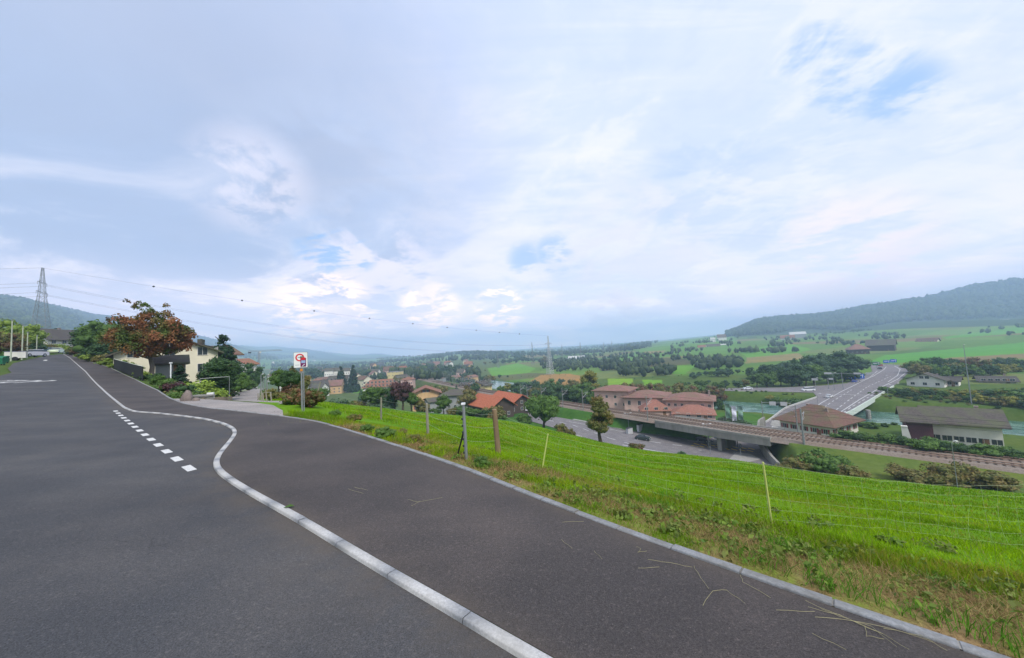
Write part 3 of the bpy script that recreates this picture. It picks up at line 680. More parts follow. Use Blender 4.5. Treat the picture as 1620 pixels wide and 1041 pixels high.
line([(1290, 674), (1340, 635), (1372, 612), (1410, 595)], .3, SZR, dash=4)
line([(1310, 672), (1345, 645), (1385, 622)], .3, SZR, dash=4)
line([(1325, 655), (1360, 632), (1395, 612), (1420, 600), (1432, 590)], .35, SZR)
line([(1270, 668), (1320, 633), (1350, 615)], .3, SZR, dash=4)
line([(1305, 624), (1340, 624), (1385, 626)], .4, SZR)
line([(1180, 616), (1260, 617.3), (1325, 616)], .3, SZR, dash=4)
line([(1350, 606), (1380, 596), (1398, 585), (1402, 580)], .35, SZR)
line([(1405, 604), (1420, 594), (1424, 584), (1415, 579)], .35, SZR)
vo_ = vm.build('valley_road_markings', [m_white, m_yellow]); tag(vo_, kind='structure')
# pale verges/pavements
m_side = mat('pavement_concrete', (.30, .29, .27), .9, var=.2, scale=2)
def kerbside(pts, w, zc, h=.12):
    p = resample([(plv(a, b) if zc == VZ else pl(a, b, zc)) for a, b in pts], step=2, smooth=1); v, f = strip(p, offs(p, w), lambda x, y: np.array([[zv(a, b)+h for a, b in zip(r1, r2)] for r1, r2 in zip(x, y)]), 2)
    return v, f
sv, sf = [], []; n0 = 0
for pts, w_, zc in (([(1190, 748), (1120, 737), (1060, 724), (1000, 715), (960, 704), (900, 684)], -1.5, VZ), ([(905, 664), (965, 676), (1010, 684), (1040, 688), (1075, 692)], -1.6, VZ),
                    ([(1437, 590), (1420, 606), (1395, 624)], -2.5, SZR), ([(1120, 618.5), (1180, 619), (1285, 621.3)], -1.5, SZR)):
    v, f = kerbside(pts, w_, zc); sv.append(v); sf.append(f+n0); n0 += len(v)
v = np.concatenate(sv); f = np.concatenate(sf); tag(np_mesh('pavement', v, up(v, f), m_side), kind='structure')
# islands at the junction
isl = MB()
def island(pts, zc, h=.14):
    p = [pl(*q, zc) for q in pts]; z = zv(*p[0]); n = len(p)
    isl.add([(a, b, z-.05) for a, b in p]+[(a, b, z+h) for a, b in p], [tuple(range(n, 2*n))]+[(i, (i+1) % n, (i+1) % n+n, i+n) for i in range(n)])
island([(1088, 697.5), (1140, 702), (1160, 707), (1120, 700.5)], VZ)
island([(1150, 731), (1165, 716), (1187, 719), (1203, 727), (1180, 733)], VZ)
island([(1176, 694), (1200, 679), (1212, 676), (1190, 690)], VZ)
tag(isl.build('traffic_islands', m_side), kind='structure')

# ---- river bridge
bE = [pl(1262, 700, -29.9), pl(1348.6, 651, SZR), pl(1393, 624.5, SZR), pl(1413, 612, SZR)]    # downstream edge
bW = [pl(1212, 668, -29.7), pl(1247, 645, SZR), pl(1293, 629.3, SZR)]
br = thing('river_bridge', 'wide concrete road bridge with pale green parapet crossing the green river', 'bridge', (0, 0, 0))
def wall_along(pts, thick, zb, zt, m, name, parent, zoff=None):
    p = resample(pts, step=3); q = offs(p, thick); mb = MB(); n = len(p)
    for i in range(n-1):
        za, zc_ = float(roadb_z(*p[i])), float(roadb_z(*p[i+1]))
        mb.add([(*p[i], za+zb), (*p[i+1], zc_+zb), (*q[i+1], zc_+zb), (*q[i], za+zb), (*p[i], za+zt), (*p[i+1], zc_+zt), (*q[i+1], zc_+zt), (*q[i], za+zt)],
               [(0, 3, 2, 1), (4, 5, 6, 7), (0, 1, 5, 4), (2, 3, 7, 6)]+([(3, 0, 4, 7)] if i == 0 else [])+([(1, 2, 6, 5)] if i == n-2 else []))
    return mb.build(name, m, parent)
m_para = mat('parapet_paint', (.50, .56, .50), .8, var=.2)
wall_along(bE, .35, -1.1, .75, m_para, 'parapet', br); wall_along(bW, -.35, -1.1, .6, mat('parapet_grey', (.42, .42, .40)), 'parapet', br)
dk = MB(); a_ = resample(bE, n=12); b_ = resample(bW, n=12); 
for i in range(11):
    zz = [float(roadb_z(*a_[i])), float(roadb_z(*a_[i+1])), float(roadb_z(*b_[i+1])), float(roadb_z(*b_[i]))]
    pp = [a_[i], a_[i+1], b_[i+1], b_[i]]
    dk.add([(*q, z-1.5) for q, z in zip(pp, zz)]+[(*q, z-.05) for q, z in zip(pp, zz)], [(0, 3, 2, 1), (4, 5, 6, 7), (0, 1, 5, 4), (1, 2, 6, 5), (2, 3, 7, 6), (3, 0, 4, 7)])
dk.build('deck', m_bridge, br)
for (px, d) in ((1356, 119), (1372, 131)):
    for k_ in (0, 1):
        r = ray(px, 640); x, y = r[0]*d-k_*7, d+k_*9; pr = MB(); pr.tube([(x, y, -36), (x, y, SZR-1.4)], .7, 10); pr.build('pier', m_bridge, br)

# ---- railway: ballast bed, sleepers, rails (its own formation is part of the ground works)
rl = resample(RAIL, step=1.5, smooth=6)
t = NT('ballast'); a = t.noise(3.5, 6, .8); b = t.noise(.2, 4); k = t.mix(t.mr(a, .3, .7), (.13, .105, .085), (.30, .25, .21)); k = t.mix(t.mr(b, .4, .6, 0, .4), k, (.17, .11, .07)); t.col(k); t.bump(a, .6, .1); m_ball = t.set(.95)
v1, f1 = strip(offs(rl, -4.3), offs(rl, 4.3), lambda x, y: np.full(x.shape, RZ), 4)
v2, f2 = strip(offs(rl, 4.3), offs(rl, 5.6), lambda x, y: np.full(x.shape, RZ), 2); v2[1::2, 2] -= .9
v3, f3 = strip(offs(rl, -4.3), offs(rl, -5.6), lambda x, y: np.full(x.shape, RZ), 2); v3[1::2, 2] -= .9
v = np.concatenate([v1, v2, v3]); f = np.concatenate([f1, f2+len(v1), f3+len(v1)+len(v2)]); tag(np_mesh('railway_ballast', v, up(v, f), m_ball), kind='structure')
m_rail = mat('rail_steel', (.26, .17, .12), .5, .4, var=.3); m_slp = mat('sleeper', (.12, .09, .07), .95, var=.4)
rm = MB()
rl2 = resample(RAIL, step=4, smooth=3); rl2 = rl2[(np.hypot(rl2[:, 0], rl2[:, 1]) < 520)]
for tk in (-2.1, 2.1):
    for g in (-.72, .72):
        p = offs(rl2, tk+g); rm.tube([(x, y, RZ+.26) for x, y in p], .09, 4)
tag(rm.build('rails', m_rail), kind='structure')
sl = MB(); rs = resample(RAIL, step=.9, smooth=9); tg = np.gradient(rs, axis=0); tg /= np.linalg.norm(tg, axis=1)[:, None]
for i in range(len(rs)):
    x, y = rs[i]
    if not (y > 30 and math.hypot(x, y) < 330): continue
    tx, ty = tg[i]; nx, ny = ty, -tx
    for tk in (-2.1, 2.1):
        c0 = (x+nx*tk, y+ny*tk); q = [(c0[0]+a*nx*1.3+b*tx*.13, c0[1]+a*ny*1.3+b*ty*.13) for a, b in ((-1, -1), (1, -1), (1, 1), (-1, 1))]
        sl.add([(a, b, RZ+.12) for a, b in q]+[(a, b, RZ-.05) for a, b in q], [(0, 1, 2, 3), (0, 4, 5, 1), (1, 5, 6, 2), (2, 6, 7, 3), (3, 7, 4, 0)])
tag(sl.build('railway_sleepers', m_slp), kind='structure')
# concrete cable trough on the near side of the track
# ---- railway bridge over the road
def rail_at(px):
    r = ray(px, 660); best = min(range(len(rl)), key=lambda i: abs(rl[i][0]/max(rl[i][1], 1)-r[0])+(1e3 if rl[i][1] < 20 else 0)); return best
i0, i1 = rail_at(1226), rail_at(1052)
seg = rl[min(i0, i1):max(i0, i1)+1]
rb = thing('railway_bridge', 'long low concrete railway bridge carrying two tracks over the road junction', 'bridge', (0, 0, 0))
dkm = MB(); l_, r_ = offs(seg, -5.7), offs(seg, 5.7)
for i in range(len(seg)-1):
    dkm.add([(*l_[i], RZ-1.9), (*l_[i+1], RZ-1.9), (*r_[i+1], RZ-1.9), (*r_[i], RZ-1.9), (*l_[i], RZ-.06), (*l_[i+1], RZ-.06), (*r_[i+1], RZ-.06), (*r_[i], RZ-.06)],
            [(0, 3, 2, 1), (4, 5, 6, 7), (0, 1, 5, 4), (2, 3, 7, 6)]+([(3, 0, 4, 7)] if i == 0 else [])+([(1, 2, 6, 5)] if i == len(seg)-2 else []))
dkm.build('deck', m_conc, rb)
for sgn in (-1, 1):
    pm = MB(); a_ = offs(seg, sgn*5.4); b_ = offs(seg, sgn*5.75)
    for i in range(len(seg)-1):
        pm.add([(*a_[i], RZ-.3), (*a_[i+1], RZ-.3), (*b_[i+1], RZ-.3), (*b_[i], RZ-.3), (*a_[i], RZ+.22), (*a_[i+1], RZ+.22), (*b_[i+1], RZ+.22), (*b_[i], RZ+.22)], [(4, 5, 6, 7), (0, 1, 5, 4), (2, 3, 7, 6)])
    pm.build('parapet', m_bridge, rb)
    rm_ = MB()
    for i in range(0, len(seg), 2): rm_.tube([(*b_[i], RZ+.2), (*b_[i], RZ+1.15)], .03, 4)
    for hh in (.7, 1.15): rm_.tube([(*b_[i], RZ+hh) for i in range(len(seg))], .025, 4)
    rm_.build('railing', mat('railing_steel', (.25, .26, .26), .6, .5), rb)
ci = rail_at(1143)
for off_ in (-3.2, 0, 3.2):
    p = rl[ci]; tg_ = rl[ci+1]-rl[ci-1]; tg_ /= np.linalg.norm(tg_); n_ = np.array([tg_[1], -tg_[0]])
    q = p+n_*off_; pr = MB(); c_, s_ = tg_, n_
    pts = [q+c_*a*.55+s_*b*1.0 for a, b in ((-1, -1), (1, -1), (1, 1), (-1, 1))]
    pr.add([(*a, VZ-.3) for a in pts]+[(*a, RZ-1.9) for a in pts], [(0, 1, 5, 4), (1, 2, 6, 5), (2, 3, 7, 6), (3, 0, 4, 7), (4, 5, 6, 7)]); pr.build('pier', m_conc, rb)
# abutment with the long curving wing wall on the left, and the wing wall on the right
def wing(pts, name, parent, th_=.5, m=m_conc):
    p = resample([q[:2] for q in pts], step=1.2, smooth=1); s = arclen(p); s0 = arclen(np.array([q[:2] for q in pts])); zt = np.interp(s/s[-1], s0/s0[-1], [q[2] for q in pts]); q = offs(p, th_); mb = MB()
    for i in range(len(p)-1):
        mb.add([(*p[i], VZ-.4), (*p[i+1], VZ-.4), (*q[i+1], VZ-.4), (*q[i], VZ-.4), (*p[i], zt[i]), (*p[i+1], zt[i+1]), (*q[i+1], zt[i+1]), (*q[i], zt[i])], [(4, 5, 6, 7), (0, 1, 5, 4), (2, 3, 7, 6), (3, 0, 4, 7), (1, 2, 6, 5)])
    return mb.build(name, m, parent)
wa = [pl(1018, 684.5, VZ), pl(1045, 687, VZ), pl(1080, 689, VZ), pl(1108, 687, VZ), pl(1116, 680, VZ)]
wing([(*wa[0], VZ+.4), (*wa[1], VZ+2.6), (*wa[2], RZ-1.7), (*wa[3], RZ-1.9), (*wa[4], RZ-1.9)], 'abutment', rb, -.6)
wb = [pl(1212, 678, VZ), pl(1205, 693, VZ), pl(1203, 703, VZ), pl(1210, 719, VZ), pl(1224, 734, VZ), pl(1240, 747, VZ)]
wing([(*wb[0], RZ-1.9), (*wb[1], RZ-.4), (*wb[2], RZ-1.2), (*wb[3], VZ+3.2), (*wb[4], VZ+1.9), (*wb[5], VZ+1.4)], 'wing_wall', rb, .5)
# ================================================================ vegetation
LG = leafmat('leaf_green', (0.061, 0.128, 0.024), (0.135, 0.236, 0.047))
LD = leafmat('leaf_dark', (0.030, 0.074, 0.024), (0.074, 0.142, 0.041))
LB = leafmat('leaf_blueish', (0.047, 0.101, 0.054), (0.101, 0.176, 0.081))
LY = leafmat('leaf_yellow', (0.176, 0.189, 0.027), (0.365, 0.324, 0.054), (0.135, 0.176, 0.041), .5)
LO = leafmat('leaf_olive', (0.101, 0.128, 0.034), (0.216, 0.216, 0.061), (0.230, 0.135, 0.047), .5)
LR = leafmat('leaf_rust', (0.135, 0.068, 0.034), (0.270, 0.135, 0.068), (0.095, 0.135, 0.034), .9)
LM = leafmat('leaf_maple', (.20, .08, .035), (.38, .165, .07), (.085, .15, .03), .95)
LC = leafmat('leaf_conifer', (0.016, 0.047, 0.022), (0.047, 0.095, 0.041))
LH = leafmat('leaf_hedge', (0.149, 0.230, 0.027), (0.297, 0.405, 0.068))
LP = leafmat('leaf_purple', (0.068, 0.034, 0.041), (0.135, 0.068, 0.068))
BARK = mat('bark', (.085, .065, .05), .95, var=.4, scale=8, bump=.4)
BARKP = mat('bark_pale', (.20, .17, .14), .95, var=.5, scale=6, bump=.4)
def ico(sub):
    import bmesh
    bm = bmesh.new(); bmesh.ops.create_icosphere(bm, subdivisions=sub, radius=1); v = np.array([q.co[:] for q in bm.verts]); f = np.array([[a.index for a in q.verts] for q in bm.faces]); bm.free(); return v, f
IC1, IC2 = ico(1), ico(2)
def leaves(centres, norms, size, r, elong=1.6, flat=.5):
    """one folded diamond per leaf -> verts, quads"""
    n = len(centres); a = r.normal(size=(n, 3)); nn = norms*flat+r.normal(size=(n, 3))*(1-flat); nn /= np.linalg.norm(nn, axis=1)[:, None]+1e-9
    t = np.cross(a, nn); t /= np.linalg.norm(t, axis=1)[:, None]+1e-9; b = np.cross(nn, t)
    s = (size*(.65+.7*r.random(n)))[:, None]
    v = np.stack([centres-t*s*elong*.5, centres+b*s*.5+nn*s*.1, centres+t*s*elong*.5, centres-b*s*.5+nn*s*.1], 1).reshape(-1, 3)
    return v, np.arange(4*n).reshape(n, 4)
def crown_points(shape, K, n, r):
    """clumps inside an envelope of height 1 -> leaf centres, outward directions, clump id"""
    cs, rs = [], []
    while len(cs) < K:
        p = r.uniform(-1, 1, 3)
        if np.linalg.norm(p) > 1: continue
        if shape == 'round': c = np.array([p[0]*.30, p[1]*.30, .62+p[2]*.27]); q = r.uniform(.09, .17)
        elif shape == 'wide': c = np.array([p[0]*.42, p[1]*.42, .60+p[2]*.24]); q = r.uniform(.09, .17)
        elif shape == 'tall': c = np.array([p[0]*.19, p[1]*.19, .60+p[2]*.31]); q = r.uniform(.07, .12)
        elif shape == 'pear':
            h = .17+.77*(p[2]*.5+.5); wd = .23*(1-((h-.36)/.68)**2 if h > .36 else .55+.45*(h-.17)/.19); c = np.array([p[0]*wd, p[1]*wd, h]); q = r.uniform(.06, .10)
        elif shape == 'maple':
            if len(cs) < 9: c = np.array([p[0]*.34, p[1]*.34, .93+abs(p[2])*.14]); q = r.uniform(.03, .055)
            else: c = np.array([p[0]*.45, p[1]*.45, .56+p[2]*.31]); q = r.uniform(.06, .125)
        elif shape == 'bushy': c = np.array([p[0]*.40, p[1]*.40, .50+p[2]*.38]); q = r.uniform(.10, .18)
        elif shape == 'shrub': c = np.array([p[0]*.46, p[1]*.46, .40+p[2]*.34]); q = r.uniform(.14, .24)
        elif shape == 'column': c = np.array([p[0]*.07, p[1]*.07, .5+p[2]*.42]); q = r.uniform(.06, .09)
        elif shape == 'cone':
            h = r.random()**1.2*.9+.06; wd = .26*(1-h)+.015; a = r.uniform(0, 2*PI); c = np.array([math.cos(a)*wd*.75, math.sin(a)*wd*.75, h]); q = .03+.09*(1-h)
        cs.append(c); rs.append(q)
    cs, rs = np.array(cs), np.array(rs); w_ = rs**2; k = r.choice(K, n, p=w_/w_.sum()); d = r.normal(size=(n, 3)); d /= np.linalg.norm(d, axis=1)[:, None]
    d[:, 2] = np.where(d[:, 2] < -.3, -d[:, 2]*.6, d[:, 2])
    rad = rs[k]*(.55+.5*r.random(n)**.6); return cs[k]+d*rad[:, None], d, k, cs, rs
def crown_mesh(shape, seed, n, size, K, mt, core=True, elong=1.6):
    r = np.random.default_rng(seed); c, d, k, cs, rs = crown_points(shape, K, n, r)
    v, f = leaves(c, d, np.full(n, size), r, elong=elong); ct = r.random(K)
    tint = np.repeat(np.clip(.15+.55*ct[k]+.45*(r.random(n)-.3), 0, 1), 4)
    if core:                                    # inner blobs added to block light through the middle of each clump
        vi, fi = IC1; vs = []; fs = []; ts = []; b = len(v)
        for q in range(K):
            vv = vi*rs[q]*.68*(1+.25*r.normal(size=(len(vi), 1))*.6)+cs[q]; vs.append(vv); fs.append(np.c_[fi, fi[:, 2]]+b); b += len(vi); ts.append(np.full(len(vi), .2+.4*ct[q]))
        # triangles as tiny-edged quads are invalid, so split each into a quad with a midpoint
        tri = np.concatenate([x[:, :3] for x in fs]); vv = np.concatenate(vs); mids = []
        allv = np.concatenate([v, vv]); m = (allv[tri[:, 0]]+allv[tri[:, 2]])/2; f2 = np.c_[tri, np.arange(len(allv), len(allv)+len(tri))]
        v = np.concatenate([allv, m]); f = np.concatenate([f, f2]); tint = np.concatenate([tint]+ts+[np.full(len(m), .35)])
    o = np_mesh('crown', v, f, mt, {'tint': tint}, link=False); me = o.data; bpy.data.objects.remove(o); return me
def trunk_mesh(shape, seed, mt, r0=.028, lean=.02):
    r = random.Random(seed); mb = MB(); top = {'round': .7, 'wide': .62, 'tall': .85, 'pear': .85, 'bushy': .6, 'maple': .82, 'cone': .95, 'column': .8, 'shrub': .4}[shape]
    pts = [(r.uniform(-1, 1)*lean*i, r.uniform(-1, 1)*lean*i, top*i/5-.02*(i == 0)) for i in range(6)]
    mb.tube(pts, [r0*1.35, r0, r0*.85, r0*.6, r0*.4, r0*.15], 7)
    if shape in ('round', 'wide', 'tall', 'pear', 'maple'):
        sp = {'round': .26, 'wide': .36, 'maple': .4, 'tall': .16, 'pear': .15}[shape]
        for i in range(7):
            a = 2*PI*i/7+r.uniform(-.4, .4); h0 = r.uniform(.24, .5); h1 = min(.9, h0+r.uniform(.12, .3)); ll = sp*r.uniform(.6, 1)
            mb.tube([(0, 0, h0), (math.cos(a)*ll*.5, math.sin(a)*ll*.5, h0+(h1-h0)*.45), (math.cos(a)*ll, math.sin(a)*ll, h1)], [r0*.5, r0*.32, r0*.1], 5)
    if shape == 'shrub':
        for i in range(6):
            a = 2*PI*i/6+r.uniform(-.4, .4); mb.tube([(0, 0, 0), (math.cos(a)*.12, math.sin(a)*.12, .25), (math.cos(a)*.3, math.sin(a)*.3, .6)], [r0*.4, r0*.3, r0*.1], 4)
    o = mb.build('trunk', mt); me = o.data; bpy.data.objects.remove(o); return me
CR, TR = {}, {}
SPEC = {'round': (1500, .036, 34), 'wide': (1700, .034, 38), 'tall': (1300, .034, 30), 'pear': (1500, .03, 34), 'shrub': (1100, .055, 22), 'bushy': (1800, .036, 44), 'column': (2200, .020, 34), 'cone': (4200, .022, 120)}
def tree(shape, mt, x, y, z, h, wf=1., seed=None, label=None, cat=None, group=None, name=None, hero=None, bark=None, z_sink=0.):
    s = random.randrange(3) if seed is None else seed
    key = (shape, mt.name, s, hero)
    if key not in CR:
        n, sz, K = SPEC[shape] if not hero else hero
        CR[key] = crown_mesh(shape, s*31+len(shape), n, sz, K, mt, core=not hero or hero[0] < 9000, elong=1.5)
    bk = bark or BARK; kt = (shape, s, bk.name)
    if kt not in TR: TR[kt] = trunk_mesh(shape, s*17+3, bk)
    nm = name or {'cone': 'conifer', 'column': 'columnar_tree', 'shrub': 'shrub'}.get(shape, 'broadleaf_tree')
    o = thing(nm, label, cat or ('shrub' if shape == 'shrub' else 'tree'), (x, y, z-z_sink), random.uniform(0, 6.28), group)
    o.scale = (h*wf, h*wf, h)
    for me, n_ in ((CR[key], 'crown' if shape != 'shrub' else 'foliage'), (TR[kt], 'trunk' if shape != 'shrub' else 'stems')):
        c = bpy.data.objects.new(n_, me); C.objects.link(c); c.parent = o
    return o
def T(px, ytop, d, shape, mt, wf=1., label=None, group=None, dy=0, **k):
    r = ray(px, hor(px)+20); x = r[0]*d; z = Hs(x, d)
    # refine the column for the real height of the base
    for _ in range(2):
        py = hor(px)-z/d*540; r = ray(px, py); x = r[0]*d; z = Hs(x, d)
    zt = ray(px, ytop)[2]*d; h = max(zt-z, 1.0)
    return tree(shape, mt, x, d, z, h, wf, label=label, group=group, z_sink=.03*h if shape == 'shrub' else 0, **k)
HUE = {'leaf_green': 'green', 'leaf_dark': 'dark green', 'leaf_blueish': 'grey green', 'leaf_yellow': 'yellowish', 'leaf_olive': 'olive', 'leaf_rust': 'rusty', 'leaf_conifer': 'blackish'}
ZONE = ['far left', 'left', 'middle', 'right', 'far right']
def belt(name_group, label, xs_, tops, d0, d1, n, kinds, mats, wf=(.9, 1.2), jit=3, dfun=None, row=''):
    """a row of individual trees along the picture columns xs_[0]..xs_[-1], tops = crown-top rows"""
    for i in range(n):
        px = xs_[0]+(xs_[-1]-xs_[0])*(i+random.uniform(.15, .85))/n; yt = np.interp(px, xs_, tops)+random.uniform(-.3, 1)*jit
        d = dfun(px)*random.uniform(1, 1.06) if dfun else random.uniform(d0, d1)
        m_ = random.choice(mats); sh_ = random.choice(kinds)
        T(px, yt, d, sh_, m_, random.uniform(*wf), HUE[m_.name]+' '+label+', '+ZONE[int(i*5/n)]+row, name_group)

# --- single trees one can point to
T(950, 623, 62, 'pear', LO, 1.15, 'lone pear-shaped fruit tree with olive and rusty leaves halfway down the green meadow', hero=(5200, .020, 60), seed=1, name='fruit_tree')
T(861, 617, 100, 'round', LG, 1.12, 'broad round green tree at the foot of the meadow beside the valley road', hero=(5200, .024, 60), seed=2)
T(935, 584, 190, 'tall', LY, 1.2, 'tall yellowing tree rising behind the railway near the pink house', seed=1)
T(459, 583, 40, 'round', LD, 1.15, 'dark green fruit tree with forked trunk left of the road sign', hero=(4200, .026, 48), seed=1, name='fruit_tree')
T(441, 583, 46, 'round', LG, 1.0, 'dull green fruit tree standing right beside the foot of the lane', seed=0, name='fruit_tree')
T(478, 590, 50, 'round', LO, 1.0, 'green tree directly behind the road sign post', seed=2)
T(464, 578, 52, 'cone', LR, 1.5, 'reddish brown pointed tree just left of the road sign', seed=2)
# dark and mixed trees along the lower edge of the meadow
for (px, yt, d, sh, m, wf, lb) in [
 (504, 608, 84, 'round', LG, 1.1, 'rounded green tree right of the sign at the edge of the meadow'),
 (532, 626, 92, 'shrub', LB, 1.3, 'dark shrub below the white gabled apartment house'),
 (549, 629, 94, 'shrub', LG, 1.2, 'low green shrub at the right foot of the white gabled house'),
 (563, 628, 94, 'shrub', LO, 1.3, 'olive shrub between the white gabled house and the brown roofed house'),
 (592, 606, 96, 'round', LG, 1.25, 'big light green tree in front of the long brown roofed house'),
 (606, 622, 96, 'shrub', LB, 1.3, 'dense shrub left of the dark red tree at the meadow edge'),
 (637, 597, 92, 'round', LP, .95, 'dark red leaved tree at the lower edge of the meadow'),
 (625, 604, 95, 'round', LD, .9, 'dark green tree touching the dark red tree on its left'),
 (651, 619, 93, 'round', LG, 1.1, 'small bright green tree right of the dark red tree'),
 (661, 628, 94, 'round', LO, 1.1, 'small brownish fruit tree below the orange chalet'),
 (671, 633, 95, 'shrub', LO, 1.1, 'brownish shrub below the orange chalet'),
 (702, 624, 98, 'round', LG, 1.05, 'green bushy tree in front of the grey roofed house'),
 (690, 640, 97, 'shrub', LG, 1.2, 'low green shrub left of the grey house'),
 (716, 641, 97, 'shrub', LO, 1.2, 'small yellow green shrub at the foot of the grey house'),
 (729, 636, 98, 'shrub', LG, 1.2, 'green shrub at the left end of the red roofed barn'),
 (741, 613, 150, 'round', LO, 1.1, 'olive tree behind the left end of the red roofed barn'),
 (748, 640, 98, 'shrub', LG, 1.3, 'green shrub under the eave of the red roofed barn'),
 (769, 642, 98, 'shrub', LD, 1.2, 'dark shrub in front of the left gable of the barn'),
 (781, 637, 99, 'shrub', LO, 1.4, 'yellow green bush in front of the barn between its two gables'),
 (795, 653, 97, 'shrub', LG, 1.2, 'tiny green bush on the meadow edge below the barn'),
 (828, 650, 98, 'shrub', LG, 1.4, 'leafy bush between the barn and the broad round tree'),
 (888, 664, 84, 'shrub', LO, 1.0, 'small scrubby bush above the valley road right of the round tree'),
 (903, 675, 80, 'shrub', LO, .9, 'small olive bush on the meadow edge beside the valley road'),
 (1007, 696, 70, 'shrub', LR, 1.2, 'reddish brown bush by the valley road at the meadow edge'),
 (1078, 712, 64, 'shrub', LB, 1.3, 'grey green bush at the meadow edge beside the junction')]:
    T(px, yt, d, sh, m, wf, lb)
# --- scrub slope between meadow and railway
for (px, yt, d, m, wf, lb) in [
 (1301, 702, 62, LG, 1.15, 'large green bush on the slope below the railway'), (1282, 708, 63, LO, 1.1, 'olive bush at the left of the large green bush below the railway'),
 (1325, 713, 62, LG, 1.2, 'green bush at the right of the large green bush below the railway'), (1262, 716, 63, LO, 1.2, 'low olive bush on the slope left of the bush group below the railway'),
 (1345, 728, 58, LO, 1.3, 'low scrubby bush right of the bush group below the railway'),
 (1497, 724, 54, LO, 1.2, 'ochre bush beside the slanting lamp post below the railway'), (1520, 722, 55, LO, 1.2, 'yellow brown bush right of the slanting lamp post'),
 (1466, 735, 54, LO, 1.5, 'low brownish scrub left of the slanting lamp post'), (1432, 730, 57, LO, 1.5, 'low olive scrub below the railway opposite the grey roofed house'), (1572, 738, 52, LO, 1.6, 'low ochre scrub at the far right below the railway')]:
    T(px, yt, d, 'shrub', m, wf, lb)
# hedges and bushes between the railway and the houses
for (px, yt, d, m, wf, lb) in [
 (1338, 676, 80, LG, 1.6, 'bushy hedge plant at the right foot of the brown hipped roof house'), (1352, 678, 79, LD, 1.6, 'second hedge plant right of the brown hipped roof house'),
 (1368, 681, 78, LG, 1.6, 'third hedge plant right of the brown hipped roof house'), (1400, 680, 76, LG, 1.7, 'wide green bush left of the grey roofed riverside house'), (1417, 683, 75, LD, 1.5, 'dark green bush beside the white wing wall of the riverside house'),
 (1466, 688, 70, LG, 1.5, 'green bush under the porch of the grey roofed riverside house'), (1488, 687, 70, LG, 1.6, 'tall green bush before the wall of the grey roofed riverside house'), (1512, 693, 68, LD, 1.4, 'dark bush in front of the red shutter of the riverside house'),
 (1557, 697, 66, LG, 1.6, 'green bush below the dark windows of the riverside house'), (1578, 700, 65, LG, 1.7, 'green bush at the right corner of the riverside house'), (1600, 706, 64, LD, 1.7, 'dark bush right of the riverside house by the track')]:
    T(px, yt, d, 'shrub', m, wf, lb)
# --- belts of trees too alike to tell apart
ND = [LD, LD, LG, LB]
belt('dark trees beyond the side road', 'tree in the dense wood behind the slip road', [1190, 1235, 1260, 1290, 1310, 1350, 1368], [588, 582, 574, 572, 574, 578, 590], 194, 206, 13, ['bushy', 'bushy', 'bushy'], ND, (.95, 1.2), row=', front row')
belt('dark trees beyond the side road', 'tree in the dense wood behind the slip road', [1185, 1200, 1240, 1265, 1290, 1345, 1362], [580, 576, 570, 564, 553, 552, 566], 222, 250, 14, ['bushy', 'bushy'], ND, (1., 1.25), row=', back row')
belt('trees upstream along the far bank', 'tree on the far bank upstream', [1068, 1100, 1140, 1185], [604, 600, 602, 598], 200, 235, 12, ['bushy', 'bushy'], [LG, LB, LO, LG], (1., 1.3), row=', front row')
belt('trees upstream along the far bank', 'tree on the far bank upstream', [1090, 1120, 1150, 1190], [588, 584, 580, 588], 260, 300, 10, ['bushy', 'bushy'], [LG, LB, LD], (1.1, 1.4), row=', back row')
belt('hedge bushes between slip road and river', 'bush between slip road and river', [1146, 1170, 1220, 1262, 1283], [619, 620, 621, 624, 632], 0, 0, 17, ['shrub'], [LG, LO, LY, LG, LO, LD], (1.1, 1.5), 2, dfun=lambda p: np.interp(p, [1146, 1283], [186, 152]))
belt('dark trees by the pink house', 'tree between pink house and river', [1130, 1150, 1166], [622, 640, 655], 142, 152, 4, ['bushy'], [LD, LG], (1.1, 1.3))
belt('trees behind the pink house', 'tree behind the pink blocks', [955, 990, 1030, 1075, 1120, 1140], [610, 604, 602, 604, 606, 610], 175, 215, 13, ['bushy', 'bushy', 'tall'], [LG, LB, LO, LR, LO], (1., 1.2), row=', front row')
belt('trees behind the pink house', 'tree behind the pink blocks', [1000, 1060, 1100], [596, 594, 598], 290, 340, 8, ['bushy', 'bushy'], [LG, LR, LO, LD], (1., 1.3), row=', back row')
belt('trees behind the railway', 'tree behind the railway, left of the pink blocks', [834, 870, 900, 925, 948], [612, 604, 606, 604, 603], 168, 200, 15, ['bushy', 'bushy'], [LD, LG, LB, LD, LO], (1., 1.25), row=', front row')
belt('trees behind the railway', 'tree behind the railway, left of the pink blocks', [790, 830, 880, 945], [608, 600, 598, 600], 240, 300, 15, ['bushy', 'bushy'], [LD, LG, LY, LB, LO], (1., 1.3), row=', back row')
belt('trees between the station and the field', 'tree in the belt beyond the station', [700, 740, 790, 860, 900], [598, 592, 592, 598, 598], 380, 430, 17, ['bushy', 'bushy'], [LG, LO, LB, LD], (1., 1.3))
belt('dark valley trees behind the station', 'tree in the wood behind the station', [640, 665, 700, 745, 770], [584, 577, 576, 577, 582], 560, 640, 17, ['bushy', 'tall', 'bushy'], [LD, LB, LG, LO], (1.1, 1.4), row=', front row')
belt('dark valley trees behind the station', 'tree in the wood behind the station', [600, 640, 690, 770], [586, 574, 571, 574], 760, 900, 17, ['bushy', 'bushy'], [LD, LB], (1.2, 1.5), row=', back row')
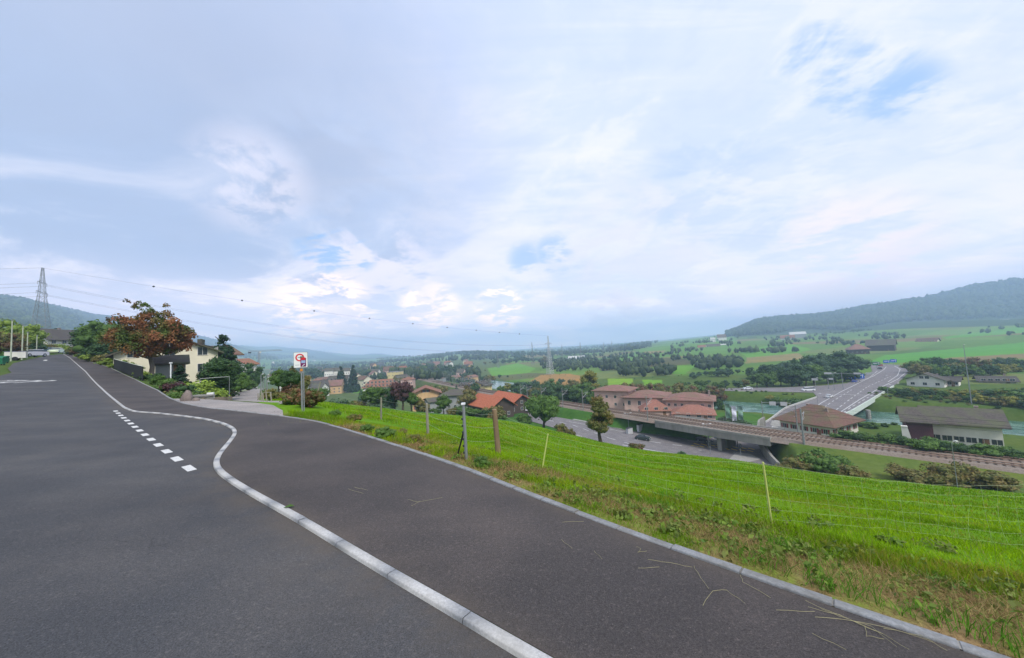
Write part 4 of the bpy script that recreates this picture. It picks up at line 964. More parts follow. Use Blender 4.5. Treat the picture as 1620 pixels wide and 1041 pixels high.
belt('tree belt beyond the bright field', 'hazy tree beyond the bright green field', [760, 790, 820, 870, 930, 960], [572, 566, 562, 564, 566, 566], 740, 900, 20, ['bushy', 'bushy'], [LD, LB, LO], (1.2, 1.6), row=', front row')
belt('tree belt beyond the bright field', 'hazy tree beyond the bright green field', [760, 800, 860, 960, 1010], [566, 557, 553, 553, 549], 1150, 1500, 20, ['bushy', 'bushy'], [LD, LB], (1.3, 1.7), row=', back row')
belt('trees beyond the ploughed field', 'tree behind the ploughed field', [845, 880, 930, 990, 1040], [584, 584, 588, 588, 588], 480, 560, 16, ['bushy', 'bushy', 'bushy'], [LD, LG, LO, LR], (1., 1.3))
belt('hedgerow trees on the far plain', 'hedgerow tree on the far plain', [940, 1000, 1040, 1100, 1150], [574, 570, 573, 576, 574], 560, 640, 13, ['bushy', 'bushy'], [LG, LO, LB], (1., 1.3))
belt('trees behind the riverside bungalows', 'tree behind the white houses across the river', [1445, 1480, 1510, 1545, 1585, 1635], [566, 561, 564, 572, 562, 566], 214, 235, 15, ['bushy', 'bushy'], [LD, LG, LG, LB, LY], (1., 1.2), row=', front row')
belt('trees behind the riverside bungalows', 'tree behind the white houses across the river', [1450, 1500, 1540, 1640], [572, 566, 574, 570], 196, 206, 11, ['bushy', 'shrub'], [LD, LG, LO, LY], (1., 1.2), row=', back row')
T(1545, 562, 205, 'bushy', LR, 1.1, 'red leaved round tree behind the white gabled houses across the river')
T(1441, 571, 225, 'bushy', LY, 1.2, 'yellow tree at the right edge of the road junction')
def rbk(p): return np.interp(p, [1372, 1400, 1620, 1700], [158, 146, 119, 112])
belt('bushes along the far river bank', 'bush on the far bank right of the bridge', [1378, 1420, 1500, 1560, 1640], [630, 626, 622, 622, 622], 0, 0, 23, ['shrub', 'shrub', 'bushy'], [LG, LO, LD, LG, LY, LD], (1.1, 1.4), 3, dfun=rbk, row=', front row')
belt('bushes along the far river bank', 'bush on the far bank right of the bridge', [1398, 1440, 1500, 1560, 1640], [614, 611, 614, 613, 610], 0, 0, 22, ['shrub', 'bushy'], [LG, LO, LD, LY, LD], (1.1, 1.4), 3, dfun=lambda p: rbk(p)*1.10, row=', back row')
belt('bushes along the far river bank', 'bush at the water edge on the far bank', [1372, 1420, 1500, 1560, 1640], [642, 641, 640, 640, 640], 0, 0, 24, ['shrub', 'shrub', 'bushy'], [LG, LO, LD, LG, LO, LD], (1.2, 1.6), 3, dfun=lambda p: rbk(p)*.975)
belt('bushes along the far river bank', 'bush below the white houses across the river', [1396, 1440, 1500, 1560, 1640], [609, 611, 615, 612, 608], 0, 0, 22, ['shrub', 'bushy'], [LG, LO, LD, LY, LD], (1.3, 1.6), 2, dfun=lambda p: rbk(p)*1.04)
belt('near bank bushes', 'dark bush by the banners', [1143, 1165, 1178], [655, 656, 662], 112, 118, 5, ['shrub'], [LD, LD], (1.1, 1.3), 2)
belt('near bank bushes', 'low bush on the near river bank', [1360, 1420, 1440], [664, 668, 668], 104, 108, 5, ['shrub'], [LD, LG], (1.2, 1.5), 2)
belt('trees between the houses of the town', 'garden tree among the town houses', [565, 600, 640, 690, 760], [613, 612, 608, 606, 606], 210, 280, 15, ['bushy', 'bushy', 'bushy', 'cone'], [LD, LG, LB, LO, LR], (.9, 1.2), row=', front row')
belt('trees between the houses of the town', 'garden tree among the town houses', [565, 600, 640, 690], [594, 592, 595, 597], 340, 480, 12, ['bushy', 'bushy', 'cone'], [LD, LB, LO], (.9, 1.2), row=', back row')
belt('trees between the houses of the town', 'garden tree among the town houses', [430, 500, 560, 620], [582, 580, 582, 586], 480, 800, 20, ['bushy', 'bushy'], [LD, LB], (1., 1.3), row=', rearmost row')
T(540, 578, 330, 'cone', LC, 1., 'slender dark conifer above the roof of the apartment row'); T(559.5, 576, 330, 'cone', LC, .9, 'slender dark conifer at the right end of the apartment row')
# trees dotted over the far fields
belt('single trees on the far meadows', 'single tree on the distant meadows', [960, 1040, 1160, 1300], [562, 556, 548, 540], 640, 900, 11, ['round', 'wide'], [LD, LB], (1., 1.3))
belt('dark wood on the meadow slope', 'tree of the small wood amid the right hand fields', [1318, 1345, 1370, 1400], [524, 522, 518, 528], 1000, 1060, 14, ['round', 'wide'], [LD, LD, LB], (1.2, 1.6), 2, row=', front row')
belt('dark wood on the meadow slope', 'tree of the small wood amid the right hand fields', [1400, 1440, 1475], [531, 529, 528], 980, 1040, 9, ['shrub'], [LD, LB], (1.3, 1.7), 1, row=', back row')

# --- wooded hills: countless trees merged into three woods
def wood(name, label, polys, d0, d1, n, hm, mt, near=None, cat='wood', patch=0, patch_t=.1):
    r = np.random.default_rng(len(name)*7); P_, Hh = [], []
    vi, fi = IC1; k = 0; tries = 0
    while k < n and tries < 60:
        tries += 1; m_n = 20000; th = r.uniform(-62, 62, m_n); rad = np.exp(r.uniform(math.log(d0), math.log(d1), m_n)); x, y = rad*np.sin(np.radians(th)), rad*np.cos(np.radians(th))
        z = H(x, y); a, b, c = proj_np(x, y, z); ok = np.zeros(m_n, bool)
        for q in polys: ok |= inpoly(a, b, q)
        if patch: ok &= (np.sin(x/patch+2*np.sin(y/patch/2.3))*np.sin(y/patch*.8+1.3*np.sin(x/patch/1.7)) > patch_t)
        P_.append(np.c_[x, y, z][ok]); k += ok.sum()
    p = np.concatenate(P_)[:n]; n = len(p); h = hm*(.7+.6*r.random(n)); con = r.random(n) < .4
    wv = h*np.where(con, .26, .42)*(.8+.4*r.random(n)); base = np.where(con, .5, .45)
    V = vi[None]*np.stack([wv, wv, h*.5], 1)[:, None, :]*(1+.28*r.normal(size=(n, len(vi), 1))); 
    taper = 1-.75*con[:, None]*np.clip(vi[None, :, 2], -.2, 1); V[:, :, 0] *= taper; V[:, :, 1] *= taper
    V[:, :, 2] += (h*.55)[:, None]; V += p[:, None, :]
    f = (fi[None]+(np.arange(n)*len(vi))[:, None, None]).reshape(-1, 3); tint = np.repeat(np.clip(r.random(n)*.9*(1-.6*con), 0, 1), len(vi)); tint = np.clip(tint+r.normal(size=len(tint))*.15, 0, 1)
    o = np_mesh(name, V.reshape(-1, 3), f, mt, {'tint': tint}); tag(o, label, cat, kind='stuff'); return o
LW = leafmat('leaf_wood', (.018, .042, .018), (.10, .145, .05))
ridge = [[(1150, 533), (1150, 520), (1160, 500), (1260, 480), (1341, 470), (1421, 460), (1581, 430), (1700, 400), (1700, 499), (1620, 502), (1565, 504), (1485, 507), (1421, 510), (1373, 517), (1334, 523), (1293, 522), (1262, 520), (1228, 528), (1190, 530)]]
wood('wooded_ridge', 'dense dark green forest covering the ridge on the right', ridge, 1200, 4300, 14000, 18, LW)
wood('wooded_hillside', 'bluish forest on the high hillside at the far left', [[(-30, 555), (-30, 470), (0, 472), (53, 479), (99, 490), (125, 497), (160, 515), (215, 545), (260, 575), (200, 585), (100, 560)], [(95, 489), (138, 491), (157, 494), (196, 502), (250, 514), (200, 530), (120, 505)]], 760, 3800, 8000, 16, LW)
wood('distant_wood', 'flat topped dark wood on the far meadow crest beyond the plain', [[(1034, 545), (1040, 540), (1110, 535), (1112, 539), (1062, 545)]], 800, 1400, 420, 13, LW)
wood('valley_wood', 'low wooded hill closing the plain in the middle distance', [[(684, 568), (700, 561), (740, 557), (795, 559), (800, 563), (745, 564), (720, 560), (700, 566)]], 1600, 3000, 800, 14, LW)

wood('plain_copses', 'hazy hedgerows and copses scattered over the far plain', [[(765, 562), (860, 557), (960, 554), (960, 559), (860, 566), (765, 570)], [(850, 572), (955, 568), (958, 576), (930, 582), (858, 582)], [(960, 549), (1010, 547), (1032, 549), (1010, 554), (962, 559)], [(945, 578), (1040, 570), (1052, 575), (1040, 580), (950, 588)], [(1090, 572), (1160, 566), (1180, 578), (1150, 590), (1100, 590)], [(1000, 589), (1080, 593), (1085, 598), (1000, 598)], [(600, 572), (680, 566), (690, 572), (640, 582), (600, 580)], [(1110, 536), (1150, 534), (1165, 540), (1115, 541)]], 380, 3200, 700, 8, LW)
wood('town_greenery', 'mass of garden trees filling the hazy town and the valley behind it', [[(430, 580), (520, 578), (590, 582), (680, 584), (760, 590), (760, 604), (640, 602), (520, 600), (430, 596)], [(330, 575), (430, 572), (600, 574), (600, 579), (430, 580), (330, 590)]], 260, 2600, 1500, 9, LW)
wood('hill_woods', 'blue hazy wood patches on the far valley side left of the sign', [[(300, 530), (350, 540), (380, 552), (350, 562), (300, 560)], [(430, 549), (530, 558), (560, 562), (480, 558)], [(340, 565), (420, 560), (500, 566), (420, 570)]], 1800, 6200, 900, 16, LW)

wood('far_plain_trees', 'hazy scattered tree groups covering the far plain up to the horizon', [[(600, 556), (700, 552), (860, 545), (1040, 536), (1040, 548), (960, 560), (860, 563), (760, 570), (600, 574)]], 700, 7000, 2600, 13, LW, patch=70, patch_t=.0)
wood('valley_hedgerows', 'hedgerows and orchards between the fields of the valley floor', [[(850, 562), (960, 560), (1160, 560), (1180, 590), (1120, 598), (1000, 598), (960, 590), (850, 588)]], 330, 1200, 420, 7, LW, patch=24, patch_t=.35)
wood('slope_trees', 'small trees and hedges strewn over the sloping meadows below the ridge', [[(1060, 540), (1160, 533), (1620, 508), (1640, 540), (1380, 552), (1180, 562), (1060, 565)]], 450, 1500, 260, 8, LW, patch=33, patch_t=.45)
# ================================================================ buildings
R_RED = roofmat('roof_orange_tile', (.42, .13, .065)); R_PINK = roofmat('roof_pink_tile', (.24, .125, .105), .35)
R_BROWN = roofmat('roof_brown_tile', (.16, .085, .065), .55); R_GREY = roofmat('roof_grey_slate', (.095, .08, .072), .6); R_DARK = roofmat('roof_dark', (.07, .06, .055), .2)
R_RUST = roofmat('roof_rust_tile', (.27, .115, .075), .35); R_LIGHT = roofmat('roof_pale_sheet', (.50, .50, .48), .1)
R_ANX = roofmat('roof_muted_red', (.29, .13, .095), .15); W_PINK = mat('plaster_pink', (.62, .42, .36), .9, var=.18, scale=.6); W_WHITE = mat('plaster_white', (.70, .68, .62), .9, var=.15, scale=.5); W_CREAM = mat('plaster_cream', (.70, .65, .50), .9, var=.12, scale=.5)
W_ORANGE = mat('plaster_orange', (.60, .40, .20), .9, var=.15, scale=.5); W_GREY = mat('plaster_grey', (.30, .31, .31), .9, var=.2, scale=.5); W_WOOD = mat('dark_boards', (.075, .055, .045), .9, var=.5, scale=2, sc=(6, 6, .3))
W_YEL = mat('plaster_yellow', (.60, .50, .24), .9, var=.1, scale=.5); TRIM = mat('window_frame', (.62, .60, .56), .7, var=.1); REDP = mat('shutter_red', (.26, .04, .05), .7); PURP = mat('purple_boards', (.11, .045, .06), .8, var=.4, sc=(6, 6, .5))
WOODL = mat('balcony_wood', (.22, .12, .06), .8, var=.4); 
g_ = NT('glass_dark'); g_.b.inputs['Base Color'].default_value = (.03, .04, .05, 1); GLASS = g_.set(.12, 0, .6)
def win_mesh(w_, h_, shutter=None):
    key = ('win', round(w_, 2), round(h_, 2), shutter and shutter.name)
    if key in CR: return CR[key]
    mb = MB(); e = .07
    mb.box(-w_/2-e, -.06, -e, w_/2+e, 0, 0, 0); mb.box(-w_/2-e, -.05, h_, w_/2+e, 0, h_+e, 0); mb.box(-w_/2-e, -.05, 0, -w_/2, 0, h_, 0); mb.box(w_/2, -.05, 0, w_/2+e, 0, h_, 0)
    mb.box(-.025, -.045, 0, .025, 0, h_, 0)
    ms = [TRIM]
    if shutter:
        ms.append(shutter)
        for s in (-1, 1): mb.box(min(s*(w_/2+e), s*(w_/2+e+w_*.5)), -.09, -.02, max(s*(w_/2+e), s*(w_/2+e+w_*.5)), -.055, h_+.02, 1)
    o = mb.build('frame', ms); f = o.data; bpy.data.objects.remove(o)
    mb = MB(); mb.box(-w_/2, -.02, 0, w_/2, .01, h_); o = mb.build('pane', GLASS); p = o.data; bpy.data.objects.remove(o)
    CR[key] = (f, p); return f, p
def add_window(parent, x, y, z, rz, w_, h_, shutter=None, fine=True):
    f, p = win_mesh(w_, h_, shutter); o = bpy.data.objects.new('window', f); C.objects.link(o); o.parent = parent; o.location = (x, y, z); o.rotation_euler = (0, 0, rz)
    c = bpy.data.objects.new('pane', p); C.objects.link(c); c.parent = o; return o
def house(name, label, cat, x, y, z, rz, w_, l_, he, hr, wall, roof, kind='gable', over=.6, rows=(), cols=4, side_cols=0, gable_win=0, chimney=None, group=None, win=(1.1, 1.2), shutter=None, half=.0, door=True, dep=3):
    """ridge along local x; long front is -y. dep = foundation depth"""
    o = thing(name, label, cat, (x, y, z), rz, group); a, b = w_/2, l_/2; mb = MB()
    mb.box(-a, -b, -dep, a, b, he)
    if kind == 'gable':
        rh = hr-he; mb.prism([(-b, he-.002), (b, he-.002), (0, hr-.12)], -a+.003, a-.003)
    mb.build('wall', wall, o)
    rm = MB(); th = .22; ov = over
    if kind == 'gable':
        sl = (hr-he)/b; ye = b+ov; ze = he-ov*sl
        for s in (-1, 1): rm.prism([(0, hr), (s*ye, ze), (s*ye, ze+th), (0, hr+th)], -a-ov, a+ov) if s > 0 else rm.prism([(0, hr), (0, hr+th), (-ye, ze+th), (-ye, ze)], -a-ov, a+ov)
    elif kind == 'hip':
        A, B = a+ov, b+ov; ze = he-.1; rx = max(A-B*(1-half), .3)
        vs = [(-A, -B, ze), (A, -B, ze), (A, B, ze), (-A, B, ze), (-rx, 0, hr), (rx, 0, hr)]
        rm.add(vs, [(0, 1, 5, 4), (1, 2, 5), (2, 3, 4, 5), (3, 0, 4), (3, 2, 1, 0)]); rm.box(-A, -B, ze-.16, A, B, ze-.004)
    elif kind == 'flat':
        rm.box(-a-.2, -b-.2, he+.003, a+.2, b+.2, he+.35); rm.box(-a*.3, -b*.3, he+.35, a*.3, b*.3, hr)
    r = rm.build('roof', roof, o)
    if chimney:
        for cx_, cy_ in chimney:
            cm = MB(); zc_ = hr-abs(cy_)/b*(hr-he) if kind == 'gable' else he+(hr-he)*.6; cm.cbox(cx_, cy_, zc_-.6, .6, .6, 1.9); cm.cbox(cx_, cy_, zc_+1.3, .75, .75, .12); cm.build('chimney', mat('chimney_brick', (.32, .25, .22), .9), r)
    for zr in rows:
        for i in range(cols):
            xx = -a+w_*(i+.5)/cols; add_window(o, xx, -b-.005, zr, 0, *win, shutter)
        for i in range(side_cols):
            yy = -b+l_*(i+.5)/side_cols; add_window(o, -a-.005, yy, zr, -PI/2, *win, shutter); add_window(o, a+.005, yy, zr, PI/2, *win, shutter)
    for i in range(gable_win):
        yy = (i-(gable_win-1)/2)*1.8
        for s in (-1, 1): add_window(o, s*(a+.005), yy, he+.4, s*PI/2, *win, shutter)
    if door:
        dm = MB(); dm.box(a*.55-.5, -b-.05, 0, a*.55+.5, -b, 2.1); d = dm.build('door', WOODL, o); hm = MB(); hm.box(a*.55+.3, -b-.11, 1.0, a*.55+.42, -b-.05, 1.05); hm.build('handle', MATS['rail_steel'], d)
    return o
def HB(name, label, px, ridge, eave, wpx, d, l_, wall, roof, turn=0, cat='house', kind='gable', over=.6, **k):
    """a house whose near wall stands at depth d; ridge/eave = picture rows of those edges"""
    r = ray(px, hor(px)+20); x = r[0]*d; z = Hs(x, d)
    for _ in range(2): r = ray(px, hor(px)-z/d*540); x = r[0]*d; z = Hs(x, d)
    u = r[0]; w_ = wpx*d/540/math.sqrt(1+u*u); endon = abs(math.sin(math.radians(turn))) > .7
    back = (w_ if endon else l_)/2*math.sqrt(1+u*u)*.9
    dr_ = d-over*.5 if endon else d+l_*.45
    zr = ray(px, ridge)[2]*dr_-z; ze = ray(px, eave)[2]*(d-(0 if endon else over))-z; b_ = l_/2
    if kind == 'gable': ze = (ze+over/b_*zr)/(1+over/b_)
    cx_, cy_ = u*(d+back), d+back
    return house(name, label, cat, cx_, cy_, z, -math.atan(u)+math.radians(turn), w_, l_, ze, zr, wall, roof, kind=kind, over=over, **k)
# --- the pink block by the railway
HB('pink_house', 'three storey pink house with hipped tile roof, the left one of the pink blocks', 976, 608.5, 618, 56, 142, 12, W_PINK, R_PINK, -18, kind='hip', rows=(1.5, 4.6, 7.6), cols=4, side_cols=2, over=1.1, win=(.9, 1.1))
HB('pink_house', 'pink block with broad hipped roof in the middle of the pink blocks', 1026, 616.5, 629, 66, 133, 14, W_PINK, R_PINK, -8, kind='hip', rows=(2.2, 5.6), cols=4, side_cols=2, over=1.2, win=(1., 1.6))
HB('pink_house', 'pink block nearest the river with hipped roof and paired small windows', 1094, 620.5, 634, 74, 122, 12, W_PINK, R_PINK, -4, kind='hip', rows=(3.4, 6.0), cols=7, side_cols=2, over=1.1, win=(.8, .9), chimney=[(6.5, 1)])
HB('annex', 'low building with red gable roof in front of the right pink block', 1098, 640, 656, 66, 112, 9, W_PINK, R_ANX, 0, cat='building', kind='hip', over=.5, rows=(1.5,), cols=4)
HB('annex', 'low red roofed building in front of the middle pink block', 1036, 632, 650, 46, 122, 8, W_PINK, R_ANX, 8, cat='building', kind='hip', over=.5, rows=(1.5,), cols=3)
# --- restaurant with the hipped roof, riverside house
HB('inn', 'large old house with mossy red brown hipped roof beside the bridge', 1296, 642, 677, 94, 96, 14, W_WHITE, R_BROWN, -26, kind='hip', half=.25, over=1.5, rows=(1.2,), cols=5, side_cols=4, shutter=REDP, win=(.9, 1.2), chimney=[(-3, 2), (3.5, -2)])
HB('riverside_house', 'long low white house with grey mossy roof on the near river bank', 1524, 650, 684, 118, 79, 11, W_WHITE, R_GREY, 5, kind='gable', over=1.2, rows=(1.0,), cols=6, side_cols=2, shutter=None, win=(1.5, 1.2), gable_win=1, chimney=[(3, 2)])
po = HB('riverside_barn', 'purple boarded barn under a grey roof at the left end of the riverside house', 1455, 648, 676, 42, 80.5, 9, PURP, R_GREY, 5, cat='barn', kind='gable', over=1.0)
ww = thing('wing_wall', 'white slanting buttress wall at the left end of the riverside house', 'wall', at(1432, 700, 77.5), -.8)
mb = MB(); mb.prism([(-.3, -1), (1.6, -1), (.6, 5.2), (-.3, 5.2)], -.3, .3, axis='y'); mb.prism([(-.34, 5.2), (.68, 5.2), (.6, 5.4), (-.34, 5.4)], -.4, .4, axis='y'); mb.build('wall_face', W_WHITE, ww)
HB('bungalow', 'white house with wide brown roof across the river, the left of two', 1467, 592.5, 603.5, 36, 168, 12, W_WHITE, R_DARK, 90-10, kind='gable', over=1.2, rows=(.9,), cols=3, side_cols=3, gable_win=2, win=(1.3, 1.2))
HB('bungalow', 'low brown roofed wing at the right of the left white house across the river', 1500, 597, 606, 38, 166, 9, W_WHITE, R_DARK, -5, kind='gable', over=1., rows=(.9,), cols=4, win=(1.4, 1.2), chimney=[(-3, 0)])
HB('bungalow', 'white gabled house with grey brown roof across the river at the far right', 1575, 597, 607.5, 58, 166, 11, W_WHITE, R_DARK, 8, kind='gable', over=1.1, rows=(.9,), cols=5, side_cols=2, gable_win=1, win=(1.4, 1.2), chimney=[(3, .5)])
# --- farms on the slope
HB('farm_barn', 'long dark grey farm barn beyond the road junction', 1395, 537, 547, 45, 470, 22, W_WOOD, R_GREY, -5, cat='barn', kind='gable', over=1.5)
HB('farmhouse', 'brown roofed farmhouse just left of the long grey barn', 1357, 544, 553, 32, 440, 16, W_WOOD, R_PINK, 15, kind='hip', over=1.5, rows=(2.,), cols=4)
HB('farmhouse', 'farmhouse with brown roof and bright wall right of the long grey barn', 1468, 535, 543, 34, 560, 16, W_CREAM, R_BROWN, -20, kind='gable', over=1.5, rows=(2.,), cols=5)
HB('farm_barn', 'low shed beyond the green meadow on the slope below the ridge', 1262, 525, 529, 26, 1000, 20, W_GREY, R_LIGHT, 10, cat='barn', kind='gable', over=1.)
HB('farmhouse', 'farmhouse under the tip of the wooded ridge', 1246, 530, 535, 22, 960, 15, W_WHITE, R_RUST, 0, kind='gable', over=1.)
HB('farmhouse', 'brown roofed farm with white walls in the middle of the far plain', 1072, 561, 570, 26, 640, 18, W_WHITE, R_RUST, 10, kind='gable', over=1.5, rows=(2., 5.), cols=5)
HB('farmhouse', 'small white farm building left of the brown roofed farm on the plain', 1056, 568, 572, 14, 630, 12, W_WHITE, R_RUST, -10, kind='gable', over=.8, rows=(1.2,), cols=4)
for i, (px, ri, ea, wp, d, rf, lb) in enumerate([(1128, 544, 549, 22, 800, R_GREY, 'grey roofed farm shed on the upper plain'), (1110, 546, 551, 12, 800, R_RUST, 'small brown farmhouse left of the grey shed on the upper plain'), (1146, 544, 548, 12, 820, R_LIGHT, 'pale roofed hut right of the grey shed on the upper plain'),
      (1142, 529, 534, 14, 1200, R_BROWN, 'brown hamlet house below the left tip of the ridge'), (1128, 534, 537, 8, 1150, R_LIGHT, 'tiny pale house by the hamlet below the ridge'), (1190, 534, 538, 14, 1150, R_DARK, 'dark barn of the hamlet under the ridge'), (1208, 537, 541, 10, 1100, R_RUST, 'small rust roofed house of the hamlet under the ridge'),
      (1546, 511, 514, 12, 1150, R_BROWN, 'brown farmhouse high on the right slope'), (1590, 505, 509, 14, 1150, R_LIGHT, 'pale farm near the forest edge at the far right')]):
    HB('farmhouse', lb, px, ri, ea, wp, d, 12, W_WHITE, rf, random.uniform(-20, 20), kind='gable', over=.8)
HB('garden_centre', 'long white industrial hall far out on the plain right of the pylon', 912, 563, 567, 26, 900, 20, W_WHITE, R_LIGHT, 0, cat='hall', kind='gable', over=.5)
# --- red roofed barn pair
house('barn', 'dark boarded barn with orange tile roof, the left of the pair below the meadow', 'barn', -10.6, 144, -26.3, math.radians(-56), 19, 10.3, 5.0, 8.3, W_WOOD, R_RED, over=1.2, rows=(1.2,), cols=3, side_cols=2, dep=3)
house('barn', 'dark boarded barn with orange tile roof, the right taller one of the pair', 'barn', -2.7, 155.3, -26.3, math.radians(-61), 21, 12.6, 3.5, 7.5, W_WOOD, R_RED, over=1.2, rows=(1.2,), cols=3, side_cols=3, gable_win=1, dep=3)
mbv = thing('advertising_panel', 'white patterned banner on the gable of the right orange roofed barn', 'banner', (4.9, 147.0, -25.6), math.radians(29)); q = MB(); q.box(-1.3, -.1, 0, 1.3, 0, 2.0); q.build('panel', mat('banner_white', (.66, .67, .68), .6, var=.5, scale=1.2), mbv)
# --- orange chalet, grey house and others
ch = HB('chalet', 'orange chalet with white edged gable and brown balconies facing the meadow', 675, 613.5, 623.5, 14*540/170, 172, 13, W_ORANGE, R_RUST, 90, kind='gable', over=1.4, rows=(1.2, 4.0), cols=3, side_cols=4, gable_win=2, shutter=REDP)
bl = MB()
for zz in (3.2, 6.1): bl.box(-8.2, -4.5, zz, -7.0, 4.5, zz+.15); bl.box(-8.25, -4.5, zz+.15, -8.12, 4.5, zz+1.05)
bl.build('balcony', WOODL, ch)
HB('grey_house', 'grey two storey house with dark grey hipped roof left of the orange roofed barns', 720, 615.5, 625, 38, 165, 13, W_GREY, R_GREY, -10, kind='hip', half=.3, over=1.0, rows=(1.5, 4.4), cols=4, side_cols=2)
HB('shed', 'low dark roofed shed between the orange chalet and the grey house', 689, 629, 636, 26, 160, 10, W_GREY, R_GREY, 15, cat='shed', kind='gable', over=.8)
HB('apartment_house', 'white apartment house with purple grey roof and three rows of dark windows', 537, 594, 609, 34, 330, 14, W_WHITE, R_GREY, -28, kind='gable', over=1., rows=(6.0, 9.2, 12.2), cols=5, win=(1.6, 1.7), chimney=[(2, 1)])
HB('apartment_house', 'long house with rusty brown hipped roof and two dormers beside the small meadow', 604, 600, 612, 54, 300, 15, W_WHITE, R_RUST, -12, kind='hip', half=.35, over=1.2, rows=(6.2, 9.4), cols=9, side_cols=2, win=(1.5, 1.6), chimney=[(-5, 1), (6, 1)])
HB('yellow_block', 'yellow flat roofed block beyond the rusty brown roof', 626, 587, 588.5, 20, 420, 14, W_YEL, mat('roof_flat', (.25, .25, .25)), -25, cat='block', kind='flat', rows=(4, 8, 12), cols=3)
HB('tower_block', 'dark grey tower block standing above the town', 601, 573, 575, 13, 850, 18, mat('plaster_slate', (.10, .12, .14), .9), mat('roof_flat', (.25, .25, .25)), 10, cat='tower block', kind='flat', rows=(20, 25, 30), cols=4, win=(2, 2))
HB('long_hall', 'long white hall at the foot of the dark tower block', 606, 583.5, 585, 26, 760, 20, W_WHITE, R_LIGHT, 0, cat='hall', kind='flat')
for i, (px, wp) in enumerate([(522, 14), (535, 14), (548, 15)]):
    HB('apartment_row', ['left', 'middle', 'right'][i]+' white block with grey roof in the apartment row above the purple grey roof', px, 582.5, 587, wp, 440+i*6, 13, W_WHITE, R_GREY, -10, cat='apartment block', kind='gable', over=.6, rows=(5, 9, 12.5), cols=4, group='white apartment row in the town')
HB('station_building', 'pink railway building left of the station tracks', 646, 596, 600.5, 19, 330, 12, W_PINK, R_RUST, -15, kind='hip', rows=(2, 5), cols=6, cat='station building')
HB('warehouse', 'grey slate faced warehouse with white roof edge behind the pink railway building', 662, 592.5, 594, 30, 420, 16, W_GREY, R_LIGHT, -10, cat='warehouse', kind='flat')
HB('platform_roof', 'long flat platform canopy roof by the station tracks', 690, 597.5, 599, 30, 370, 7, W_GREY, mat('canopy_brown', (.24, .17, .14)), -28, cat='canopy', kind='flat')
HB('white_hall', 'bright white roofed hall beyond the warehouse', 670, 586.5, 588.5, 20, 560, 18, W_WHITE, R_LIGHT, 0, cat='hall', kind='gable')
HB('house', 'dark gabled house with yellow gable behind the orange roofed barns', 761, 604, 611, 24, 240, 12, W_YEL, R_DARK, 60, kind='gable', over=1, rows=(2, 5), cols=4, side_cols=3)
HB('house', 'white walled house left of the yellow gabled house behind the barns', 737, 605, 609, 18, 260, 10, W_WHITE, R_DARK, 0, kind='gable', over=.8, rows=(2, 5), cols=4)
HB('house', 'small pink walled house between the white house and the yellow gabled house', 748, 608, 612, 12, 245, 9, W_PINK, R_DARK, 10, kind='gable', over=.8, rows=(2,), cols=3)
# smaller houses of the town, all alike at this distance
WL = [W_WHITE, W_WHITE, W_CREAM, W_PINK, W_ORANGE]; RL = [R_RUST, R_BROWN, R_GREY, R_GREY, R_DARK, R_PINK]
for i in range(52):
    px = random.choice([random.uniform(428, 515), random.uniform(560, 760), random.uniform(500, 640)]); d = random.uniform(300, 850); hz = hor(px)
    u = uu(px); x, y = u*d, d; z = Hs(x, y)
    wl_, rl_ = random.choice(WL), random.choice(RL)
    house('town_house', 'small %s house with %s roof among the trees, %s part of the town' % (wl_.name.split('_')[1], rl_.name.split('_')[1], ZONE[min(4, int((px-428)/67))]), 'house', x, y, z, random.uniform(-1, 1), random.uniform(10, 16), random.uniform(9, 11), random.uniform(6.5, 10), random.uniform(11, 14.5), wl_, rl_, over=.7, rows=(1.5, 4.2), cols=3, group='small houses of the town', door=False)
for i in range(12):
    px = random.uniform(330, 520); d = random.uniform(1700, 3000); x, y = uu(px)*d, d
    house('hamlet_house', 'tiny house on the hazy valley side behind the town', 'house', x, y, Hs(x, y), random.uniform(-1, 1), 18, 12, 7, 12, W_WHITE, random.choice(RL), over=.7, group='tiny far houses on the valley side', door=False, rows=(), dep=6)
# --- houses up the road and by the lane
HB('white_house', 'white two storey house with long dark brown roof beside the upper road', 80, 519, 536, 95, 110, 12, W_WHITE, R_DARK, 40, kind='gable', over=.9, rows=(1.2, 4.0), cols=4, side_cols=2, gable_win=1, chimney=[(3, 1)])
HB('house', 'grey walled house half hidden by the green trees at the far left', 22, 520, 538, 26, 84, 10, W_GREY, R_GREY, 20, kind='gable', over=.8, rows=(1.2, 3.8), cols=2)
crm = HB('cream_house', 'cream gabled house with white roof edge behind the autumn maple', 268, 528, 561, 118, 49, 11, W_CREAM, R_GREY, 90, kind='gable', over=.7, rows=(1., 3.6), cols=3, side_cols=3, gable_win=1, dep=3)
HB('garage', 'lean-to with grey roof in front of the cream house', 270, 564, 577, 50, 41, 5, W_GREY, R_GREY, 0, cat='garage', kind='gable', over=.4, dep=2)
HB('dark_house', 'house with grey box dormer and dark brown roof behind the cream house', 318, 536, 547, 26, 60, 9, W_WHITE, R_GREY, -10, kind='flat', dep=4, rows=(3.4,), cols=2)
HB('chalet', 'dark brown roofed chalet right of the cream house', 341, 548, 563, 38, 68, 10, W_WHITE, R_BROWN, 20, kind='gable', over=1., rows=(2.,), cols=3, dep=4)
HB('red_house', 'red brown roofed house below the lane left of the crane', 384, 568, 578, 20, 125, 10, W_WHITE, R_RUST, 35, kind='gable', over=.8, rows=(2., 4.6), cols=3, dep=5)

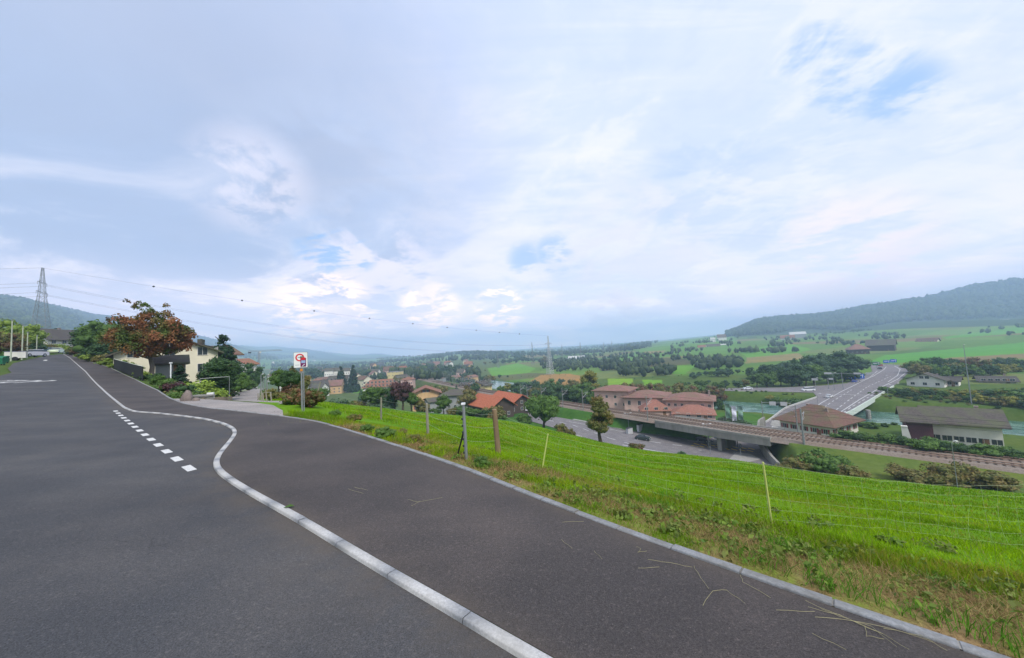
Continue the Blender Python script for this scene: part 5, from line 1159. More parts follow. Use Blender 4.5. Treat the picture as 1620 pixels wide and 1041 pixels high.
# ================================================================ masts, pylons, lamps
M_STEEL = mat('galvanised_steel', (.30, .32, .33), .5, .5, var=.2); M_LAT = mat('lattice_steel', (.26, .28, .28), .6, .4, var=.2); M_DK = mat('dark_paint', (.03, .035, .035), .6)
def lattice(mb, h, w0, w1, n, r=.06, z0=0, pw=1.):
    zs_ = [z0+h*(i/n)**pw for i in range(n+1)]; ws = [w0+(w1-w0)*((z-z0)/h) for z in zs_]
    for sx, sy in ((-1, -1), (1, -1), (1, 1), (-1, 1)): mb.tube([(sx*w0/2, sy*w0/2, z0), (sx*w1/2, sy*w1/2, z0+h)], r, 4)
    for i in range(n):
        a, b, za, zb = ws[i]/2, ws[i+1]/2, zs_[i], zs_[i+1]
        for p, q in (((-1, -1), (1, -1)), ((1, -1), (1, 1)), ((1, 1), (-1, 1)), ((-1, 1), (-1, -1))):
            mb.tube([(p[0]*a, p[1]*a, za), (q[0]*b, q[1]*b, zb)], r*.6, 3); mb.tube([(q[0]*a, q[1]*a, za), (p[0]*b, p[1]*b, zb)], r*.6, 3)
            mb.tube([(p[0]*b, p[1]*b, zb), (q[0]*b, q[1]*b, zb)], r*.5, 3)
M_PALE = mat('pylon_pale', (.50, .53, .54), .6, .2, var=.1)
def pylon(label, x, y, h, rz, w0, arms, r=.1, dep=1, n=12, m=None):
    m = m or M_LAT
    o = thing('pylon', label, 'pylon', (x, y, Hs(x, y)-dep), rz); mb = MB(); k = .68
    lattice(mb, h*k, w0, w0*.30, n, r); lattice(mb, h*(1-k), w0*.30, w0*.08, 6, r*.8, h*k); mb.build('lattice_tower', m, o)
    for zz, L_ in arms:
        am = MB()
        for s in (-1, 1):
            am.tube([(0, -.4, zz), (s*L_, 0, zz+.1)], r*.8, 4); am.tube([(0, .4, zz), (s*L_, 0, zz+.1)], r*.8, 4); am.tube([(0, 0, zz+L_*.28), (s*L_, 0, zz+.15)], r*.7, 4)
            for q in (.33, .66): am.tube([(s*L_*q, 0, zz+.05), (s*L_*q, 0, zz+.28*L_*(1-q))], r*.4, 3)
            am.tube([(s*L_, 0, zz), (s*L_, 0, zz-1.6)], .09, 5)
        am.build('crossarm', m, o)
    return o
xl, yl = uu(62)*200, 200.; hL = yz(64, 424, 200)-Hs(xl, yl)+1
ax = math.atan2(420-200, 45+277)
pylon('tall lattice pylon rising behind the white house at the far left', xl, yl, hL, ax+PI/2, 8.5, [(hL*.72, 6.), (hL*.83, 4.8)], r=.115)
xm, ym = uu(868)*420, 420.; hM = yz(869, 531, 420)-Hs(xm, ym)+1
pylon('pale lattice pylon standing at the ploughed field in the middle of the valley', xm, ym, hM, ax+PI/2, 7, [(hM*.66, 8.), (hM*.80, 6.)], r=.2, m=M_PALE)
for px, yt, d, h_ in ((842, 543, 700, 1), (918, 543, 720, 1), (968, 541, 1150, 1), (955, 543, 1150, 1), (787, 556, 640, 1), (889, 547, 900, 1), (1106, 566, 480, 1), (1421, 478, 1900, 1), (1337, 486, 1900, 1), (1578, 449, 1900, 1)):
    x, y = uu(px)*d, float(d); h_ = yz(px, yt-2, d)-Hs(x, y)+1; lb = {842: 'thin far pylon left of the pale pylon', 918: 'thin far pylon right of the pale pylon', 968: 'faint pylon far out on the plain', 955: 'faint pylon beside another far out on the plain', 787: 'small pylon beside the bright green field', 889: 'small pylon just right of the pale pylon', 1106: 'lattice mast above the bright meadow on the plain', 1421: 'tiny mast on the ridge forest, the middle one', 1337: 'tiny mast on the left part of the ridge forest', 1578: 'tiny mast on the right end of the ridge forest'}[px]
    pylon(lb, x, y, h_, .5, max(3, h_*.12), [(h_*.78, h_*.12)], r=.13 if d < 1000 else .2, n=8)
# conductors between the two pylons
def wire(label, z0, z1, off, sag, balls=()):
    nrm = np.array([-(ym-yl), xm-xl]); nrm = nrm/np.linalg.norm(nrm)*off
    o = thing('power_line', label, 'cable', (xl, yl, 0)); mb = MB(); pts = []
    for i in range(49):
        t_ = i/48; pts.append(((xm-xl)*t_+nrm[0], (ym-yl)*t_+nrm[1], z0+(z1-z0)*t_-4*sag*t_*(1-t_)))
    mb.tube(pts, .035, 4)
    lft = []
    for i in range(17):
        t_ = i/16; lft.append((-260*t_+nrm[0], -178*t_+nrm[1], z0+4*t_-4*12*t_*(1-t_*.8)))
    mb.tube(lft, .045, 4); mb.build('conductor', M_DK, o)
    for t_ in balls:
        p = (pts[0][0]+(xm-xl)*t_, pts[0][1]+(ym-yl)*t_, z0+(z1-z0)*t_-4*sag*t_*(1-t_)); v_, f_ = IC2
        b = np_mesh('marker_ball', v_*.62, f_, M_DK, smooth=True); b.parent = o; b.location = p
zt = yz(64, 424, 200); zb = Hs(xl, yl); zmt = yz(869, 531, 420); zmb = Hs(xm, ym)
wire('topmost power cable with small marker balls running from the left pylon to the valley pylon', zt, zmt, 0, 6, (.12, .24, .36, .47, .57, .66, .745, .82, .89))
wire('upper power cable on the right side of the line', zb+hL*.83-2, zmb+hM*.80-2, -4.8, 13); wire('upper power cable on the left side of the line', zb+hL*.83-2, zmb+hM*.80-2, 4.8, 13)
wire('lower power cable on the right side of the line', zb+hL*.72-2, zmb+hM*.66-2, -6, 14); wire('lower power cable on the left side of the line', zb+hL*.72-2, zmb+hM*.66-2, 6, 14)
# tower crane
x, y = uu(410)*480, 480.; zg = Hs(x, y); h_ = yz(410, 556, 480)-zg
o = thing('tower_crane', 'pale tower crane standing over the town left of the sign', 'crane', (x, y, zg), .15); mb = MB(); lattice(mb, h_, 1.8, 1.8, 16, .16); mb.build('mast', M_STEEL, o)
mb = MB(); mb.tube([(-14, 0, h_), (30, 0, h_)], .28, 4); mb.tube([(-14, 0, h_+1.5), (28, 0, h_+1.5)], .2, 4)
for i in range(22): mb.tube([(-14+2*i, 0, h_), (-13+2*i, 0, h_+1.5)], .1, 3)
mb.build('jib', M_STEEL, o); mb = MB(); mb.cbox(-12, 0, h_-2, 3.4, 1.4, 2.2); mb.build('counterweight', M_DK, o); mb = MB(); mb.cbox(1.6, 0, h_-2.2, 1.6, 1.6, 2); mb.build('cab', W_WHITE, o)
# catenary masts along the track
def cat_mast(label, px, side=1, h=8.2, d=None, group=None, both=False, r0=.13):
    i = rail_at(px); p = rl[i]; tg_ = rl[i+1]-rl[i-1]; tg_ /= np.linalg.norm(tg_); n_ = np.array([tg_[1], -tg_[0]])*side; q = p+n_*4.9
    o = thing('catenary_mast', label, 'mast', (q[0], q[1], RZ-.7), math.atan2(-n_[1], -n_[0]), group)
    mb = MB(); mb.tube([(0, 0, 0), (0, 0, h)], [r0*1.15, r0*.8], 6); mb.build('pole', M_LAT, o)
    mb = MB(); L_ = 3.0
    for s in ((1, -1) if both else (1,)):
        mb.tube([(0, 0, h-1.5), (s*L_, 0, h-1.1)], .06, 4); mb.tube([(0, 0, h-3.0), (s*L_, 0, h-1.2)], .05, 4); mb.tube([(0, 0, h-2.9), (s*L_*.95, 0, h-2.4)], .04, 4)
    mb.build('bracket', M_STEEL, o); mb = MB()
    for zz in (h-1.5, h-3.0): mb.tube([(.15, 0, zz), (.5, 0, zz+.07)], .1, 6)
    mb.build('insulator', mat('insulator_brown', (.2, .1, .06), .4), o)
cat_mast('catenary mast left of the lone fruit tree, before the dark trees', 905, -1); cat_mast('catenary mast beside the left pink house', 940, -1)
cat_mast('catenary mast in front of the middle pink block', 1037, -1); cat_mast('catenary mast standing left of the mossy brown roof', 1249, 1, 7.4); cat_mast('thick catenary mast in front of the mossy brown roof', 1279, -1, 8.2, r0=.2); cat_mast('short signal mast on the near side of the track below the riverside house', 1452, 1, 2.2)
for i, px in enumerate((872, 850, 838)): cat_mast('catenary mast along the track near the broad round tree', px, -1, group='catenary masts receding along the track')
for i in range(22):
    px = 700+i*2.3; dd = 300+ (i % 6)*22; x, y = uu(px)*dd, float(dd); o = thing('station_mast', 'grey catenary mast in the cluster at the station', 'mast', (x, y, Hs(x, y)), 0, 'cluster of masts at the station'); mb = MB(); mb.tube([(0, 0, 0), (0, 0, 9)], .13, 4); mb.build('pole', M_STEEL, o); mb = MB(); mb.tube([(-2, 0, 8), (2, 0, 8.2)], .07, 4); mb.build('bracket', M_STEEL, o)
# overhead wires
ow = thing('overhead_wires', 'thin overhead contact wires hung above the two railway tracks', 'cable', (0, 0, 0))
for tk in (-2.1, 2.1):
    mb = MB(); p = offs(rl2, tk); mb.tube([(a, b, RZ+5.6) for a, b in p], .02, 3); mb.tube([(a, b, RZ+6.7) for a, b in p], .02, 3); mb.build('contact_wire', M_DK, ow)
# lamps
def lamp(label, pos, h, rz=0, arm=1.2, group=None, double=False, r=.07, m=None):
    o = thing('street_lamp', label, 'street lamp', pos, rz, group); mb = MB(); mb.tube([(0, 0, -.5), (0, 0, h)], [r*1.3, r*.7], 6); mb.build('pole', m or M_STEEL, o)
    mb = MB(); hd = MB()
    for s in ((1, -1) if double else (1,)):
        mb.tube([(0, 0, h-.05), (s*arm, 0, h+.12)], r*.55, 4); hd.prism([(s*arm*.9, h+.04), (s*arm*1.6, h+.10), (s*arm*1.6, h+.2), (s*arm*.9, h+.22)], -.16, .16, axis='y')
    mb.build('arm', m or M_STEEL, o); hd.build('lamp_head', mat('lamp_head', (.62, .63, .62), .4), o)
def lampz(label, px, ytop, d, **k):
    r_ = ray(px, hor(px)+60); x = uu(px)*d; z = Hs(x, d); r_ = ray(px, hor(px)-z/d*540); x = r_[0]*d; z = Hs(x, d); lamp(label, (x, d, z), max(1.5, ray(px, ytop)[2]*d-z), **k)
lampz('slender lamp post on the slope below the railway at the right', 1516, 699, 50, arm=.5, r=.045)
lampz('double headed street lamp on the verge below the pink blocks', 994, 654, 118, double=True, arm=.8)
lampz('double headed street lamp beside the underpass', 1121, 671, 97, double=True, arm=.8)
lampz('small sign post on the green embankment left of the fruit tree', 915, 650, 138, arm=.4)
lampz('street lamp at the top of the lane, left one', 413, 593, 62, arm=.3, r=.09); lampz('street lamp at the top of the lane, right one', 422.5, 594, 60, arm=.3, r=.09); lampz('thin post between the two lamps of the lane', 416.5, 598, 66, arm=.2)
for i, (px, yt, d) in enumerate(((1291, 598, 178), (1320, 590, 172), (1298, 623, 133), (1400, 597, 205), (1405, 609, 150))):
    lampz('street lamp %s' % ['left of the sign gantry on the bridge', 'tall, behind the sign gantry at the junction', 'on the left side of the bridge', 'in the middle of the junction', 'on the right edge of the bridge'][i], px, yt, d, arm=1.0, r=.09)
lampz('thin ivy covered pole among the trees at the right', 1537, 545, 128, arm=.3, r=.12)
# gantries and signs
BLUE = mat('sign_blue', (.02, .13, .55), .5, var=.08); SGREY = mat('sign_back', (.45, .46, .47), .5, var=.1); SWHITE = mat('sign_white', (.75, .76, .77), .5, var=.05)
def sign_board(parent, x, z, w_, h_, m, face=True, glyph=True):
    mb = MB(); mb.box(x-w_/2, -.06, z, x+w_/2, 0, z+h_, 0); b = mb.build('sign_board', m, parent)
    if glyph:
        g = MB(); g.box(x-w_*.38, -.075, z+h_*.62, x+w_*.25, -.063, z+h_*.72); g.box(x-w_*.38, -.075, z+h_*.40, x+w_*.10, -.063, z+h_*.50)
        g.add([(x+w_*.30, -.07, z+h_*.12), (x+w_*.36, -.07, z+h_*.12), (x+w_*.36, -.07, z+h_*.8), (x+w_*.30, -.07, z+h_*.8)], [(0, 1, 2, 3)]); g.add([(x+w_*.22, -.07, z+h_*.7), (x+w_*.44, -.07, z+h_*.7), (x+w_*.33, -.07, z+h_*.92)], [(0, 1, 2)])
        g.build('lettering', SWHITE, b)
def gantry(label, px, d, h, boards, L0, L1, rz=0, blue=True):
    x = uu(px)*d; z = Hs(x, d); x = ray(px, hor(px)-z/d*540)[0]*d; z = Hs(x, d)
    o = thing('sign_gantry', label, 'road sign', (x, d, z), rz); mb = MB(); mb.tube([(0, .1, -.5), (0, .1, h)], .13, 8); mb.tube([(L0, .1, h-.5), (L1, .1, h-.4)], .09, 6); mb.build('pole', M_STEEL, o)
    for (bx, bz, bw, bh, m, gl) in boards: sign_board(o, bx, bz, bw, bh, m, glyph=gl)
rzg = -math.atan(uu(1150))
gantry('post with a hanging blue direction sign at the junction, the left of two', 1122, 98, 5.6, [(2.1, 2.9, 1.7, 1.9, BLUE, True), (2.3, 2.35, 1.3, .5, SWHITE, False)], 0, 3.6, rzg)
gantry('post with a blue direction sign at the junction under the railway bridge', 1167, 96, 5.8, [(-1.5, 3.6, 1.7, 1.9, BLUE, True), (-1.5, 3.05, 1.4, .5, SWHITE, False)], -4.4, 0, rzg)
rzb = -math.atan(uu(1330))
gantry('cantilever gantry with grey sign backs crossing the slip road', 1334, 172, 8.6, [(-5.0, 7.7, 2.8, 1.0, SGREY, False), (5.5, 7.7, 2.4, .9, SGREY, False), (9.6, 7.7, 2.4, .9, SGREY, False)], -6, 11.5, rzb)
gantry('small cantilever gantry with grey sign back left of the large one', 1311, 176, 5.6, [(-5.0, 4.4, 2.4, 1.1, SGREY, False), (1.2, 4.9, 1.6, .9, SGREY, False)], -6, 2, rzb)
gantry('gantry with two dark sign backs near the river at the bridge ramp', 1207, 128, 6.0, [(3.2, 4.6, 1.9, 1.4, SGREY, False), (6.4, 4.6, 1.9, 1.4, SGREY, False)], 0, 8.5, -math.atan(uu(1207)))
gantry('post with two blue direction signs at the middle of the junction', 1360, 196, 4.6, [(0, 1.9, 4.2, 2.6, BLUE, True), (-4.2, 1.2, 3.0, 2.6, BLUE, True)], -5, 1, rzb)
gantry('blue direction sign at the far side of the junction, left of two', 1403, 278, 5.2, [(0, 2.0, 3.6, 2.2, BLUE, True)], -1, 1, -math.atan(uu(1403)))
gantry('blue direction sign at the far side of the junction, right of two', 1414, 278, 5.2, [(0, 2.2, 3.6, 2.4, BLUE, True)], -1, 1, -math.atan(uu(1403)))
gantry('green sign at the left side of the junction curve', 1387, 262, 5.4, [(0, 2.2, 4.2, 2.6, mat('sign_green', (.03, .16, .08), .5), True)], -1, 1, -math.atan(uu(1387)))
# traffic lights
for (px, d, lb) in ((1172, 89, 'traffic light on a thin pole at the near kerb of the junction'), (1124, 92, 'traffic light beside the double headed lamp'), (1224, 79, 'short dark post at the end of the wing wall')):
    x = uu(px)*d; z = Hs(x, d); x = ray(px, hor(px)-z/d*540)[0]*d; z = Hs(x, d); o = thing('traffic_light', lb, 'traffic light', (x, d, z), 0); hh = 3.4 if px != 1224 else 1.4; mb = MB(); mb.tube([(0, 0, -.4), (0, 0, hh)], .07, 6); mb.build('pole', M_STEEL if px != 1224 else M_DK, o); mb = MB(); mb.cbox(0, -.1, hh-1., .4, .3, 1.0); mb.build('signal_head', M_DK, o)
# banners by the river
for (px, d, c, lb) in ((1150, 114, (.16, .30, .22), 'green'), (1160, 113, (.70, .72, .80), 'white'), (1170, 114, (.22, .36, .28), 'pale green')):
    x = uu(px)*d; z = Hs(x, d); x = ray(px, hor(px)-z/d*540)[0]*d; z = Hs(x, d); o = thing('banner_flag', '%s vertical banner flag on a pole beside the river' % lb, 'flag', (x, d, z), -.6); mb = MB(); mb.tube([(0, 0, -.4), (0, 0, 8.2)], .07, 6); mb.build('pole', M_STEEL, o)
    v_ = []; fb = MB(); n_ = 10
    for i in range(n_+1):
        zz = 3.2+4.8*i/n_; w_ = 1.3; v_ += [(.08, .12*math.sin(i*.9), zz), (w_*.6, .2*math.sin(i*.9+1), zz), (w_, .3*math.sin(i*.9+2), zz-.05)]
    fb.add(v_, [(3*i+j, 3*i+j+1, 3*i+j+4, 3*i+j+3) for i in range(n_) for j in (0, 1)]); fl = fb.build('cloth', mat('flag_'+lb, c, .8), o); sdm = fl.modifiers.new('t', 'SOLIDIFY'); sdm.thickness = .02
# ---- cars
TYRE = mat('tyre', (.02, .02, .02), .8); RIM = mat('rim', (.4, .4, .42), .3, .8)
def car_meshes(kind='hatch'):
    if ('car', kind) in CR: return CR[('car', kind)]
    L_, W_, out = 4.2, 1.76, {}
    if kind == 'van': L_, W_ = 5.2, 1.95
    prof = [(-2.1, .25), (-2.12, .62), (-2.0, .84), (-1.2, .98), (-.62, 1.06), (1.75, 1.02), (2.06, .92), (2.12, .55), (2.08, .25)] if kind == 'hatch' else [(-2.6, .3), (-2.62, .8), (-2.3, 1.05), (-1.9, 1.15), (2.55, 1.15), (2.6, .6), (2.58, .3)]
    top = [(-.95, 1.0), (-.35, 1.42), (.3, 1.5), (1.25, 1.44), (1.78, 1.02)] if kind == 'hatch' else [(-2.1, 1.1), (-1.45, 1.85), (-1.1, 1.98), (2.4, 1.98), (2.55, 1.1)]
    def loft(pr, w0, w1f):
        mb = MB(); n = len(pr); z0, z1 = min(z for _, z in pr), max(z for _, z in pr)
        vs = [(x, -(w0*(1-w1f*(z-z0)/(z1-z0+1e-6)))/2, z) for x, z in pr]+[(x, (w0*(1-w1f*(z-z0)/(z1-z0+1e-6)))/2, z) for x, z in pr]
        mb.add(vs, [tuple(range(n)), tuple(range(2*n-1, n-1, -1))]+[(i, i+n, (i+1) % n+n, (i+1) % n) for i in range(n)]); return mb
    def grab(mb, nm, m):
        o = mb.build(nm, m); me = o.data; bpy.data.objects.remove(o)
        return me
    out['body'] = grab(loft(prof, W_, .03), 'body', W_WHITE); out['roof_panel'] = None
    t2 = [(x*.985+.01, z*.99) for x, z in top]; out['windows'] = grab(loft(t2, W_-.1, .20), 'windows', GLASS)
    rf = loft([(p[0], p[1]+.012) for p in top[1:-1]]+[(top[-2][0], top[-2][1]-.05), (top[1][0], top[1][1]-.04)], W_-.30, .02); out['roof_panel'] = grab(rf, 'roof', W_WHITE)
    wh = MB(); wh.tube([(0, -.11, 0), (0, .11, 0)], .32, 14); out['tyre'] = grab(wh, 'tyre', TYRE); wh = MB(); wh.tube([(0, -.125, 0), (0, .125, 0)], .19, 10); out['rim'] = grab(wh, 'rim', RIM)
    hl = MB(); hl.cbox(-L_/2+.02, 0, 0, .08, .32, .14); out['headlight'] = grab(hl, 'headlight', mat('headlight_glass', (.7, .7, .68), .2)); hl = MB(); hl.cbox(L_/2-.02, 0, 0, .08, .22, .22); out['tail_light'] = grab(hl, 'tail_light', mat('tail_light_red', (.4, .02, .02), .3))
    CR[('car', kind)] = (out, L_, W_); return CR[('car', kind)]
def car(label, x, y, rz, colr_, kind='hatch', z=None, cat='car', group=None):
    out, L_, W_ = car_meshes(kind); z = Hs(x, y) if z is None else z
    o = thing('parked_car' if 'parked' in label else 'car', label, cat, (x, y, z), rz, group); pm = mat('car_paint_%02d%02d%02d' % tuple(int(c*99) for c in colr_), colr_, .25, 0, var=.03, spec=.6)
    def put(nm, me, par, loc=(0, 0, 0), m=None):
        me2 = me
        if m: me2 = me.copy(); me2.materials.clear(); me2.materials.append(m)
        c = bpy.data.objects.new(nm, me2); C.objects.link(c); c.parent = par; c.location = loc; return c
    put('body', out['body'], o, m=pm); put('windows', out['windows'], o); put('roof', out['roof_panel'], o, m=pm)
    wx = L_*.31
    for sx in (-1, 1):
        for sy in (-1, 1):
            wl = thing('wheel', None, None, (sx*wx, sy*(W_/2-.1), .32)); wl.parent = o; put('tyre', out['tyre'], wl); put('rim', out['rim'], wl)
        put('headlight', out['headlight'], o, (0, sx*W_*.36, .62)); put('tail_light', out['tail_light'], o, (0, sx*W_*.40, .72))
    return o
def carp(label, px, py, zc, head, c, **k):
    x, y = (plv(px, py) if zc == VZ else pl(px, py, zc)); car(label, x, y, math.radians(head), c, z=zv(x, y), **k)
carp('dark grey car driving on the valley road below the meadow', 1017, 696, VZ, 146, (.03, .045, .045))
carp('white van driving on the slip road beside the wood', 1279, 618.5, SZR, -12, (.70, .71, .72), kind='van', cat='van')
carp('white car turning onto the bridge', 1312, 629, SZR, 215, (.68, .70, .70)); carp('white car far left on the slip road', 1183, 616, SZR, -8, (.66, .68, .70))
carp('dark car coming round the junction curve', 1392, 584, SZR, 235, (.04, .05, .06)); carp('red car at the far end of the junction', 1393, 579, SZR, 30, (.35, .04, .02)); carp('blue car beside the blue signs at the junction', 1352, 604.5, SZR, 215, (.05, .10, .35))
carp('dark car under the railway bridge', 1114, 699, VZ, 120, (.02, .02, .025)); carp('white truck parked at the far left side of the valley road', 866, 657, VZ, 130, (.6, .6, .6), kind='van', cat='van')
# roadside cabinets / lay-by boards
for (px, lb) in ((996, 'left'), (1013, 'right')):
    x, y = plv(px, 686 if px < 1000 else 683.5); o = thing('signal_cabinet', '%s grey cabinet on the verge of the valley road below the pink blocks' % lb, 'cabinet', (x, y, Hs(x, y)), .6); mb = MB(); mb.cbox(0, 0, -.2, 2.4, .8, 2.2); mb.build('cabinet_body', SGREY, o); mb = MB(); mb.cbox(0, 0, 2.0, 2.6, 1.0, .12); mb.build('cabinet_lid', M_DK, o)
# ================================================================ gardens and things up the road
MAPLE_HERO = (21000, .019, 120)
r_ = hit(233, 592); mp = at(236, 592, 40)
T(238, 482, 40, 'maple', LM, .92, 'large autumn maple with red brown leaves beside the black fence panel', hero=MAPLE_HERO, seed=1, name='maple_tree', bark=BARKP)
for (px, yt, d, sh, m, wf, lb) in [
 (160, 500, 66, 'bushy', LG, 1.1, 'large rounded green tree behind the upper hedge'), (142, 512, 70, 'bushy', LD, 1.1, 'dark green tree left of the large rounded green tree'),
 (180, 536, 60, 'bushy', LD, 1.5, 'dark yew like bush left of the maple crown'), (158, 541, 62, 'bushy', LD, 1.6, 'dark bush under the large rounded green tree'), (200, 545, 56, 'bushy', LC, 1.2, 'dark bush right behind the black fence panel'),
 (121, 543, 80, 'shrub', LR, 1.2, 'rusty bush at the top of the footpath'), (113, 550, 90, 'shrub', LD, 1.1, 'dark bush left of the rusty bush at the top of the footpath'),
 (103, 549, 100, 'shrub', LH, 1.2, 'yellow green hedge bush behind the parked cars'), (118, 551, 84, 'shrub', LG, 1.5, 'low green bush in front of the rusty bush'),
 (139, 551, 66, 'shrub', LH, 1.4, 'bright yellow green hedge bush nearest the top of the footpath'), (152, 553, 60, 'shrub', LH, 1.5, 'bright hedge bush second from the top of the footpath'), (163, 557, 55, 'shrub', LO, 1.5, 'olive hedge bush by the left end of the black fence panel'),
 (176, 562, 52, 'shrub', LH, 1.5, 'yellow green hedge bush behind the left half of the black panel'), (192, 566, 48, 'shrub', LH, 1.5, 'yellow green hedge bush behind the right half of the black panel'), (207, 571, 45, 'shrub', LG, 1.4, 'green hedge bush left of the maple trunk'),
 (224, 584, 36, 'shrub', LH, 1.3, 'light green bush at the foot of the maple'), (241, 586, 33, 'shrub', LD, 1.3, 'dark green leafy bush right of the maple trunk'), (254, 589, 30, 'shrub', LG, 1.3, 'round green bush right of the maple by the path'), (263, 596, 28, 'shrub', LG, 1.2, 'green bush in the middle of the flower bed by the path'),
 (284, 576, 32, 'cone', LC, 1.6, 'small dark spruce right of the maple'), (275, 597, 28, 'shrub', LP, 1.3, 'dark reddish shrub below the small spruce'), (291, 600, 27, 'shrub', LD, 1.2, 'dark green shrub right of the dark reddish shrub'),
 (302, 598, 30, 'shrub', LH, 1.5, 'yellow green clipped bush in front of the cream house'), (314, 597, 31, 'shrub', LH, 1.5, 'second yellow green clipped bush in front of the cream house'),
 (268, 612, 23, 'shrub', LO, 1.3, 'olive ground plant at the lower end of the flower bed'), (283, 612, 21, 'shrub', LG, 1.2, 'wild green plants behind the boulder'), (300, 614, 22, 'shrub', LO, 1.2, 'yellowish wild plants right of the boulder'), (309, 618, 22.5, 'shrub', LG, 1.1, 'green plants beside the concrete block at the lane corner'),
 (332, 572, 36, 'column', LD, 2.1, 'tall dark thuja at the left of the hedge by the lane'), (341, 566, 37, 'column', LD, 2.1, 'tall dark thuja second in the hedge by the lane'), (350, 562, 38, 'column', LD, 2.1, 'tall dark thuja third in the hedge by the lane'), (359, 570, 40, 'column', LD, 2.1, 'dark thuja fourth in the hedge by the lane'),
 (348, 556, 50, 'bushy', LD, .8, 'dark tree behind the thuja hedge'), (336, 570, 46, 'bushy', LC, .8, 'dark evergreen bush left behind the thuja hedge'),
 (353, 527, 62, 'cone', LC, 1.25, 'tall narrow dark spruce beside the brown chalet roof'),
 (360, 588, 47, 'shrub', LG, 1.1, 'green bush on the left side of the lane'), (371, 583, 57, 'bushy', LG, 1.0, 'large light green bush left of the lane near its crest'), (381, 588, 66, 'bushy', LG, .9, 'green bush on the bank above the lane crest'), (394, 598, 82, 'shrub', LG, 1.2, 'small bush at the crest of the lane'),
 (396, 572, 110, 'bushy', LD, 1.0, 'dark tree beside the red brown roof below the lane'), (352, 603, 40, 'shrub', LO, 1.0, 'yellowish bush at the lane edge right of the thujas'),
 (8, 503, 74, 'bushy', LH, 1.2, 'yellow green tree at the very left'), (32, 505, 78, 'bushy', LH, 1.1, 'yellow green tree right of the grey house wall at far left'), (-8, 520, 60, 'bushy', LR, 1.2, 'rusty tree at the left picture edge'), (20, 522, 70, 'bushy', LO, 1., 'olive tree between the two yellow green trees'),
 (40, 517, 84, 'bushy', LH, .9, 'light green tree left of the white house'), (60, 540, 88, 'bushy', LD, 1.1, 'dark bush in front of the gable of the white house'), (50, 540, 84, 'bushy', LD, 1.4, 'dark bush behind the parked white car'),
 (2, 536, 62, 'shrub', LR, 1.3, 'rusty hedge bush at the left edge'), (30, 543, 72, 'shrub', LG, 1.4, 'green hedge behind the white trailer'), (42, 546, 76, 'shrub', LG, 1.4, 'green hedge right of the white trailer'), (75, 540, 100, 'shrub', LO, 1.4, 'olive hedge below the windows of the white house'), (90, 541, 104, 'shrub', LH, 1.5, 'light hedge right of the white house'),
 (14, 552, 60, 'shrub', LG, 1.2, 'green bush beside the green containers'), (86, 518, 135, 'cone', LC, 1., 'dark conifer rising behind the roof of the white house')]:
    T(px, yt, d, sh, m, wf, lb)
WEED = (2600, .030, 40)
def weed(px, py, h, wf, m, lb, seed=0):
    p = hit(px, py); tree('shrub', m, p.x, p.y, p.z, h, wf, label=lb, name='weed_clump', cat='weeds', hero=WEED, seed=seed, z_sink=.03)
weed(608, 693, .34, 1.5, LG, 'dense dark green weed clump at the path edge left of the steel post', 0); weed(580, 684, .30, 1.4, LG, 'green weed clump left of the dense weed clump at the path edge', 1); weed(632, 690, .30, 1.3, LO, 'yellowish weed clump right of the dense weed clump', 2)
weed(560, 668, .42, 1.2, LO, 'brownish tall weeds right of the sign', 1); weed(655, 700, .26, 1.3, LO, 'low dry weeds before the grey wooden post', 0); weed(530, 660, .40, 1.1, LG, 'green weeds between sign and wooden posts', 2); weed(762, 738, .24, 1.3, LG, 'fresh green weeds at the foot of the thick brown post', 1)
T(470, 634, 17, 'shrub', LR, 1.2, 'rust tinged weeds left of the sign post'); T(494, 637, 16, 'shrub', LR, 1.1, 'rust tinged weeds between sign and leaning post'); T(428, 618, 25, 'shrub', LO, 1.2, 'dry weeds by the wooden posts of the lane')

# black fence panel along the footpath
fp = [hitP(171, 583), hitP(190, 592), hitP(213, 602)]; fp = resample([(x+.1, y+.55) for x, y in fp], step=.5)
o = thing('fence_panel', 'long black solid fence panel with pale top rail along the upper footpath', 'fence', (0, 0, 0)); mb = MB(); tr_ = MB(); n = len(fp)
for i in range(n-1):
    a, b = fp[i], fp[i+1]; za, zb = P(*a), P(*b)
    mb.add([(*a, za-.4), (*b, zb-.4), (*b, zb+1.25), (*a, za+1.25)]+[(a[0]+.04, a[1]+.05, za-.4), (b[0]+.04, b[1]+.05, zb-.4), (b[0]+.04, b[1]+.05, zb+1.25), (a[0]+.04, a[1]+.05, za+1.25)], [(0, 1, 2, 3), (7, 6, 5, 4), (3, 2, 6, 7), (0, 3, 7, 4), (1, 5, 6, 2)])
tr_.tube([(x+.02, y+.03, P(x, y)+1.28) for x, y in fp], .035, 4)
mb.build('panel', mat('fence_black', (.014, .016, .016), .6, var=.2), o); tr_.build('top_rail', mat('fence_rail', (.55, .60, .50), .6), o)
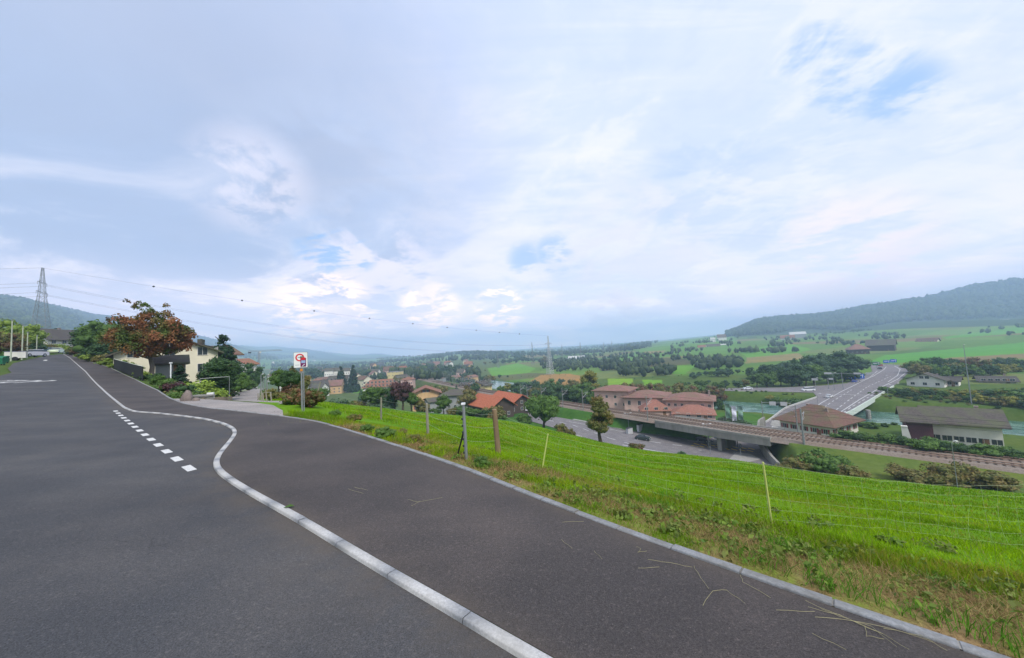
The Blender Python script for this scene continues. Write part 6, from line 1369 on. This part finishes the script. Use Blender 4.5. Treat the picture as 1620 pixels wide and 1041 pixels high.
# lane corner furniture: boulder, concrete block, utility box, low picket edge, railing
def rock(label, x, y, s, m, name='boulder', cat='rock'):
    v_, f_ = IC2; rr2 = np.random.default_rng(int(abs(x*100))); v = v_*np.array(s)*(1+.13*rr2.normal(size=(len(v_), 1))); o = np_mesh(name, v, f_, m); o.location = (x, y, Hs(x, y)+s[2]*.5); tag(o, label, cat); return o
STONE = mat('weathered_stone', (.22, .18, .16), .95, var=.4, scale=5, bump=.4)
p = hit(284, 639); rock('reddish grey boulder at the corner of the lane and footpath', p.x-.1, p.y+.5, (.26, .22, .42), STONE)
p = hit(296, 639); rock('small rounded stone right of the large boulder', p.x, p.y+.5, (.16, .14, .2), STONE)
p = at(320, 630, 21); o = thing('concrete_block', 'low concrete wall block at the left edge of the lane mouth', 'wall', (p.x, p.y, p.z), -.3); mb = MB(); mb.box(-.7, -.2, -.3, .7, .2, .75); mb.box(-.75, -.25, .752, .75, .25, .83); mb.build('block', m_conc, o)
p = at(333, 626, 24); o = thing('utility_box', 'small white utility box on a post beside the lane', 'box', (p.x, p.y, p.z), .4); mb = MB(); mb.cbox(0, 0, .55, .36, .2, .4); mb.build('box_body', SWHITE, o); mb = MB(); mb.tube([(0, 0, -.2), (0, 0, .55)], .03, 6); mb.build('post', M_STEEL, o)
PICK = mat('weathered_picket', (.23, .19, .14), .95, var=.4, scale=6, sc=(1, 1, .2), bump=.3)
o = thing('picket_edge', 'low weathered board edging along the left side of the lane', 'fence', (0, 0, 0)); q = resample([tuple(at(a, 630, d).xy) for a, d in ((322, 20.5), (338, 25), (353, 31), (366, 37))], step=.22); mb = MB()
for i, (x, y) in enumerate(q): z = Hs(x, y); hh = .5+.12*math.sin(i*2.3); mb.cbox(x, y, z-.2, .16, .07, hh+.2)
mb.build('boards', PICK, o)
p = at(311, 595, 36); o = thing('balustrade', 'black terrace railing in front of the cream house', 'railing', (p.x, p.y, p.z), .75); mb = MB(); mb.box(-1.3, -.03, .2, 1.3, .03, 1.15); mb.build('infill', M_DK, o); mb = MB(); mb.tube([(-1.35, 0, 1.2), (1.35, 0, 1.2)], .04, 6); mb.build('handrail', M_STEEL, o)
# pergola frame in front of the thujas
p = at(340, 620, 34); o = thing('trellis_frame', 'grey steel trellis frame in front of the thuja hedge', 'frame', (p.x, p.y, p.z), .7); 
for s in (-1.1, 1.1): mb = MB(); mb.tube([(s, 0, -.3), (s, 0, 2.6)], .025, 6); mb.build('post', M_LAT, o)
mb = MB(); mb.tube([(-1.1, 0, 2.6), (1.1, 0, 2.6)], .022, 6); mb.build('top_bar', M_STEEL, o)
# garden lamp column by the flower bed
p = at(270, 596, 31); o = thing('garden_post', 'slim white post in the bushes right of the maple', 'post', (p.x, p.y, p.z)); mb = MB(); mb.tube([(0, 0, -.2), (0, 0, 2.3)], .045, 8); mb.build('pole', SWHITE, o); mb = MB(); mb.cbox(0, 0, 2.3, .16, .16, .1); mb.build('cap', SWHITE, o)
# containers, trailer, poles, cars at the far left
GREENP = mat('container_green', (.02, .16, .08), .5, var=.2)
for i, (px, d, lb) in enumerate(((-2, 47, 'green waste container at the left edge of the road'), (4, 51, 'second green waste container behind the first at the left edge'))):
    p = at(px, 585, d); o = thing('waste_container', lb, 'waste bin', (p.x, p.y, p.z), .6); mb = MB(); mb.prism([(-.5, .18), (.5, .18), (.62, 1.15), (-.62, 1.15)], -.6, .6); mb.build('bin_body', GREENP, o)
    mb = MB(); mb.prism([(-.66, 1.153), (.66, 1.153), (.4, 1.36), (-.4, 1.36)], -.66, .66); mb.build('lid', GREENP, o); o.scale = (.7, .7, .8)
    for sx in (-.45, .45):
        for sy in (-.4, .4): mb = MB(); mb.tube([(sx, sy-.04, .1), (sx, sy+.04, .1)], .1, 8); mb.build('wheel', TYRE, o)
p = at(25, 567, 58); o = thing('box_trailer', 'white box trailer parked at the left roadside', 'trailer', (p.x, p.y, p.z), .85); mb = MB(); mb.box(-1.05, -.7, .4, 1.05, .7, 1.5); mb.build('box_body', W_WHITE, o); mb = MB(); mb.box(-1.1, -.75, 1.503, 1.1, .75, 1.56); mb.build('lid', mat('trailer_lid', (.12, .10, .25), .5), o)
for sy in (-.65, .65): mb = MB(); mb.tube([(0, sy-.09, .32), (0, sy+.09, .32)], .32, 12); mb.build('wheel', TYRE, o)
mb = MB(); mb.tube([(-1.05, 0, .45), (-1.9, 0, .42)], .04, 6); mb.build('drawbar', M_DK, o)
for (px, yt, d, lb) in ((17, 507, 56, 'pale pole nearest the left edge'), (34.5, 515, 60, 'pale pole right of the white trailer'), (42.5, 526, 66, 'thin pale pole third from the left'), (57.5, 531, 74, 'thin pale pole left of the white house')):
    x = uu(px)*d; z = Hs(x, d); x = ray(px, hor(px)-z/d*540)[0]*d; z = Hs(x, d); o = thing('wooden_pole', lb+' rising in front of the trees', 'pole', (x, d, z)); hh = ray(px, yt)[2]*d-z; mb = MB(); mb.tube([(0, 0, -.3), (0, 0, hh)], [.10, .07], 7); mb.build('shaft', mat('pole_pale', (.42, .46, .36), .8), o); mb = MB(); mb.cbox(0, 0, hh, .2, .2, .12); mb.build('cap', M_STEEL, o)
for (px, d, a, c, lb) in ((51, 70, 100, (.55, .55, .6), 'white car parked at the left roadside beyond the trailer'), (76, 93, 105, (.03, .08, .09), 'dark car parked at the top of the road beside the lime white car'), (89, 90, 128, (.62, .72, .50), 'pale lime white car coming down the top of the road')):
    x = uu(px)*d; z = float(P(x, d)); x = ray(px, hor(px)-z/d*540)[0]*d; car(lb, x, d, math.radians(a), c, z=float(P(x, d))+.005)

# ================================================================ the sign
sp = hit(478, 651); sb = thing('road_sign', 'white rectangular sign with red ring and dark stickers on a steel post', 'road sign', (sp.x, sp.y, sp.z), .50)
hs = ray(478, 557)[2]*sp.y-sp.z; k_ = hs
mb = MB(); mb.tube([(0, 0, -.3), (0, 0, k_-.02)], .032, 10); mb.build('post', M_STEEL, sb)
mb = MB(); mb.tube([(.07, .02, -.3), (.07, .02, k_-.72)], .022, 8); mb.build('brace_tube', M_STEEL, sb)
pw, ph = .50, .64; x0, z0 = -pw/2-.02, k_-ph
def rounded(w_, h_, rr, n=5, cx_=0, cz_=0): 
    o_ = []
    for (sx, sz, a0) in ((1, 1, 0), (-1, 1, 90), (-1, -1, 180), (1, -1, 270)):
        for i in range(n+1): a = math.radians(a0+90*i/n); o_.append((cx_+sx*(w_/2-rr)+rr*math.cos(a), cz_+sz*(h_/2-rr)+rr*math.sin(a)))
    return o_
def plate(prof, y0, y1): mb = MB(); mb.prism(prof, y0, y1, axis='y'); return mb
cxs, czs = -.02, k_-ph/2
pl_ = plate(rounded(pw, ph, .04, cx_=cxs, cz_=czs), -.06, -.045).build('panel_rim', mat('rim_grey', (.22, .26, .27), .5, .3), sb)
pf = plate(rounded(pw-.025, ph-.025, .032, cx_=cxs, cz_=czs), -.064, -.0605).build('panel_face', mat('sign_face', (.72, .74, .73), .4, var=.05), sb)
REDS = mat('sign_red', (.60, .02, .03), .4, var=.05); 
def ring(cx_, cz_, r0, r1, a0=0, a1=360, y=-.067): 
    mb = MB(); n = 40; v_ = []
    for i in range(n+1):
        a = math.radians(a0+(a1-a0)*i/n); v_ += [(cx_+r0*math.cos(a), y, cz_+r0*math.sin(a)), (cx_+r1*math.cos(a), y, cz_+r1*math.sin(a))]
    mb.add(v_, [(2*i, 2*i+1, 2*i+3, 2*i+2) for i in range(n)]); return mb
ring(cxs-.03, czs+.10, .105, .155).build('red_ring', REDS, pf)
mb = MB(); mb.box(cxs-.10, -.068, czs+.095, cxs+.03, -.0665, czs+.115); mb.box(cxs-.02, -.068, czs+.07, cxs+.10, -.0665, czs+.15); mb.build('vehicle_symbol', mat('symbol_faded', (.16, .22, .17), .6), pf)
mb = plate(rounded(.20, .36, .02, cx_=cxs+.09, cz_=czs-.10), -.072, -.069); stk = mb.build('sticker', mat('sticker_maroon', (.16, .02, .10), .5, var=.15), sb)
mb = MB(); mb.box(cxs+.02, -.074, czs-.13, cxs+.165, -.0725, czs-.02); mb.build('sticker_window', mat('sticker_blue', (.30, .42, .62), .4), stk)
mb = plate(rounded(.15, .10, .02, cx_=cxs+.09, cz_=czs+.045), -.075, -.0725); mb.build('sticker_band', REDS, stk)
mb = MB(); mb.add([(cxs+.04, -.0745, czs-.26), (cxs+.06, -.0745, czs-.27), (cxs+.13, -.0745, czs-.19), (cxs+.11, -.0745, czs-.18)], [(0, 1, 2, 3)]); mb.add([(cxs+.145, -.0745, czs-.165), (cxs+.095, -.0745, czs-.185), (cxs+.14, -.0745, czs-.21)], [(0, 1, 2)]); mb.build('sticker_arrow', SWHITE, stk)
for i in range(5): 
    mb = MB(); mb.box(cxs-.19+.03*i, -.068, czs-.22, cxs-.175+.03*i, -.0665, czs-.185); mb.build('lettering', mat('lettering_grey', (.35, .35, .37), .6), pf)
mb = MB(); mb.cbox(0, -.04, k_-ph-.14, .09, .015, .10); mb.build('post_sticker', mat('sticker_orange', (.65, .25, .03), .5), sb)

# ================================================================ fences on the meadow edge
WOODP = mat('fence_post_wood', (.24, .17, .10), .95, var=.4, scale=9, sc=(1, 1, .15), bump=.5); WOODG = mat('fence_post_grey', (.28, .26, .21), .95, var=.4, scale=9, sc=(1, 1, .15), bump=.5)
STAKE = mat('stake_green', (.50, .55, .16), .6, var=.1); WIRE = mat('fence_wire', (.36, .40, .33), .5, .2, var=.1); WIRE2 = mat('net_cord', (.38, .46, .26), .7, var=.1)
fence = thing('wire_fence', 'wire fence with round wooden posts along the meadow edge', 'fence', (0, 0, 0))
def post(px0, py0, px1, py1, r0, m, parent, d=None, n=10, label=None, sq=False):
    b = hit(px0, py0) if d is None else at(px0, py0, d); z0 = b.z; rt = ray(px1, py1)*b.y; top = Vector((rt[0], b.y, rt[2]))
    mb = MB(); dv = top-b; mb.tube([tuple(b-dv*.25), tuple(b+dv*.5), tuple(top-dv*.015), tuple(top)], [r0*1.05, r0, r0*.95, r0*.75], n)
    o = mb.build('post', m, parent, smooth=False); 
    if label: o['label'] = label
    return b, top
P4 = post(789, 724, 782, 647, .055, WOODP, fence, label='thick brown wooden post nearest the path')
P2 = post(677, 687, 675, 638, .042, WOODG, fence, label='grey weathered wooden post'); P1 = post(603, 664, 603, 629, .04, WOODG, fence, label='grey weathered wooden post behind the weeds')
P0 = post(498, 640, 507, 604, .05, WOODG, fence, label='pale wooden post leaning to the right'); PA = post(459, 625, 460, 604, .05, WOODG, fence)
sb_ = thing('steel_post', 'grey notched steel corner post with slanting brace on the verge', 'post', (0, 0, 0))
b3, t3 = post(738, 728, 733, 640, .028, M_STEEL, sb_, n=8)
mb = MB(); mb.cbox(t3.x, t3.y, t3.z, .07, .07, .03); mb.build('cap', SWHITE, sb_)
for i in range(7): mb = MB(); q = b3.lerp(t3, .12+.12*i); mb.cbox(q.x-.035, q.y, q.z, .03, .03, .035); mb.build('hook', M_DK, sb_)
mb = MB(); q = b3.lerp(t3, .58); qq = hit(722, 722); mb.tube([tuple(q), (qq.x, qq.y, qq.z-.05)], .016, 6); mb.build('brace', M_DK, sb_)
mb = MB(); chain = [PA, P0, P1, P2, (b3, t3), P4]
for f_ in (.35, .62, .88):
    for (b0, t0), (b1, t1) in zip(chain[:-1], chain[1:]):
        a, b = b0.lerp(t0, f_), b1.lerp(t1, f_); m_d = (a+b)/2; m_d.z -= .03; mb.tube([tuple(a), tuple(m_d), tuple(b)], .0022, 3, cap=False)
mb.build('wires', WIRE, fence)
# posts of the old fence at the lane
lf_ = thing('lane_fence', 'row of old grey wooden stakes at the right edge of the lane', 'fence', (0, 0, 0))
for i, (px, d, hh) in enumerate(((409, 24, 1.2), (412, 23, 1.0), (415, 22, 1.5), (418, 21, 1.2), (423, 20, 1.6), (430, 19.5, 1.2))):
    b = at(px, 635, d); mb = MB(); mb.tube([(b.x, b.y, b.z-.2), (b.x+random.uniform(-.1, .1), b.y, b.z+hh*.5)], .035, 6); mb.build('stake', WOODG, lf_)
mb = MB(); b0, b1 = at(409, 635, 24), at(430, 635, 19.5); mb.tube([(b0.x, b0.y, b0.z+.6), (b1.x, b1.y, b1.z+.6)], .01, 4); mb.build('wire', WIRE, lf_)
# flexible netting on pale stakes
net = thing('netting_fence', 'pale flexible wire netting on yellow green stakes running across the meadow', 'fence', (0, 0, 0))
S1 = post(858, 741, 867, 686, .012, STAKE, net, n=6, label='thin yellow green stake leaning to the right')
S2 = post(1221, 829, 1207, 731, .013, STAKE, net, n=6, label='thin yellow green stake leaning to the left')
xe, ye = 6.6*1.5, 5.2; b4 = Vector((xe*.78, ye, Hs(xe*.78, ye))); t4 = b4+Vector((-.05, 0, .98))
b5 = Vector((12.5, 4.2, Hs(12.5, 4.2))); t5 = b5+Vector((0, 0, .98))
mb = MB(); mb.tube([tuple(b4-Vector((0, 0, .2))), tuple(t4)], .012, 6); mb.build('post', STAKE, net)
ch_ = [P4, S1, S2, (b4, t4), (b5, t5)]
mb = MB(); rows = (.08, .24, .42, .62, .80, .97); rr3 = random.Random(5)
for (b0, t0), (b1, t1) in zip(ch_[:-1], ch_[1:]):
    L_ = (b1-b0).length; n = max(3, int(L_/.30)); cols = []
    for i in range(n+1):
        t_ = i/n; b = b0.lerp(b1, t_); b.z = Hs(b.x, b.y)*.6+(b0.z+(b1.z-b0.z)*t_)*.4; tp = t0.lerp(t1, t_); tp.z -= .10*4*t_*(1-t_)*min(1, L_/4); dx = .035*math.sin(i*1.3)+rr3.uniform(-.02, .02)
        cols.append([b.lerp(tp, f_)+Vector((dx*math.sin(f_*5+i), dx*math.cos(f_*4+i), 0)) for f_ in rows])
    for c in cols: mb.tube([tuple(v) for v in c], .0011, 3, cap=False)
    for j in range(len(rows)): mb.tube([tuple(c[j]) for c in cols], .0009 if j < 5 else .0013, 3, cap=False)
mb.build('netting', WIRE2, net)

# dry stalks blown on to the footpath, a green leaf on the kerb
STRAW = mat('straw', (.36, .33, .18), .8, var=.3, scale=9)
STK = [[(645, 795), (662, 800), (700, 792)], [(650, 806), (665, 799)], [(888, 860), (906, 876)], [(940, 878), (953, 893)], [(890, 832), (924, 832)], [(1008, 872), (1015, 876), (1010, 881), (1024, 880)], [(1026, 893), (1060, 899), (1096, 905)], [(1010, 907), (1044, 906)],
       [(1098, 903), (1104, 915), (1122, 940)], [(1112, 967), (1128, 945), (1150, 942), (1180, 966)], [(1172, 917), (1176, 930), (1220, 955)], [(1090, 885), (1100, 893)], [(1230, 975), (1290, 979)], [(1280, 970), (1330, 985), (1400, 1015), (1440, 1041)], [(1275, 960), (1340, 990), (1380, 1002), (1420, 1036)],
       [(1285, 1012), (1340, 1041)], [(1290, 985), (1360, 995), (1430, 1010), (1480, 1030)], [(1370, 1000), (1372, 1018), (1400, 1022)], [(1400, 1005), (1460, 1018), (1500, 1041)], [(1300, 973), (1345, 992), (1395, 1012)], [(550, 778), (575, 786)], [(560, 775), (582, 781)]]
for i, q in enumerate(STK):
    pts = []
    for j, p in enumerate(q):
        x, y = hitP(*p); pts.append((x, y, float(P(x, y))+.036+(.006 if j % 2 else 0)))
    dense = []
    for a, b in zip(pts[:-1], pts[1:]):
        for t_ in (0, .33, .66): dense.append(tuple(a[k]+(b[k]-a[k])*t_+(.004*math.sin(7*t_+i+k) if k < 2 else 0) for k in range(3)))
    dense.append(pts[-1]); mb = MB(); mb.tube(dense, .0011, 4); o = mb.build('dry_stalk', STRAW); ln_ = math.hypot(pts[-1][0]-pts[0][0], pts[-1][1]-pts[0][1]); mx = sum(p[0] for p in q)/len(q); tag(o, '%s %s dry stalk on the footpath, %s' % ('short' if ln_ < .25 else 'long', 'straight' if len(q) == 2 else 'bent', 'below the steel post' if mx < 720 else 'near the second stone edge' if mx < 1000 else 'in the middle of the near path' if mx < 1200 else 'in the bunch at the lower right, %s one' % ['upper', 'second', 'third', 'fourth', 'fifth', 'sixth', 'seventh'][(i-12) % 7]), 'stalk', 'dry stalks scattered on the footpath')
x, y = hitP(457, 808); mb = MB(); mb.add([(x-.05, y-.02, P(x, y)+.045), (x, y-.035, P(x, y)+.052), (x+.06, y+.01, P(x, y)+.046), (x, y+.03, P(x, y)+.06)], [(0, 1, 2, 3)]); tag(mb.build('fallen_leaf', LG), 'green leaf lying on the kerb', 'leaf')
# ================================================================ grass
t = NT('grass_blade'); a = t.n('ShaderNodeAttribute', attribute_name='gc'); t.col(a.outputs['Color'])
tr = t.n('ShaderNodeBsdfTranslucent'); t.l(a.outputs['Color'], tr.inputs[0]); ms = t.n('ShaderNodeMixShader'); ms.inputs[0].default_value = .3
t.l(t.b.outputs[0], ms.inputs[1]); t.l(tr.outputs[0], ms.inputs[2]); t.l(ms.outputs[0], t.out.inputs[0]); m_grass = t.set(.8, 0, .08)
def vnoise(x, y, s, seed=0):
    x = x*s+seed*17.3; y = y*s+seed*9.1; xi, yi = np.floor(x), np.floor(y); fx, fy = x-xi, y-yi; fx = fx*fx*(3-2*fx); fy = fy*fy*(3-2*fy)
    h_ = lambda a, b: np.abs(np.sin(a*127.1+b*311.7+seed)*43758.5453) % 1
    return (h_(xi, yi)*(1-fx)+h_(xi+1, yi)*fx)*(1-fy)+(h_(xi, yi+1)*(1-fx)+h_(xi+1, yi+1)*fx)*fy
def blades(x, y, hgt, wid, colr, lean, r):
    n = len(x); z = H(x, y)-.01; az = r.uniform(0, 2*PI, n); la = r.uniform(0, 2*PI, n); dx, dy = np.cos(az), np.sin(az); lx, ly = np.cos(la)*lean*hgt, np.sin(la)*lean*hgt
    w2 = wid/2
    v = np.stack([np.c_[x-dx*w2, y-dy*w2, z], np.c_[x+dx*w2, y+dy*w2, z], np.c_[x+lx*.35-dx*w2*.8, y+ly*.35-dy*w2*.8, z+hgt*.55], np.c_[x+lx*.35+dx*w2*.8, y+ly*.35+dy*w2*.8, z+hgt*.55],
                  np.c_[x+lx-dx*w2*.12, y+ly-dy*w2*.12, z+hgt], np.c_[x+lx+dx*w2*.12, y+ly+dy*w2*.12, z+hgt]], 1).reshape(-1, 3)
    b = (np.arange(n)*6)[:, None]; f = np.concatenate([b+[0, 1, 3, 2], b+[2, 3, 5, 4]], 0)
    return v, f, np.repeat(colr, 6, 0)
def region(n, th0, th1, kmin, kmax, r, mode='log'):
    th = np.radians(r.uniform(th0, th1, n)); e = np.interp(np.degrees(th), TH, ER)
    if mode == 'near': rad = e+kmin+(kmax-kmin)*r.random(n)**1.3
    else: rad = np.exp(np.log(e+kmin)+(np.log(kmax)-np.log(e+kmin))*r.random(n))
    return rad*np.sin(th), rad*np.cos(th), rad, e
r = np.random.default_rng(3); VV, FF, CC = [], [], []; nb = 0
def addb(v, f, c):
    global nb
    VV.append(v); FF.append(f+nb); CC.append(c); nb += len(v)
def green(x, y, rad):
    n1, n2, n3 = vnoise(x, y, .35, 1), vnoise(x, y, 1.6, 2), r.random(len(x))
    g = np.array([.125, .28, .005])[None]*(1-n1[:, None])+np.array([.255, .40, .007])[None]*n1[:, None]
    g = g*(.68+.45*n2[:, None])*(.72+.55*n3[:, None]); n4 = vnoise(x, y, .9, 21)*.6+vnoise(x, y, 2.7, 22)*.4; yl = np.clip((n4-.56)*5, 0, 1)*(r.random(len(x)) < .55); n5 = np.clip((vnoise(x, y, .55, 31)-.62)*4, 0, 1)
    g = g*(1-yl[:, None])+np.array([.27, .26, .03])*yl[:, None]; return g*(1-.35*n5[:, None]*np.array([1, .75, .6]))
ed_line = np.array(EDGE)
# A. verge: rough mixed grass with straw, first 2.3 m beyond the edging
for (n, th0, th1, k0, k1) in ((95000, -22, 57, .03, 2.3), (26000, -46, -20, .03, 3.0)):
    x, y, rad, e = region(n, th0, th1, k0, k1, r, 'near'); ed, _ = seg_dist(x, y, EDGE)
    n1, n2 = vnoise(x, y, 1.1, 5), vnoise(x, y, 3.2, 6); dry = np.clip((n1*.6+n2*.4-.20)*3.8, 0, 1)*np.clip(1.9-ed*.72, 0, 1)*np.where(x < -5, .45, 1); isd = r.random(len(x)) < dry
    c = green(x, y, rad); straw = np.array([.40, .29, .13])*(.5+.7*r.random(len(x)))[:, None]; brown = np.array([.16, .10, .045])*(.6+.8*r.random(len(x)))[:, None]
    c = np.where(isd[:, None], np.where((r.random(len(x)) < .6)[:, None], straw, brown), c)
    hgt = (.03+.09*r.random(len(x))**1.5)*np.clip(.45+ed*1.3, .4, 1.15)*(.7+.7*vnoise(x, y, 1.7, 9)); hgt = np.where(isd, hgt*.55, hgt)*np.clip(rad/6, .8, 1.6); wid = np.clip(rad*.0011, .0035, .012)*np.where(isd, .8, 1.15)
    lean = np.where(isd, r.uniform(.8, 2.6, len(x)), r.uniform(.1, .8, len(x))); ok = (ed > .02+hgt*lean*.25) & (sdf(x, y, APRON) > .15); addb(*blades(x[ok], y[ok], hgt[ok], wid[ok], c[ok], lean[ok], r))
# B. meadow
def mask_meadow(x, y, rad):
    k2 = np.interp(np.degrees(np.arctan2(x, y)), TH, SR[0]); ld, _ = seg_dist(x, y, LANE); left = (-69*(y-12)-93*(x+9)) > 0
    return (rad < k2+1.) & (ld > 2.4) & (~left) & (sdf(x, y, APRON) > .15)
for (n, kmin, kmax, hmul) in ((120000, 1.4, 14, 1.0), (110000, 8, 75, 1.25)):
    x, y, rad, e = region(n, -44, 58, kmin, kmax, r); ok = mask_meadow(x, y, rad); x, y, rad = x[ok], y[ok], rad[ok]
    c = green(x, y, rad); c = np.where((r.random(len(x)) < .05)[:, None], np.array([.30, .30, .08])[None], c)
    hgt = (.025+.045*r.random(len(x)))*hmul*(.6+.8*vnoise(x, y, .8, 11))*np.clip((rad/12)**.5, .9, 2.0); wid = np.clip(rad*.0013, .004, .05); addb(*blades(x, y, hgt, wid, c, r.uniform(.1, .9, len(x)), r))
# C. tall stems and seed heads
x, y, rad, e = region(1500, -40, 57, .25, 12, r); ok = mask_meadow(x, y, rad); x, y = x[ok], y[ok]
addb(*blades(x, y, .10+.16*r.random(len(x)), np.full(len(x), .003), np.array([.26, .28, .08])*(.6+.7*r.random(len(x)))[:, None], r.uniform(.1, .5, len(x)), r))
# D. tufts of tall green grass at the verge
for (px, py, k) in ((770, 738, 1.), (745, 745, .6), (905, 800, .8), (1060, 790, 1.), (1175, 905, 1.1), (1245, 870, .8), (1340, 950, 1.), (1590, 1035, 1.), (640, 700, .8), (520, 660, .9), (495, 655, 1.), (470, 655, .8), (1040, 800, .8), (1470, 1000, .7), (1000, 790, .7), (1480, 920, .6)):
    h0 = hit(px, py)
    if h0 is None: continue
    n = 260; x = h0.x+r.normal(size=n)*.16*k; y = h0.y+r.normal(size=n)*.16*k; c = np.array([.08, .22, .015])*(.6+.9*r.random(n))[:, None]
    ed, _ = seg_dist(x, y, EDGE); ok = (ed > .16) & (np.hypot(x, y) > np.interp(np.degrees(np.arctan2(x, y)), TH, ER)); x, y, c = x[ok], y[ok], c[ok]; n = len(x)
    addb(*blades(x, y, (.07+.09*r.random(n))*k, np.full(n, .005), c, r.uniform(.2, .9, n), r))
o = np_mesh('grass', np.concatenate(VV), np.concatenate(FF), m_grass, {'gc': np.concatenate(CC)}); tag(o, 'bright green meadow grass with a dry straw covered verge', 'grass', kind='stuff')
# broad leaved weeds along the verge
VV, FF, TT2 = [], [], []; nb = 0
for i in range(330):
    th = math.radians(random.uniform(-40, 56)); e = float(np.interp(math.degrees(th), TH, ER)); rad = e+random.choice([random.uniform(.15, 1.6), random.uniform(.3, 3.5)]); x, y = rad*math.sin(th), rad*math.cos(th); ed, _ = seg_dist(np.array([x]), np.array([y]), EDGE)
    if ed[0] < .14: continue
    s = random.uniform(.04, .13); n = random.randint(14, 40); d = r.normal(size=(n, 3)); d /= np.linalg.norm(d, axis=1)[:, None]; d[:, 2] = np.abs(d[:, 2])*.8+.1
    c = d*s*(.5+.7*r.random((n, 1)))+np.array([x, y, Hs(x, y)]); v, f = leaves(c, d, np.full(n, random.uniform(.016, .035)), r); VV.append(v); FF.append(f+nb); nb += len(v); TT2.append(np.repeat(r.random(n), 4))
o = np_mesh('verge_weeds', np.concatenate(VV), np.concatenate(FF), leafmat('leaf_weed', (.07, .15, .02), (.17, .27, .03), (.2, .15, .06), .4), {'tint': np.concatenate(TT2)}); tag(o, 'small broad leaved weeds and clover along the path edge', 'weeds', kind='stuff')
# ================================================================ haze
hz_ = MB(); hz_.box(-7600, -7600, -70, 7600, 7600, 372)
t = NT('air'); t.t.nodes.remove(t.b); pv = t.n('ShaderNodeVolumePrincipled'); pv.inputs['Color'].default_value = (.54, .735, 1.0, 1); pv.inputs['Density'].default_value = 3.3e-4; pv.inputs['Anisotropy'].default_value = .0
t.l(pv.outputs[0], t.out.inputs['Volume'])
hzo = hz_.build('haze', t.m); tag(hzo, 'thin blue haze filling the valley air', 'haze', kind='stuff')
